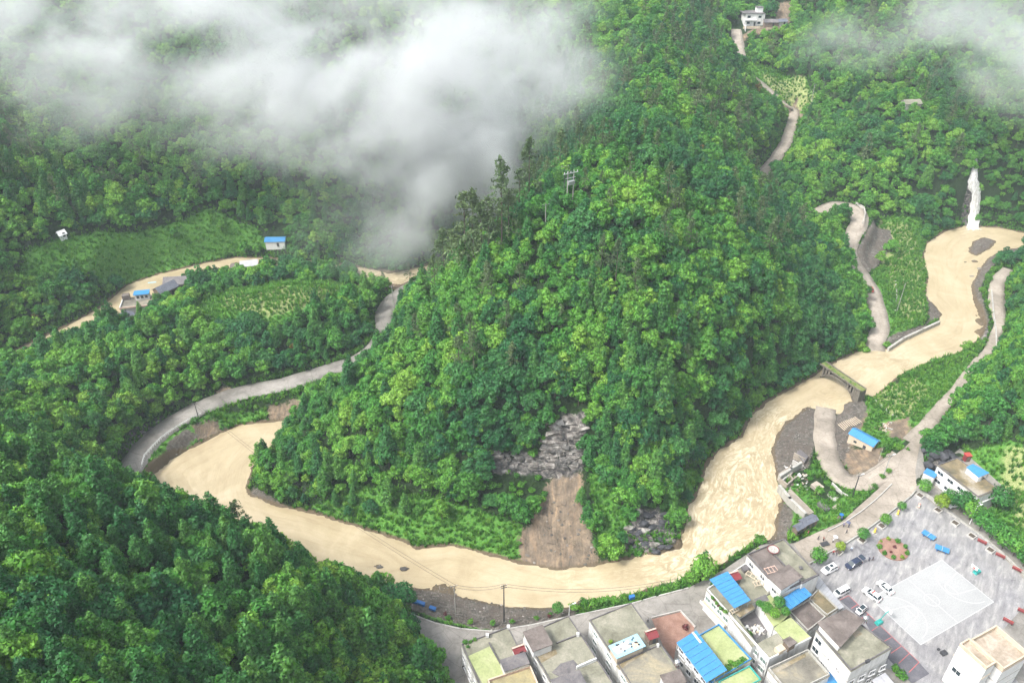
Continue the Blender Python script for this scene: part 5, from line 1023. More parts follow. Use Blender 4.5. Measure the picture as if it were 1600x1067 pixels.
# ------------------------------------------------------------------ plaza furniture
def planter(px, label, full=True):
    p = U(*px, VZ); t = empty('planter', (p[0], p[1], VZ), .6, label, 'planter')
    for i, (x, y, a, b) in enumerate(((0, .85, 1.9, .2), (0, -.85, 1.9, .2), (.85, 0, .2, 1.5), (-.85, 0, .2, 1.5))): MB().box((x, y, .25), (a, b, .5)).build('rim', M['kerb'], t)
    MB().box((0, 0, .2), (1.5, 1.5, .36)).build('soil', M['bark'], t)
for px, lab in (((1309.5,863.5), 'white square planter without a tree beside the pale round tree'), ((1377,822.5), 'white square planter under the clipped tree nearest the round flower bed'), ((1346.5,845), 'white square planter under the second clipped tree from the tall white house'),
    ((1437,775), 'white square planter at the top corner of the plaza'), ((1465,798), 'white square planter under the yellow green tree'), ((1492,818), 'white square planter beside the tall hedge, above the red benches'), ((1518,838), 'white square planter left of the top red bench'), ((1547,860), 'white square planter between the red benches')): planter(px, lab)
CR = [crown_mesh('crown', [(0, 0, 2.7, 1.75), (.7, .2, 3.1, .9), (-.6, .5, 2.6, .9), (0, -.8, 2.7, .8)], 150, .2, 200+i, M['leaf'], up=.3, squash=.95) for i in range(2)]
CRL = crown_mesh('crown', [(0, 0, 2.7, 1.75), (.7, .2, 3.1, .9), (-.6, .5, 2.6, .9), (0, -.8, 2.7, .8)], 120, .22, 210, M['leaf_lime'])
TRS = trunk_mesh(2.4, .1, 77)
def street_tree(px, s, label, cr=None, z=VZ, cat='tree', sz=None):
    p = U(px[0], px[1], z); t = empty('street_tree', (p[0], p[1], z), random.random()*6, label, cat); link('crown', cr or CR[0], t); link('trunk', TRS, t); t.scale = (s, s, sz or s); return t
street_tree((1346,843), .95, 'clipped round tree between street and plaza, second from the tall white house'); street_tree((1381,820), .9, 'clipped round tree at the plaza edge nearest the round flower bed'); street_tree((1407,797), .72, 'smallest clipped round tree at the upper plaza edge', CR[1])
street_tree((1311,861), .78, 'pale yellow green round tree beside the planter', CRL); street_tree((1276,880), 1.25, 'bushy round tree between the tall white house and the white car', CR[1]); street_tree((1441,770), 1.15, 'dark green round tree at the top corner of the plaza'); street_tree((1467,795), 1.25, 'bright yellow green tree in front of the mossy roofed house', CRL)
street_tree((1097,906), 1.9, 'big round tree at the river end of the lower street beside the blue canopy', CR[1]); street_tree((1080,912), 1.1, 'lower round tree left of the big one by the blue canopy'); street_tree((871.5,958), .85, 'small round tree on the bank behind the second house', CR[1]); street_tree((1118,925), 1.0, 'loose shrub like tree at the foot of the blue canopy', CR[0])
for (x, y, s_, l) in ((1500,800,1.7,'tree of the tall hedge nearest the white house'), (1515,812,1.6,'tree of the tall hedge with the lamp post above it'), (1530,828,1.7,'tree of the tall hedge behind the top red bench'), (1548,842,1.6,'tree of the tall hedge between the first two red benches'), (1565,858,1.7,'tree of the tall hedge behind the middle red bench'), (1583,868,1.6,'tree of the tall hedge beside the lowest red bench'), (1598,884,1.6,'tree of the tall hedge at the right edge of the view'), (1480,790,1.3,'small tree beside the half hidden white car'), (1556,795,1.9,'dark tree behind the corner of the mossy roofed house'), (1540,780,1.2,'dark shrub at the white side wall of the mossy roofed house')): street_tree((x, y), s_, l, CR[int(x) % 2])
def garden_tree(px, z, s, label): street_tree(px, s, label, CR[0], z)
for (x, y, s_, l) in ((1195,957,.8,'green tree in the roof garden next to the light well'), (1208,965,.75,'bright shrub tree in the roof garden above the algae roof'), (1215,950,.85,'largest tree of the roof garden below the blue lean to'), (1225,962,.65,'small tree at the right end of the roof garden'), (1185,948,.5,'low shrub at the left end of the roof garden')): street_tree((x, y), s_, l, CR[1], ZT)
BSM = [bush_mesh(300+i, M['leaf_bush'], .9, 5, .16, 180) for i in range(3)]; BSR = bush_mesh(310, M['leaf_red'], .8, 5, .16, 160); BSL = bush_mesh(311, M['leaf_lime'], .8, 5, .16, 160)
def shrub(px, s, label, me=None, z=VZ, group=None):
    p = U(*px, z); o = link('shrub', me or BSM[int(px[0]) % 3]); o.location = (p[0], p[1], z); o.scale = (s, s, s*.9); o.rotation_euler = (0, 0, px[0]); return tag(o, label, 'shrub', group)
# round bed
c = U(1395,858,VZ); RC = np.array(c[:2]); bed = tag(MB().cyl((c[0], c[1], VZ+.0), 3.9, .22, 28).build('flower_bed', M['redsoil']), 'round bed of reddish soil ringed by clipped bushes', 'flower bed')
posn = ['farthest from the cars', 'at the upper right', 'at the right', 'at the lower right', 'nearest the court', 'nearest the navy car', 'at the left', 'at the upper left', 'small and low, at the lower left']
for i in range(9):
    a = math.radians(90-i*40); o = link('shrub', BSM[i % 3] if i % 4 else BSL); o.location = (c[0]+math.cos(a)*3.5, c[1]+math.sin(a)*3.3, VZ+.15); o.scale = (.95 if i != 8 else .65,)*3; tag(o, 'ball shaped bush of the round bed, the one '+posn[i], 'shrub', 'bushes of the round bed')
for q, l in (((1397,855), 'dark red shrub standing in the round bed'), ((1392,863), 'smaller dark red shrub low in the round bed')): shrub(q, .75 if q[0] > 1395 else .55, l, BSR, VZ+.2)
shrub((1070,981), 1.3, 'dark red leafed shrub on the red earth plot', BSR)
def pingpong(px, label, rz):
    p = U(*px, VZ+.76); t = empty('table_tennis_table', (p[0], p[1], VZ), rz, label, 'table')
    for s in (-1, 1):
        MB().box((s*.69, 0, .76), (1.36, 1.52, .04)).build('table_top', M['blue'], t); MB().box((s*.8, 0, .37), (.1, 1.1, .73)).build('leg', M['blue_bin'], t)
    MB().box((0, 0, .86), (.03, 1.8, .16)).build('net', M['whitep'], t); return t
pingpong((1451,836), 'blue table tennis table nearer the mossy roofed house', -.9).scale = (1.25,)*3; pingpong((1472,857.5), 'blue table tennis table nearer the court', -.55).scale = (1.25,)*3
def hoop(px, ang, label):
    p = U(*px, VZ); t = empty('basketball_hoop', (p[0], p[1], VZ), ang, label, 'hoop'); MB().box((0, 0, .35), (1.9, 1.2, .7), 0, .85).build('base', M['teal'], t)
    MB().tube([(.1, 0, .6), (.5, 0, 1.9), (1.3, 0, 2.9), (2.3, 0, 3.15)], .11, 8).build('arm', M['teal'], t); b = MB().box((2.35, 0, 3.25), (.06, 1.8, 1.05)).build('backboard', M['whitep'], t); MB().box((2.39, 0, 3.05), (.02, .6, .45)).build('target_square', M['red'], b)
    MB().tube([(2.62+.23*math.cos(a), .23*math.sin(a), 2.95) for a in np.linspace(0, 6.2832, 17)], .015, 5).build('rim', M['red'], t)
ca = math.atan2(cu[1], cu[0]); h1 = hoop((1373,973), ca, 'teal basketball hoop beside the parking bays'); h2 = hoop((1526,894), ca+math.pi, 'teal basketball hoop at the far end of the court')
def bench(px, label, rz=-.75):
    p = U(*px, VZ); t = empty('bench', (p[0], p[1], VZ), rz, label, 'bench')
    for k in range(4): MB().box((0, -.24+.16*k, .45), (2.3, .13, .05)).build('seat_slat', M['darkred'], t)
    for k in range(2): MB().box((0, .34, .62+.16*k), (2.3, .04, .12)).build('back_slat', M['red'], t)
    for s in (-1, 1): MB().box((s*.95, .0, .21), (.1, .6, .42)).build('leg', M['dark'], t)
for q, l in (((1533.5,848), 'dark red bench nearest the table tennis tables'), ((1562,870), 'dark red bench in the middle of the hedge side'), ((1588,891), 'dark red bench lowest along the hedge'), ((1597,957), 'dark red bench at the right edge below the court corner'), ((1574,972), 'dark red bench at the grass above the sand coloured roof')): bench(q, l)
tb = MB().box((0, 0, .25), (2.0, 1.2, .5)); p = U(1288,851,VZ); t = empty('stone_bench', (p[0], p[1], VZ+.05), .3, 'dark stone slab bench standing in the middle of the street', 'bench'); MB().box((0, 0, .42), (2.4, 1.3, .12)).build('seat', M['dark'], t)
for s in (-1, 1): MB().box((s*.8, 0, .18), (.25, 1.0, .36)).build('leg', M['greywall'], t)
def ride(px, label, mt):
    p = U(*px, VZ); t = empty('playground_ride', (p[0], p[1], VZ), 1, label, 'ride'); MB().cyl((0, 0, 0), .8, .12, 12).build('base', M['greywall'], t); MB().tube([(0, 0, .1), (0, 0, .6)], .12, 8).build('spring', M['dark'], t); b = MB(); b.tube([(-.7, 0, .7), (-.3, 0, .95), (.3, 0, .9), (.7, 0, 1.25)], .3, 8, .2); b.build('seat', M[mt], t); MB().tube([(.35, -.35, 1.2), (.35, .35, 1.2)], .04, 6).build('handle', M['red'], t)
ride((1402,804), 'yellow playground spring ride by the upper plaza edge', 'yellow'); ride((1366,832), 'pale yellow playground ride near the round bed', 'yellow'); ride((1435,793), 'reddish playground ride between two plaza trees', 'pinkish')
def bin_(px, label, mt='blue_bin', z=VZ):
    p = U(*px, z); t = empty('wheelie_bin', (p[0], p[1], z), .3, label, 'bin'); MB().box((0, 0, .5), (.6, .7, 1.0), 0, 1.12).build('body', M[mt], t); MB().box((0, 0, 1.05), (.74, .84, .1)).build('lid', M[mt], t)
    for s in (-1, 1): MB().tube([(s*.25-.04, .36, .1), (s*.25+.04, .36, .1)], .1, 8).build('wheel', M['blackp'], t)
for q, l in (((985,935.5), 'left one of the two blue bins behind the grey green roof'), ((989,934.5), 'right one of the two blue bins behind the grey green roof')): bin_(q, l)
for q, l in (((649,941), 'leftmost blue crate in the grass by the gravel bank'), ((659,944), 'middle blue crate in the grass by the gravel bank'), ((676,951), 'rightmost blue crate in the grass by the gravel bank')):
    p = U(*q, 4.6); t = empty('crate', (p[0], p[1], hz(p[0], p[1])), -.4, l, 'crate'); MB().box((0, 0, .5), (1.6, .8, .9)).build('box', M['blue_bin'], t); MB().box((0, 0, .99), (1.7, .9, .08)).build('lid', M['blue_bin'], t)
# ------------------------------------------------------------------ walls, kerbs and rails
def wall_line(name, label, pts, z, h, t_, mat, cat='wall', follow=False):
    P = [U(p[0], p[1], z) for p in pts]; m = MB()
    for a, b in zip(P[:-1], P[1:]):
        k = max(1, int(math.dist(a, b)/3)) if follow else 1
        for i in range(k):
            q0 = [a[j]+(b[j]-a[j])*i/k for j in (0, 1)]; q1 = [a[j]+(b[j]-a[j])*(i+1)/k for j in (0, 1)]; zb = z if not follow else min(hz(*q0), hz(*q1)); L = math.dist(q0, q1)+t_*.9
            m.box(((q0[0]+q1[0])/2, (q0[1]+q1[1])/2, zb+h/2-.3), (L, t_, h+.6), math.atan2(q1[1]-q0[1], q1[0]-q0[0]))
    return tag(m.build(name, M[mat]), label, cat)
wall_line('street_wall', 'low white wall along the garden side of the street', [(1294,830),(1318,818),(1345,800),(1365,784),(1380,770),(1393,757)], VZ, .45, .22, 'kerb')
wall_line('plaza_wall', 'low grey wall with a dark cap between street and plaza', [(1264,882),(1285,870),(1320,851),(1352,830),(1385,806),(1421,778),(1430,768)], VZ, .7, .35, 'greywall')
wall_line('yard_wall', 'grey wall between the plaza and the yard of the mossy roofed house', [(1438,770),(1452,778),(1468,792),(1480,800)], VZ, 1.0, .25, 'greywall')
wall_line('hedge_wall', 'grey kerb wall at the foot of the tall hedge', [(1480,800),(1530,835),(1570,868),(1602,900)], VZ, .5, .3, 'greywall')
wall_line('street_kerb', 'kerb between the lower street and the flower strip', [(640,958),(680,973),(720,982),(770,986),(830,976),(885,964)], VZ-.03, .18, .25, 'kerb'); wall_line('street_kerb', 'kerb of the lower street behind the grey green roof', [(900,961),(985,943),(1024,932)], VZ-.03, .18, .25, 'kerb'); wall_line('street_kerb', 'kerb of the lower street left of the big round tree', [(1030,931),(1075,919)], VZ-.03, .3, .3, 'kerb')
wall_line('river_wall', 'tall weathered retaining wall along the river under the gardens', [(1217,766),(1232,785),(1256,808)], 3.0, 2.0, .9, 'greywall'); wall_line('river_wall', 'broken concrete retaining wall beside the ruined foundations', [(1218,748),(1235,737),(1250,728)], 2.4, 1.6, .8, 'greywall')
wall_line('garden_wall', 'thin concrete wall between the curved road and the gardens', [(1300,757),(1315,772),(1331,781)], 3.6, .9, .3, 'kerb'); wall_line('bank_wall', 'concrete edge wall of the bank under the mountain road', [(1388,547),(1410,532),(1440,518),(1466,506)], .4, 1.2, .8, 'greywall')
wall_line('track_wall', 'pale low wall on the river side of the far track', [(1549,455),(1552,490),(1556,520),(1557,545)], 3.0, .8, .35, 'kerb', follow=True); wall_line('field_path', 'narrow concrete footpath between the reeds and the meadow', [(1368,622),(1385,640),(1408,660)], 2.2, .25, 1.0, 'kerb', follow=True); wall_line('road_parapet', 'white parapet on the outside of the hairpin bend', [(1337,318),(1350,325),(1352,335),(1348,348)], 13.0, .7, .25, 'kerb')
wall_line('channel', 'pale concrete channel across the reed bank', [(1400,437),(1402,460),(1400,482)], 4, .3, .5, 'kerb', follow=True)
# garden slabs and ruined foundations by the river
for i, (q, z, mt, l) in enumerate((([(1228,772),(1236,764),(1272,800),(1258,806)], 3.6, 'concrete', 'bare concrete terrace beside the river wall'), ([(1267,756),(1276,751),(1288,760),(1280,770)], 3.4, 'concrete', 'pale square slab in the gardens above the terrace'), ([(1293,771),(1303,767),(1312,779),(1303,784)], 3.6, 'greywall', 'dark rectangular bed cover in the gardens'), ([(1300,792),(1310,785),(1322,790),(1308,798)], 3.8, 'concrete', 'pale slab at the foot of the low street wall'), ([(1277,785),(1283,781),(1298,794),(1292,799)], 3.8, 'roof_dark', 'dark flat shed roof among the garden bushes'))):
    P = quadP(q, z); tag(MB().prism([tuple(p) for p in P], z-2.2, z).build('garden_slab', M[mt]), l, 'slab')
rr = random.Random(5)
t = empty('ruined_foundation', U(1232,742,2), 0, 'ruined concrete frame of a washed out building at the water', 'ruin'); L0 = t.location
for a, b, h, w_ in (((1217,745),(1235,733),1.4,.7), ((1222,752),(1237,740),.9,.4), ((1240,712),(1257,722),1.6,.3), ((1238,722),(1254,731),1.2,.3), ((1227,738),(1240,752),1.0,.35), ((1243,733),(1232,748),.8,.3), ((1217,750),(1230,760),1.1,.5), ((1231,758),(1243,748),1.2,.4)):
    p, q = U(*a, 2), U(*b, 2); MB().box(((p[0]+q[0])/2-L0.x, (p[1]+q[1])/2-L0.y, h/2-.8), (math.dist(p, q), w_, h+1.2), math.atan2(q[1]-p[1], q[0]-p[0])).build('beam', M[rr.choice(['greywall', 'kerb', 'concrete'])], t)
p = quadP(((1244,708), (1250,701), (1263,712), (1257,722)), 3.2); MB().prism([(a[0]-L0.x, a[1]-L0.y) for a in p], .9, 1.1).build('roof_sheet', M['roof_dark'], t)
for k in range(40):
    x, y = rr.uniform(1218, 1262), rr.uniform(728, 770); p = G(x, y); MB().box((p[0]-L0.x, p[1]-L0.y, p[2]-L0.z+.15), (rr.uniform(.4, 1.6), rr.uniform(.2, .6), rr.uniform(.2, .5)), rr.random()*3).build('debris', M[rr.choice(['greywall', 'kerb', 'concrete', 'timber', 'whitep'])], t)
# planks on the gravel by the shed
t = empty('timber_pile', G(1318,668), 0, 'row of pale planks fanned out on the gravel above the blue roofed shed', 'planks'); L0 = t.location
for k in range(11):
    a, b = G(1309+k*2.6, 664-k*1.2), G(1320+k*2.6, 672-k*1.2); MB().box(((a[0]+b[0])/2-L0.x, (a[1]+b[1])/2-L0.y, (a[2]+b[2])/2-L0.z+.18+.004*k), (math.dist(a, b), .25, .14), math.atan2(b[1]-a[1], b[0]-a[0])).build('plank', M['cream'], t)
t = empty('rubble_heap', G(1382,668), 0, 'heap of pink brick rubble beside the footpath', 'rubble'); L0 = t.location
for k in range(45):
    p = G(rr.gauss(1383, 7), rr.gauss(667, 4)); MB().box((p[0]-L0.x, p[1]-L0.y, p[2]-L0.z+.2), (rr.uniform(.3, 1.3), rr.uniform(.2, .5), rr.uniform(.2, .5)), rr.random()*3).build('rubble_piece', M[rr.choice(['pinkish', 'cream', 'timber', 'greywall'])], t)
# guard rail on the valley road
t = empty('guard_rail', U(250,690,4.2), 0, 'white railing on the outer edge of the grey valley road', 'railing'); L0 = t.location; pts = [U(x, y, 4.35) for x, y in ((222,728), (226,714), (240,698), (252,686), (275,670), (300,655), (315,648))]
for h in (.5, .9): MB().tube([(p[0]-L0.x, p[1]-L0.y, p[2]-L0.z+h) for p in pts], .07, 5).build('rail', M['fresh'], t)
for a, b in zip(pts[:-1], pts[1:]):
    for k in range(4): MB().box((a[0]+(b[0]-a[0])*k/4-L0.x, a[1]+(b[1]-a[1])*k/4-L0.y, .55), (.14, .14, 1.1)).build('post', M['fresh'], t)
# ------------------------------------------------------------------ poles and wires
TIP = {}
def pole(key, base, z, h, label, arms=1, mat='greywall', r=.16, lamp=False, arm_w=1.6, rz=.3):
    p = U(*base, z) if z is not None else G(*base); t = empty('utility_pole', p, rz, label, 'pole'); MB().tube([(0, 0, -.5), (0, 0, h)], r, 8, r*.6).build('shaft', M[mat], t)
    for k in range(arms):
        a = MB().box((0, 0, h-.3-.8*k), (arm_w, .12, .12)).build('crossarm', M['dark'], t)
        for s in (-1, 0, 1): MB().cyl((s*arm_w*.45, 0, h-.22-.8*k), .05, .25, 6).build('insulator', M['whitep'], a)
    if lamp: MB().tube([(0, 0, h-.3), (.9, 0, h+.15)], .05, 5).build('lamp_arm', M['steel'], t); MB().box((1.2, 0, h+.12), (.8, .3, .12)).build('lamp_head', M['whitep'], t)
    TIP[key] = Vector(p)+Vector((0, 0, h-.1)); return t
pole('a', (787.6,968), 4.7, 13, 'tall dark utility pole rising over the river bank behind the second house', 2, 'dark', .2); pole('b', (712,958), 4.4, 10.5, 'slim utility pole on the gravel bank left of the tall dark one', 1, 'greywall', .14)
pole('c', (1331,778), 4, 9, 'dark pole with a white top in the bend of the ford road', 1, 'dark', .2, True); pole('d', (1380.5,743), 5, 8, 'pale lamp pole on the green spit between the two roads', 1, 'steel', .14, True); pole('e', (310,652), 4.3, 6, 'utility pole beside the curved grey valley road', 1, 'dark', .16)
pole('f', (889,961), 5, 4, 'short white lamp post behind the second house', 0, 'whitep', .1, True); pole('g', (1402,484), 4, 12, 'pale thin pole on the reed bank', 0, 'greywall', .13); pole('h', (1268,158), None, 9, 'thin pole at the field beyond the mountain road', 1, 'greywall', .14); pole('i', (1515,818), 5, 7, 'white lamp post above the tall hedge', 0, 'whitep', .1, True)
pole('j', (615,478), 5, 9, 'pole by the valley road where it passes behind the hill', 1, 'greywall', .16); pole('k', (852,356), None, 8, 'pole with pale insulators low on the shoulder of the central hill', 1, 'greywall', .16, False, 2.2); pole('l', (1372,722), 4.4, 6, 'thin pole by the garden wall', 0, 'greywall', .08)
pk = G(890,318); t = empty('pylon', pk, .5, 'twin pole pylon with crossarms on the top of the central hill', 'pylon')
for s in (-1, 1): MB().tube([(s*1.1, 0, -1), (s*1.1, 0, 11)], .17, 8, .12).build('shaft', M['kerb'], t)
MB().box((0, 0, 10.2), (5.4, .22, .25)).build('crossarm', M['steel'], t); MB().box((0, .1, 8.6), (3.6, .2, .2)).build('crossarm', M['steel'], t); MB().box((0, -.4, 7.2), (2.2, 1.0, 1.2)).build('transformer', M['steel'], t)
for s in (-2.4, -1.2, 0, 1.2, 2.4): MB().cyl((s, 0, 10.3), .09, .55, 6).build('insulator', M['whitep'], t)
TIP['p'] = Vector(pk)+Vector((0, 0, 10.6)); pk2 = G(880,312); pole('q', (881,310), None, 11, 'thin dark pole just left of the twin pole pylon', 1, 'dark', .15, False, 2.4)
def wires(a, b, n, label, sag=3, sp=.8):
    t = empty('power_line', (a+b)/2, 0, label, 'cable'); c = (a+b)/2; d = (b-a).to_2d().normalized()
    for k in range(n):
        o = Vector((-d.y, d.x, 0))*(k-(n-1)/2)*sp; pts = [a.lerp(b, i/20)+o-Vector((0, 0, sag*4*(i/20)*(1-i/20)))-c for i in range(21)]; MB().tube(pts, .035, 4, cap=False).build('wire', M['dark'], t)
wires(TIP['p'], Vector(U(1345,383,22)), 3, 'power line from the hilltop pylon down to the mountain road', 6, 1.5); wires(TIP['e'], TIP['b'], 2, 'power line over the muddy bend towards the gravel bank pole', 4); wires(TIP['b'], TIP['a'], 2, 'power line between the two poles on the gravel bank', 1.2); wires(TIP['a'], Vector(U(1060,905,16)), 2, 'power line along the river from the tall dark pole', 3)
wires(TIP['e'], Vector((*G(60,640)[:2], G(60,640)[2]+12)), 3, 'power line climbing the left slope from the valley road pole', 2); wires(TIP['c'], TIP['d'], 2, 'power line between the two poles of the gardens', .6); wires(TIP['p'], TIP['k'], 2, 'short power line down the shoulder of the hill', 1)
# ------------------------------------------------------------------ ruined arch bridge
a, b = np.array(U(1286,567,5.2)[:2]), np.array(U(1349,610,5.2)[:2]); BL = np.linalg.norm(b-a); ang = math.atan2(*(b-a)[::-1]); t = empty('arch_bridge', (*((a+b)/2), 0), ang, 'old mossy stone arch bridge broken off in the flood', 'bridge')
M['moss'] = mat_noise('mossy_deck', (.07, .10, .03), (.16, .20, .05), .9, .95, .4, 5, c2=(.2, .19, .12)); M['stone'] = mat_noise('old_stone', (.10, .09, .075), (.2, .18, .15), .9, .9, .5, 4)
MB().box((0, 0, 5.05), (BL, 2.6, .35)).build('deck', M['moss'], t)
for s in (-1, 1): MB().box((0, s*1.38, 5.3), (BL, .3, .5)).build('parapet', M['stone'], t)
m = MB(); n = 18
for i in range(n):
    f0, f1 = i/n, (i+1)/n; z = lambda f: .4+3.9*(1-(2*f-1)**2)**.8; x0, x1 = -BL/2+1.2+(BL-3.6)*f0, -BL/2+1.2+(BL-3.6)*f1
    m.add([(x0, -1.15, z(f0)-.55), (x1, -1.15, z(f1)-.55), (x1, 1.15, z(f1)-.55), (x0, 1.15, z(f0)-.55), (x0, -1.15, z(f0)), (x1, -1.15, z(f1)), (x1, 1.15, z(f1)), (x0, 1.15, z(f0))], [(3, 2, 1, 0), (4, 5, 6, 7), (0, 1, 5, 4), (1, 2, 6, 5), (2, 3, 7, 6), (3, 0, 4, 7)])
m.build('arch_rib', M['stone'], t)
for f in (.03, .12, .21, .79, .88, .97):
    x = -BL/2+1.2+(BL-3.6)*f; z = .4+3.9*(1-(2*f-1)**2)**.8 if 0 < f < 1 else .4; MB().box((x, 0, (z+4.87)/2), (.7, 2.2, 4.87-z)).build('spandrel_pier', M['stone'], t)
MB().box((BL/2-1.0, 0, 1.9), (2.2, 3.0, 5.9)).build('abutment', M['stone'], t)
# bushes and grass hanging on the deck
bt = bush_mesh(400, M['leaf_bush'], .7, 4, .16, 120)
for k in range(7):
    o = link('moss_tuft', bt, t); o.location = (-BL/2+.6+k*BL/8+random.random(), random.uniform(-.9, .9), 5.1); o.scale = (.7, .7, .45)
# ------------------------------------------------------------------ waterfall
def fall_material():
    m, ns, ls = new_mat('waterfall'); p = geo_pos(ns); mp = ns.new('ShaderNodeMapping'); mp.inputs['Scale'].default_value = (2.6, 2.6, .22); ls.new(p, mp.inputs['Vector'])
    f = noise_n(ns, ls, 1.0, 6, mp.outputs[0], .7, .6); col = ramp(ns, ls, f, [(.36, (.34, .32, .29)), (.5, (.52, .52, .50)), (.62, (.75, .75, .75))]); out_bsdf(ns, ls, col, .45, f, .6, .3, .3); return m
M['fall'] = fall_material()
path = [(1522,240,.5), (1521,262,1.1), (1518,280,2.3), (1519,292,2.9), (1523,305,2.0), (1521,320,2.4), (1519,338,2.6), (1517.5,356,2.9)]
W3 = []
for i, (x, y, w) in enumerate(path):
    q = G(x, y); W3.append((q[0], q[1], q[2], w))
for i in range(1, len(W3)): W3[i] = (W3[i][0], min(W3[i][1], W3[i-1][1]-.1), min(W3[i][2], W3[i-1][2]-.6), W3[i][3])
W3[-1] = (W3[-1][0], W3[-1][1], -.2, W3[-1][3]); S3 = smooth(W3, 5); V = []; K = 12
for i, p in enumerate(S3):
    for k in range(K):
        u = k/(K-1)*2-1; V.append((p[0]+u*p[3]*(1+.1*math.sin(i*1.3+k)), p[1]-1.2-1.1*math.cos(u*1.4)+.25*math.sin(k*2.1+i*.4), p[2]+.5+.15*math.sin(k*3+i)))
Fq = [(i*K+k, (i+1)*K+k, (i+1)*K+k+1, i*K+k+1) for i in range(len(S3)-1) for k in range(K-1)]
tag(link('waterfall', mesh_np('waterfall', V, Fq, [M['fall']], True)), 'white waterfall dropping down the wooded cliff into the river', None, None, 'structure')
fm = MB(); rr = random.Random(9)
fb = S3[-1]
for k in range(60): a = rr.random()*6.28; q = rr.random()**.6*3.6; fm.cyl((fb[0]+math.cos(a)*q, fb[1]-2+math.sin(a)*q*.5, -.05), rr.uniform(.2, .6), rr.uniform(.1, .3), 6, .05)
tag(fm.build('foam', M['whitep']), 'white foam where the waterfall lands', None, None, 'stuff')
# ------------------------------------------------------------------ houses farther off
def far_house():
    A, B, D = (1163,41), (1191,42), (1165,34); z0 = G(1177,40)[2]; p = G(1177,40); t = empty('farmhouse', p, .03, 'white two storey farmhouse with a roof hut high at the top of the valley', 'house'); w, d = 11.5, 8
    MB().box((0, 3, 3.2), (w, d, 6.8)).build('wall', M['white'], t); MB().box((-1, 3, 6.75), (w+1.2, d+.8, .3)).build('roof', M['roof_dark'], t); MB().box((3, 3.2, 8.2), (3.6, 3.6, 2.6)).build('stair_house', M['fresh'], t); MB().box((3, 3.2, 9.6), (4.2, 4.2, .2)).build('stair_roof', M['roof_dark'], t); MB().box((-2.6, -1.6, 3.3), (6.8, 1.6, .3)).build('balcony', M['fresh'], t)
    for x in (-3.6, 2.8):
        for z in (1.6, 5.0): o = MB().box((x, -1.02, z), (2.0, .08, 1.5)).build('window', M['frame'], t); MB().box((x, -1.08, z), (1.8, .05, 1.3)).build('pane', M['glass'], o)
    MB().box((.3, -1.03, 1.0), (1.0, .08, 2.1)).build('door', M['dark'], t); MB().box((-5.9, -3.5, -.8), (.2, 4, 3.2)).build('side_wall', M['white'], t); MB().box((-2, -4.0, -.4), (10, .3, 1.4)).build('terrace_wall', M['cream'], t)
    return p, z0
fp, fz = far_house()
def hut_at(px, L, W, h, rise, rz, roof, wall, label, cat='shed', name='shed', lift=0):
    p = G(*px); t = empty(name, (p[0], p[1], p[2]+lift), rz, label, cat); m = MB(); m.add([(-L/2, -W/2, -1.5), (L/2, -W/2, -1.5), (L/2, W/2, -1.5), (-L/2, W/2, -1.5), (-L/2, -W/2, h), (L/2, -W/2, h), (L/2, W/2, h), (-L/2, W/2, h), (-L/2, 0, h+rise), (L/2, 0, h+rise)], [(3, 2, 1, 0), (0, 1, 5, 4), (2, 3, 7, 6), (1, 2, 6, 9, 5), (3, 0, 4, 8, 7), (4, 5, 9, 8), (6, 7, 8, 9)]); m.build('wall', M[wall], t)
    for sg in (-1, 1):
        y0 = sg*(W/2+.4); z0 = h-rise*.8/W+.05; v = [(-L/2-.4, y0, z0), (L/2+.4, y0, z0), (L/2+.4, 0, h+rise+.05), (-L/2-.4, 0, h+rise+.05)]; v = v if sg < 0 else v[::-1]; b = MB(); b.add(v+[(x, y, z+.12) for x, y, z in v], [(3, 2, 1, 0), (4, 5, 6, 7), (0, 1, 5, 4), (1, 2, 6, 5), (2, 3, 7, 6), (3, 0, 4, 7)]); b.build('roof', M[roof], t)
    MB().box((L*.15, -W/2-.03, .9), (1.0, .06, 1.9)).build('door', M['dark'], t); return t
hut_at((1203,40), 8, 5, 2.2, 1.2, .0, 'roof_dark', 'timber', 'dark roofed timber barn beside the farmhouse at the top'); hut_at((1221,38), 5, 4, 1.8, 1.0, .2, 'slate', 'greywall', 'small slate hut right of the dark barn at the top')
hut_at((1420,174), 8, 5, 2.0, 1.3, .1, 'roof_grey', 'greywall', 'lone pale grey roof showing above the wood beyond the waterfall', 'house', 'house', 2.5)
hut_at((432,382), 8.5, 4.5, 2.6, .9, .05, 'blue', 'fresh', 'blue roofed shed at the foot of the far wooded slope'); hut_at((97,369), 2.6, 2.6, 1.2, 1.2, .9, 'whitep', 'whitep', 'tiny white tent in the terraced field on the left', 'tent', 'tent')
hut_at((392,424), 7, 5, 2.6, 1.4, .25, 'greysheet', 'timber', 'grey roofed timber house by the far river, beside the brown roofed one', 'house', 'house', 1.5); hut_at((375,426), 6, 5, 2.4, .8, .1, 'roof_brown', 'timber', 'brown flat roofed barn by the far river', 'barn', 'barn', 1)
hut_at((283,452), 11, 6, 2.8, 1.8, .12, 'roof_dark', 'timber', 'long dark tiled farmhouse among the trees by the far river', 'house', 'house', 1.5); hut_at((262,462), 8, 5.5, 2.6, 1.8, .95, 'slate', 'timber', 'dark slate wing at right angles to the long farmhouse', 'house', 'house', 1.2); hut_at((240,449), 2.6, 2.2, 2, .4, .2, 'ltblue', 'greywall', 'tiny pale blue roofed hut at the water by the slate wing'); hut_at((196,503), 6.5, 5, 2.2, 1.4, .8, 'slate', 'fresh', 'slate roofed white cottage below the grey terrace house', 'house', 'house', .8)
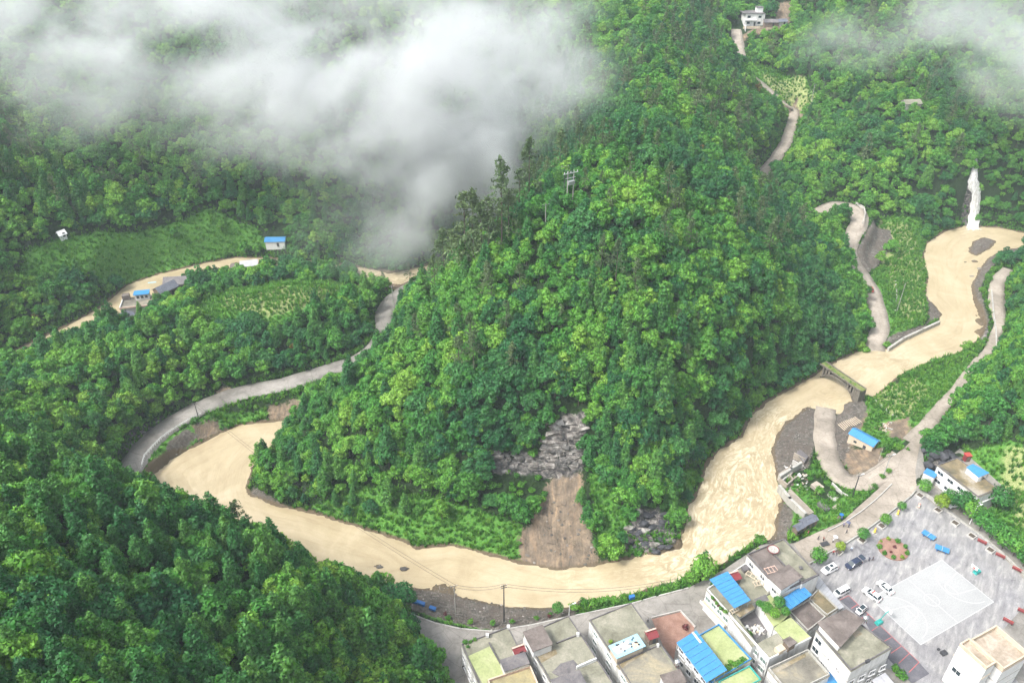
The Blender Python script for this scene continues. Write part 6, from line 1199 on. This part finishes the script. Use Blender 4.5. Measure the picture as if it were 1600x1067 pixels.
def spur_house():
    c = G(222,486); t = empty('house', c, .22, 'grey flat roofed house on the spur with a blue roofed rooftop room', 'house'); z = 4.2
    MB().box((0, 0, z/2-1), (13, 8.5, z+2)).build('wall', M['greywall'], t); MB().box((0, 0, z+.1), (13.4, 8.9, .2)).build('roof', M['roof_grey2'], t)
    for x, y, a, b in ((0, -4.3, 13.4, .25), (-6.6, 0, .25, 8.3)): MB().box((x, y, z+.5), (a, b, .6)).build('parapet', M['pinkish'] if y else M['fresh'], t)
    MB().box((1.2, 2.6, z+1.5), (5.2, 2.6, 2.6)).build('roof_room', M['fresh'], t); o = MB().box((1.2, 2.5, z+2.95), (6.0, 3.4, .18)).build('room_roof', M['blue'], t); o.rotation_euler = (.05, 0, 0)
    for x in (-.4, 1.2, 2.8): MB().box((x, 1.27, z+1.5), (1.0, .06, 1.2)).build('window', M['glass'], t)
    MB().box((-5.2, 3.2, z+1.3), (2.6, 2.2, 2.2)).build('stair_house', M['roof_brown'], t)
spur_house()
# cypress like trees beside the spur houses and the pair of palms of the road
for (x, y, s_, l) in ((172,506,.62,'dark slim fir standing alone at the far river, left one'), (184,497,.62,'dark slim fir at the far river beside the grey flat roof'), (197,476,.5,'small dark fir behind the stair hut of the grey flat roof'), (245,478,.75,'slim tall tree between the grey flat roof and the slate wing'), (252,476,.75,'slim tall tree touching the slate wing')):
    p = G(x, y); t = empty('fir_tree', p, x, l, 'fir tree'); t.scale = (s_*.8, s_*.8, s_*.8); link('crown', FIR[int(x) % 4], t); link('trunk', TR_F, t)
for (x, y, l) in ((1345,468,'bare stemmed tree left of the red car on the mountain road'), (1352,472,'bare stemmed tree touching the mountain road above the red car'), (1326,412,'bare stemmed tree at the inner edge of the mountain road')):
    p = G(x, y); t = empty('roadside_tree', p, x, l, 'tree'); t.scale = (.8, .8, 1.1); o = link('crown', CR[0], t); o.location = (0, 0, 2.5); link('trunk', trunk_mesh(5.5, .12, int(x), 2), t)
# tall pines on the left shoulder of the central hill
for k, (x, y, h, l) in enumerate(((695,448,1.7,'leftmost tall pine on the misty shoulder of the hill'), (729,432,2.1,'tall pine with the widest crown against the mist'), (741,425,1.9,'slim pine right behind the wide crowned one'), (753,418,1.8,'pine with a bent stem between two straight ones'), (764,412,1.6,'short pine in the gap of the misty pine row'), (784,400,2.1,'tallest pine of the row against the mist'), (795,385,1.5,'pine just right of the tallest one'), (800,372,1.0,'small pine low behind the tallest one'), (826,335,1.7,'lone pine standing highest on the shoulder below the pylon'), (640,440,.7,'pale green pine at the foot of the shoulder'), (600,452,.6,'small pine by the valley road end'))):
    p = G(x, y); t = empty('pine_tree', p, k*1.3, l, 'pine tree'); t.scale = (h*.95, h*.95, h); link('crown', PINE[k % 3], t); link('trunk', TR_P, t)
# ------------------------------------------------------------------ stones
def stone_mesh(seed):
    bm = bmesh.new(); bmesh.ops.create_icosphere(bm, subdivisions=1, radius=.5); r = random.Random(seed)
    for v in bm.verts: v.co *= r.uniform(.7, 1.25); v.co.z *= .65
    me = bpy.data.meshes.new('stone'); bm.to_mesh(me); bm.free(); me.materials.append(M['pebble']); return me
m, ns, ls = new_mat('river_stone'); oi = ns.new('ShaderNodeObjectInfo'); out_bsdf(ns, ls, ramp(ns, ls, oi.outputs['Random'], [(0, (.06, .055, .05)), (.5, (.12, .11, .095)), (.88, (.19, .17, .15)), (1, (.34, .32, .29))]), .8); M['pebble'] = m
ST = [stone_mesh(i) for i in range(5)]
X, Y = sites(.62, .3, 400); g_ = bil(SD['gravel'], X, Y); ok = (g_ < .2) & (bil(sdR, X, Y) > -.6) & (bil(roadsd, X, Y) > .3) & (rng.random(len(X)) < .8); X, Y = X[ok], Y[ok]
S = rng.gamma(1.6, .10, len(X))[:, None]*np.ones(3)+.08; gn_scatter('river_stones', 'grey stones covering the gravel banks', ST, np.stack([X, Y, bil(H, X, Y)], 1), S, rng.uniform(0, 6, len(X)), rng.integers(0, 5, len(X)))
for (x, y, s_, l) in ((1522,408,1.3,'dark rock in the river below the gravel islet'), (1508,410,.8,'small dark rock left of the gravel islet'), (1530,420,1.6,'boulder at the tip of the right gravel bank'), (1518,432,1.4,'boulder on the right bank at the water line'), (1452,496,1.2,'boulder on the grey spit below the reeds'), (593,886,1.3,'dark rock breaking the muddy water in front of the hill, left one'), (630,889,1.6,'dark rock breaking the muddy water in front of the hill, right one')):
    p = U(x, y, 0); o = link('boulder', ST[int(x) % 5]); o.location = (p[0], p[1], .1); o.scale = (s_*1.6, s_, s_*.8); tag(o, l, 'boulder')
# rock blocks of the cliff above the slide, and the outcrop by the house
M['darkrock2'] = mat_noise('dark_limestone', (.03, .03, .03), (.10, .095, .09), .6, .9, .6, 3, c2=(.3, .28, .26))
M['cliff'] = mat_noise('layered_limestone', (.04, .038, .038), (.17, .155, .14), .45, .9, .6, 3, c2=(.46, .44, .41))
t = empty('cliff', G(860,705), 0, 'layered grey limestone cliff above the bare landslide', 'cliff'); L0 = t.location; rr = random.Random(3)
for k in range(150):
    if k < 95: x = rr.uniform(772, 912); y = rr.uniform(708, 738)-(8 if x > 850 else 0)
    else: x = rr.uniform(852, 916); y = rr.uniform(652, 715)
    p = G(x, y); bm = bmesh.new(); bmesh.ops.create_cube(bm, size=1)
    for v in bm.verts: v.co = Vector((v.co.x*rr.uniform(1.5, 4), v.co.y*rr.uniform(1.2, 2.2), v.co.z*rr.uniform(.7, 1.5)))
    me = bpy.data.meshes.new('rock_block'); bm.to_mesh(me); bm.free(); me.materials.append(M['cliff'] if k >= 95 or k % 3 == 0 else M['darkrock2']); o = link('rock_block', me, t); o.location = Vector(p)-L0+Vector((0, .3, .1)); o.rotation_euler = (rr.uniform(-.25, .25), rr.uniform(-.2, .2), rr.uniform(-.4, .4))
t = empty('rock_outcrop', G(1455,735), 0, 'dark karst outcrop between the street and the mossy roofed house', 'rock'); L0 = t.location; M['darkrock'] = mat_noise('dark_karst', (.025, .027, .032), (.09, .09, .1), .8, .9, .6, 3)
for k in range(26):
    p = G(rr.uniform(1440, 1490), rr.uniform(708, 735)); o = link('rock_block', ST[k % 5].copy(), t); o.data.materials.clear(); o.data.materials.append(M['darkrock']); o.location = Vector(p)-L0+Vector((0, 0, rr.uniform(0, 1.6))); s_ = rr.uniform(1.8, 4.2); o.scale = (s_, s_, s_*1.1)
for (x, y, s_, l) in ((1450,708,1.3,'ivy covered tree leaning over the street beside the outcrop'), (1445,692,1.1,'bushy tree on top of the karst outcrop'), (1462,700,1.2,'tree behind the karst outcrop')): p = G(x, y); street_tree((x, y), s_, l, BROAD[0], p[2])
t = empty('cliff', G(1010,835), 0, 'dark wet rock face at the river foot of the central hill', 'cliff'); L0 = t.location
for k in range(46):
    p = G(rr.uniform(980, 1050), rr.uniform(800, 862)); o = link('rock_block', ST[k % 5].copy(), t); o.data.materials.clear(); o.data.materials.append(M['darkrock'] if k % 3 else M['cliff']); o.location = Vector(p)-L0; s_ = rr.uniform(1.4, 3.4); o.scale = (s_*1.2, s_*.8, s_)
# flower strip shrubs along the lower street
words_ = ['nearest the left hill', 'left of the tall dark pole', 'beside the tall dark pole', 'right of the tall dark pole', 'behind the second house', 'left of the steps', 'right of the steps', 'behind the grey green roof', 'near the two blue bins', 'right of the two blue bins', 'left of the path gap', 'right of the path gap', 'near the big round tree', 'touching the big round tree']
xs_ = [(700,966,.9),(735,972,1),(770,975,1.1),(800,972,.9),(838,966,.8),(860,960,.8),(897,950,1.6),(912,944,1.7),(928,946,1.3),(945,941,1.6),(960,940,1.7),(975,937,1.2),(1005,930,.9),(1040,922,1.1),(1058,916,1.3),(1070,908,1.4)]
for i, (x, y, s_) in enumerate(xs_): shrub((x, y), s_, 'green shrub between street and river, '+(words_+['under the big round tree', 'at the river side of the big tree'])[i], None, 4.8)
for q, l in (((696,960), 'purple shrub in the grass strip by the gravel bank'), ((858,963), 'purple shrub behind the brown stair slab'), ((920,948), 'purple shrub among the green ones behind the row')): shrub(q, .8, l, BSR, 4.8)

# stones and broken timber left by the slide
t = empty('slide_debris', G(870,850), 0, 'loose stones and snapped branches lying on the bare landslide', 'debris'); L0 = t.location; rr = random.Random(33)
for k in range(70):
    x, y = rr.uniform(822, 928), rr.uniform(770, 882)
    if poly_sd(REG['soil'][0], np.array([G(x, y)[0]]), np.array([G(x, y)[1]]))[0] > -.6: continue
    p = G(x, y); o = link('stone', ST[k % 5], t); o.location = Vector(p)-L0; s_ = rr.uniform(.3, 1.3); o.scale = (s_, s_*.8, s_*.7); o.rotation_euler = (0, 0, rr.random()*6)
for k in range(10):
    p = G(rr.uniform(845, 915), rr.uniform(760, 870)); a = rr.random()*3; L = rr.uniform(1, 2.6); MB().tube([(p[0]-L0.x, p[1]-L0.y, p[2]-L0.z+.2), (p[0]-L0.x+math.cos(a)*L, p[1]-L0.y+math.sin(a)*L*.4, p[2]-L0.z+.35+math.sin(a)*L*.25)], .09, 5, .04).build('branch', M['bark'], t)
# ------------------------------------------------------------------ things on roofs and in gardens
def water_tank(px, z, label, r=.8, h=1.4, frame='darkred'):
    p = U(*px, z); t = empty('water_tank', (p[0], p[1], z), .3, label, 'water tank')
    for a in range(4): MB().box((math.cos(a*1.571+.78)*r*.8, math.sin(a*1.571+.78)*r*.8, .45), (.1, .1, .9)).build('leg', M[frame], t)
    MB().cyl((0, 0, .9), r, h, 16).build('drum', M['tank'], t); MB().cyl((0, 0, .9+h), r*.98, .3, 16, r*.25).build('lid', M['tank'], t)
water_tank((1350,972), 15.3, 'steel water tank at the corner of the folded grey brown roof', .6, 1.0); water_tank((1246,908), 15.9, 'small water tank on the grey wing of the tall white house', .5, .8)
water_tank((1057,1040), 14.4, 'steel water tank at the far edge of the stained lower roof', .6, 1.0)
p = U(1207,863,15.9); t = empty('satellite_dish', (p[0], p[1], 15.9), 2.4, 'rusty dish on a red frame on the brown roof by the river', 'dish')
m = MB(); n = 20; V = [(0, 0, .9)]; F_ = []
for j, r_ in enumerate((.5, .95, 1.35)):
    for k in range(n): a = 2*math.pi*k/n; V.append((r_*math.cos(a), r_*math.sin(a), .9+.16*r_*r_))
F_ += [(0, 1+k, 1+(k+1) % n) for k in range(n)]
for j in range(2): F_ += [(1+j*n+k, 1+(j+1)*n+k, 1+(j+1)*n+(k+1) % n, 1+j*n+(k+1) % n) for k in range(n)]
m.add(V, F_); o = m.build('dish', M['greywall'], t); MB().tube([(1.35*math.cos(a), 1.35*math.sin(a), 1.2) for a in np.linspace(0, 6.2832, 25)], .1, 6).build('rim', M['darkred'], t)
for a in (0, 2.1, 4.2): MB().tube([(math.cos(a), math.sin(a), 0), (.3*math.cos(a), .3*math.sin(a), .95)], .06, 5).build('leg', M['darkred'], t)
MB().tube([(0, 0, .95), (0, 0, 1.9)], .05, 5).build('feed', M['whitep'], t)
def frame_table(px, z, rz, label, L=3.4, W=1.2, mt='cream'):
    p = U(*px, z); t = empty('wooden_frame', (p[0], p[1], z), rz, label, 'frame')
    for s in (-1, 1): MB().box((0, s*W/2, .75), (L, .14, .12)).build('rail', M[mt], t)
    for k in range(4): MB().box((-L/2+.1+k*(L-.2)/3, 0, .83), (.14, W+.3, .06)).build('crosspiece', M[mt], t)
    for sx in (-1, 1):
        for sy in (-1, 1): MB().box((sx*L*.45, sy*W/2, .35), (.1, .1, .7)).build('leg', M[mt], t)
frame_table((1176,903), ZT+.02, -.75, 'pale yellow wooden frame on the terrace, nearer the river', 3.6); frame_table((1184,914), ZT+.02, .2, 'pale yellow wooden frame on the terrace, nearer the garden', 2.4)
frame_table((1147,956), ZT+.02, .5, 'slim pale frame at the lower corner of the blue terrace canopy', 2.2, .9); frame_table((1204,893), 15.84, .3, 'rusty red drying frame on the brown roof of the tall white house', 3.0, 1.6, 'pinkish')
def box_thing(name, cat, px, z, d, rz, mt, label, lid=None):
    p = U(*px, z); t = empty(name, (p[0], p[1], z), rz, label, cat); MB().box((0, 0, d[2]/2), d).build('body', M[mt], t); MB().box((0, 0, d[2]+.05), (d[0]+.12, d[1]+.12, .1)).build('lid', M[lid or mt], t)
box_thing('brick_box', 'box', (1164,891), ZT+.02, (1.6, 1.2, .9), .5, 'roof_dark', 'dark brick box at the foot of the tall white wall on the terrace'); box_thing('roof_vent', 'vent', (1251,888), 15.91, (.7, .7, .35), 0, 'roof_dark', 'small dark vent in the middle of the grey wing roof')
box_thing('flower_box', 'planter', (1355,1034), 15.22, (1.0, .5, .5), .4, 'dark', 'small dark box near the lower corner of the grey roof by the parking bays'); box_thing('utility_box', 'box', (1474,1021), VZ, (1.4, 1.0, .5), .4, 'dark', 'dark slab box standing on the plaza near the sand coloured roof'); box_thing('drain_box', 'box', (1466,1015), VZ, (.5, .4, .3), .4, 'dark', 'tiny dark box beside the dark slab box on the plaza')
for i, (x, y, z, s_, l) in enumerate(((1142,1036,11.62,.9,'bushy plant in the roof garden below the large blue roof, left end'), (1148,1040,11.62,1.1,'bushy plant in the roof garden below the large blue roof, middle'), (1155,1036,11.62,1.0,'bushy plant in the roof garden below the large blue roof, right half'), (1161,1031,11.62,.9,'bushy plant at the right corner of the blue rimmed roof'), (1138,1044,11.62,1.0,'bushy plant at the corner of the large blue roof'),
    (727,1004,13.05,.8,'vegetable plants at the left corner of the leftmost roof'), (735,1003,13.05,.6,'low vegetable plants along the edge of the leftmost roof'), (742,999,13.05,.6,'vegetable plants beside the first white corner pillar'), (731,1011,13.05,.6,'vegetable plants above the algae pool'), (954,1003,14.4,.8,'bright green pot plant left of the pale blue roof shelter'),
    (1154,962,8.7,1.0,'bush in the upper corner of the light well'), (1170,990,8.7,1.0,'bush at the lower side of the light well'), (1113,935,12.5,.7,'plant under the long blue canopy, river end'), (1119,943,12.5,.7,'plant under the long blue canopy, second from the river'), (1126,951,12.5,.7,'plant under the long blue canopy, third from the river'), (1133,957,12.5,.8,'plant at the lower end of the long blue canopy'),
    (1388,737,5,1.3,'spiky bush on the green spit between the two roads'), (1378,745,4.9,1.1,'bush on the spit left of the pale lamp pole'), (1366,760,4.8,1.1,'bush of the green strip above the low street wall, upper part'), (1352,773,4.7,1.1,'bush of the green strip above the low street wall, middle'), (1338,785,4.6,1.2,'bush of the green strip beside the dark pole'), (1322,797,4.6,1.2,'bush of the green strip above the blue umbrella'),
    (1408,1056,5,1.6,'grassy bush beside the pink gate at the bottom edge'), (1398,1046,5,1.3,'light green bush at the lower end of the parking bays'), (1234,866,4.8,1.5,'bright green bush between slate shelters and the tall white house'), (1222,871,4.8,1.3,'low green bush on the river side of the tall white house'), (1185,862,4.6,1.3,'yellow green bush at the water behind the tall white house'))):
    shrub((x, y), s_, l, BSL if 'yellow' in l or 'bright' in l else None, z)
for i, (x, y) in enumerate(((1116,938), (1122,947), (1130,954))): shrub((x, y), .5, 'dark red plant under the long blue canopy, '+('river end', 'middle', 'lower end')[i], BSR, 12.5)
canopy('alley_roof', 'long narrow grey roof covering the alley between two white houses', 'roof', ((936,1003), (978,1070), (968,1075), (929,1010)), (8, 8, 8, 8), 'greysheet', 6, True, VZ)
for q, z, mt, l in (((836,1022), 14.31, 'roof_moss', 0),): pass
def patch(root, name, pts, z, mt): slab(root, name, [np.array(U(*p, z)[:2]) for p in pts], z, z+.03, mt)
patch(r2, 'damp_shade_patch', [(840,1026), (868,1013), (871,1021), (846,1035)], 14.304, 'roof_moss'); patch(r2, 'dark_patch', [(876,1036), (896,1030), (906,1042), (880,1060), (862,1050)], 14.304, 'roof_dark')  # strip below the stair house: mossy green with its shadow painted in
patch(r7, 'dark_patch', [(1178,936), (1196,928), (1202,937), (1186,944)], ZT+.004, 'roof_dark'); patch(r7, 'moss_patch', [(1146,957), (1174,942), (1180,950), (1156,964)], ZT+.004, 'roof_moss'); patch(r4, 'damp_shade_patch', [(962,1040), (1004,1016), (1006,1021), (968,1046)], 14.37, 'roof_moss')
patch(r10, 'damp_shade_patch', [(1330,987), (1342,984), (1347,990), (1336,996)], 15.204, 'roof_moss'); patch(r11, 'damp_shade_patch', [(1205,1047), (1258,1020), (1260,1025), (1209,1053)], 10.804, 'roof_moss')
# balcony rails and air conditioners on walls, drain pipes
def pipes(root, P, side, z0, z1, n):
    a, b = P[side], P[(side+1) % 4]; c = sum(P)/4; nn = (a+b)/2-c; nn = nn/np.linalg.norm(nn)
    for k in range(n):
        p = a+(b-a)*((k+.02)/max(n-1, 1)*.96+.01)+nn*.09; MB().cyl((p[0]-root.location.x, p[1]-root.location.y, z0-root.location.z), .06, z1-z0, 6).build('drain_pipe', M['frame'], root)
pipes(r10, P10, side_of(P10, *WESTF), VZ, 15, 4); pipes(r8, P8, side_of(P8, *WESTF), 12.4, 15.6, 3); pipes(r5, P5, side_of(P5, *WESTF), VZ, 11.5, 3)
def aircon(root, P, side, s, z):
    a, b = P[side], P[(side+1) % 4]; c = sum(P)/4; d = (b-a)/np.linalg.norm(b-a); nn = np.array([d[1], -d[0]]); nn = nn if nn@((a+b)/2-c) > 0 else -nn; p = a+(b-a)*s+nn*.28
    o = MB().box((0, 0, 0), (.85, .35, .6)).build('air_conditioner', M['frame'], root, (p[0]-root.location.x, p[1]-root.location.y, z-root.location.z)); o.rotation_euler = (0, 0, math.atan2(d[1], d[0])); MB().tube([(0, -.19, 0), (0, .19, 0)], .2, 10).build('fan', M['dark'], o)
for root, P, s, z in ((r10, P10, .26, 12.2), (r10, P10, .62, 9.1), (r10, P10, .5, 12.2), (r5, P5, .35, 9), (r5, P5, .7, 9)): aircon(root, P, side_of(P, *WESTF), s, z)
# ------------------------------------------------------------------ mist banks and haze
def mist_material(D, seed, ns_=1.0, th=.0):
    m, ns, ls = new_mat('mist'); tc = ns.new('ShaderNodeTexCoord')
    ln = ns.new('ShaderNodeVectorMath'); ln.operation = 'LENGTH'; ls.new(tc.outputs['Object'], ln.inputs[0])
    mp = ns.new('ShaderNodeMapping'); mp.inputs['Scale'].default_value = (.026, .018, .034); mp.inputs['Rotation'].default_value = (.3, .5, .4); ls.new(geo_pos(ns), mp.inputs['Vector'])
    nn = noise_n(ns, ls, 1.0, 8, mp.outputs[0], .64, .25)
    core = math_n(ns, ls, 'MULTIPLY_ADD', ln.outputs['Value'], -1.1, c=1.0)
    d = math_n(ns, ls, 'MULTIPLY_ADD', math_n(ns, ls, 'SUBTRACT', nn, .5), 3.2, c=core)
    edge = math_n(ns, ls, 'MULTIPLY_ADD', ln.outputs['Value'], -2.2, True, 2.2)
    d = math_n(ns, ls, 'POWER', math_n(ns, ls, 'MAXIMUM', d, 0.0), 1.6)
    d = math_n(ns, ls, 'MULTIPLY', d, edge)
    d = math_n(ns, ls, 'MULTIPLY', d, D*.54)
    v = ns.new('ShaderNodeVolumePrincipled'); v.inputs['Color'].default_value = (.86, .88, .89, 1); v.inputs['Anisotropy'].default_value = .1
    ls.new(d, v.inputs['Density']); o = ns.new('ShaderNodeOutputMaterial'); ls.new(v.outputs[0], o.inputs['Volume']); return m
def ico(name, mat, sub=3):
    bm = bmesh.new(); bmesh.ops.create_icosphere(bm, subdivisions=sub, radius=1.0); me = bpy.data.meshes.new(name); bm.to_mesh(me); bm.free(); me.materials.append(mat); return me
MIST = [  # centre px,py,z ; radii ; rz ; density
 (660,250,50, (66,48,36), -.2, .10), (690,120,80, (84,50,38), -.1, .085), (430,110,82, (78,38,28), .15, .06), (800,225,46, (50,58,46), .2, .08), (600,300,40, (60,46,34), .3, .06), (1519,350,4, (7,5,5), 0, .12), (260,130,80, (80,40,30), .2, .035), (1350,60,76, (50,36,26), 0, .03), (350,160,66, (105,44,38), .25, .035), (560,-10,98, (70,40,30), 0, .07), (60,90,90,(60,36,26),.2,.045), (720,290,36,(44,40,30),.3,.07), (860,110,74, (46,50,34), 0, .06),
 (640,350,24, (56,38,22), 0, .06), (130,20,98, (110,44,26), .1, .085), (1500,50,86, (70,44,28), -.2, .06), (1610,110,76, (50,38,26), 0, .09), (800,60,88, (66,48,32), 0, .07), (330,10,104,(90,36,24),0,.06), (540,190,66,(58,40,32),.3,.08)]
for i, (px, py, z, rad, rz, D) in enumerate(MIST):
    o = link('mist', ico('mist', mist_material(D, i+1))); o.location = U(px, py, z); o.scale = rad; o.rotation_euler = (0, 0, rz)
    tag(o, 'white mist bank drifting over the wooded valley', None, None, 'stuff')
m, ns, ls = new_mat('haze'); v = ns.new('ShaderNodeVolumePrincipled'); v.inputs['Color'].default_value = (.80, .92, 1, 1); v.inputs['Density'].default_value = .00017; o_ = ns.new('ShaderNodeOutputMaterial'); ls.new(v.outputs[0], o_.inputs['Volume'])
hb = MB().box((0, 480, 120), (1400, 1100, 250)).build('haze', m); tag(hb, 'thin pale haze filling the valley air', None, None, 'stuff')
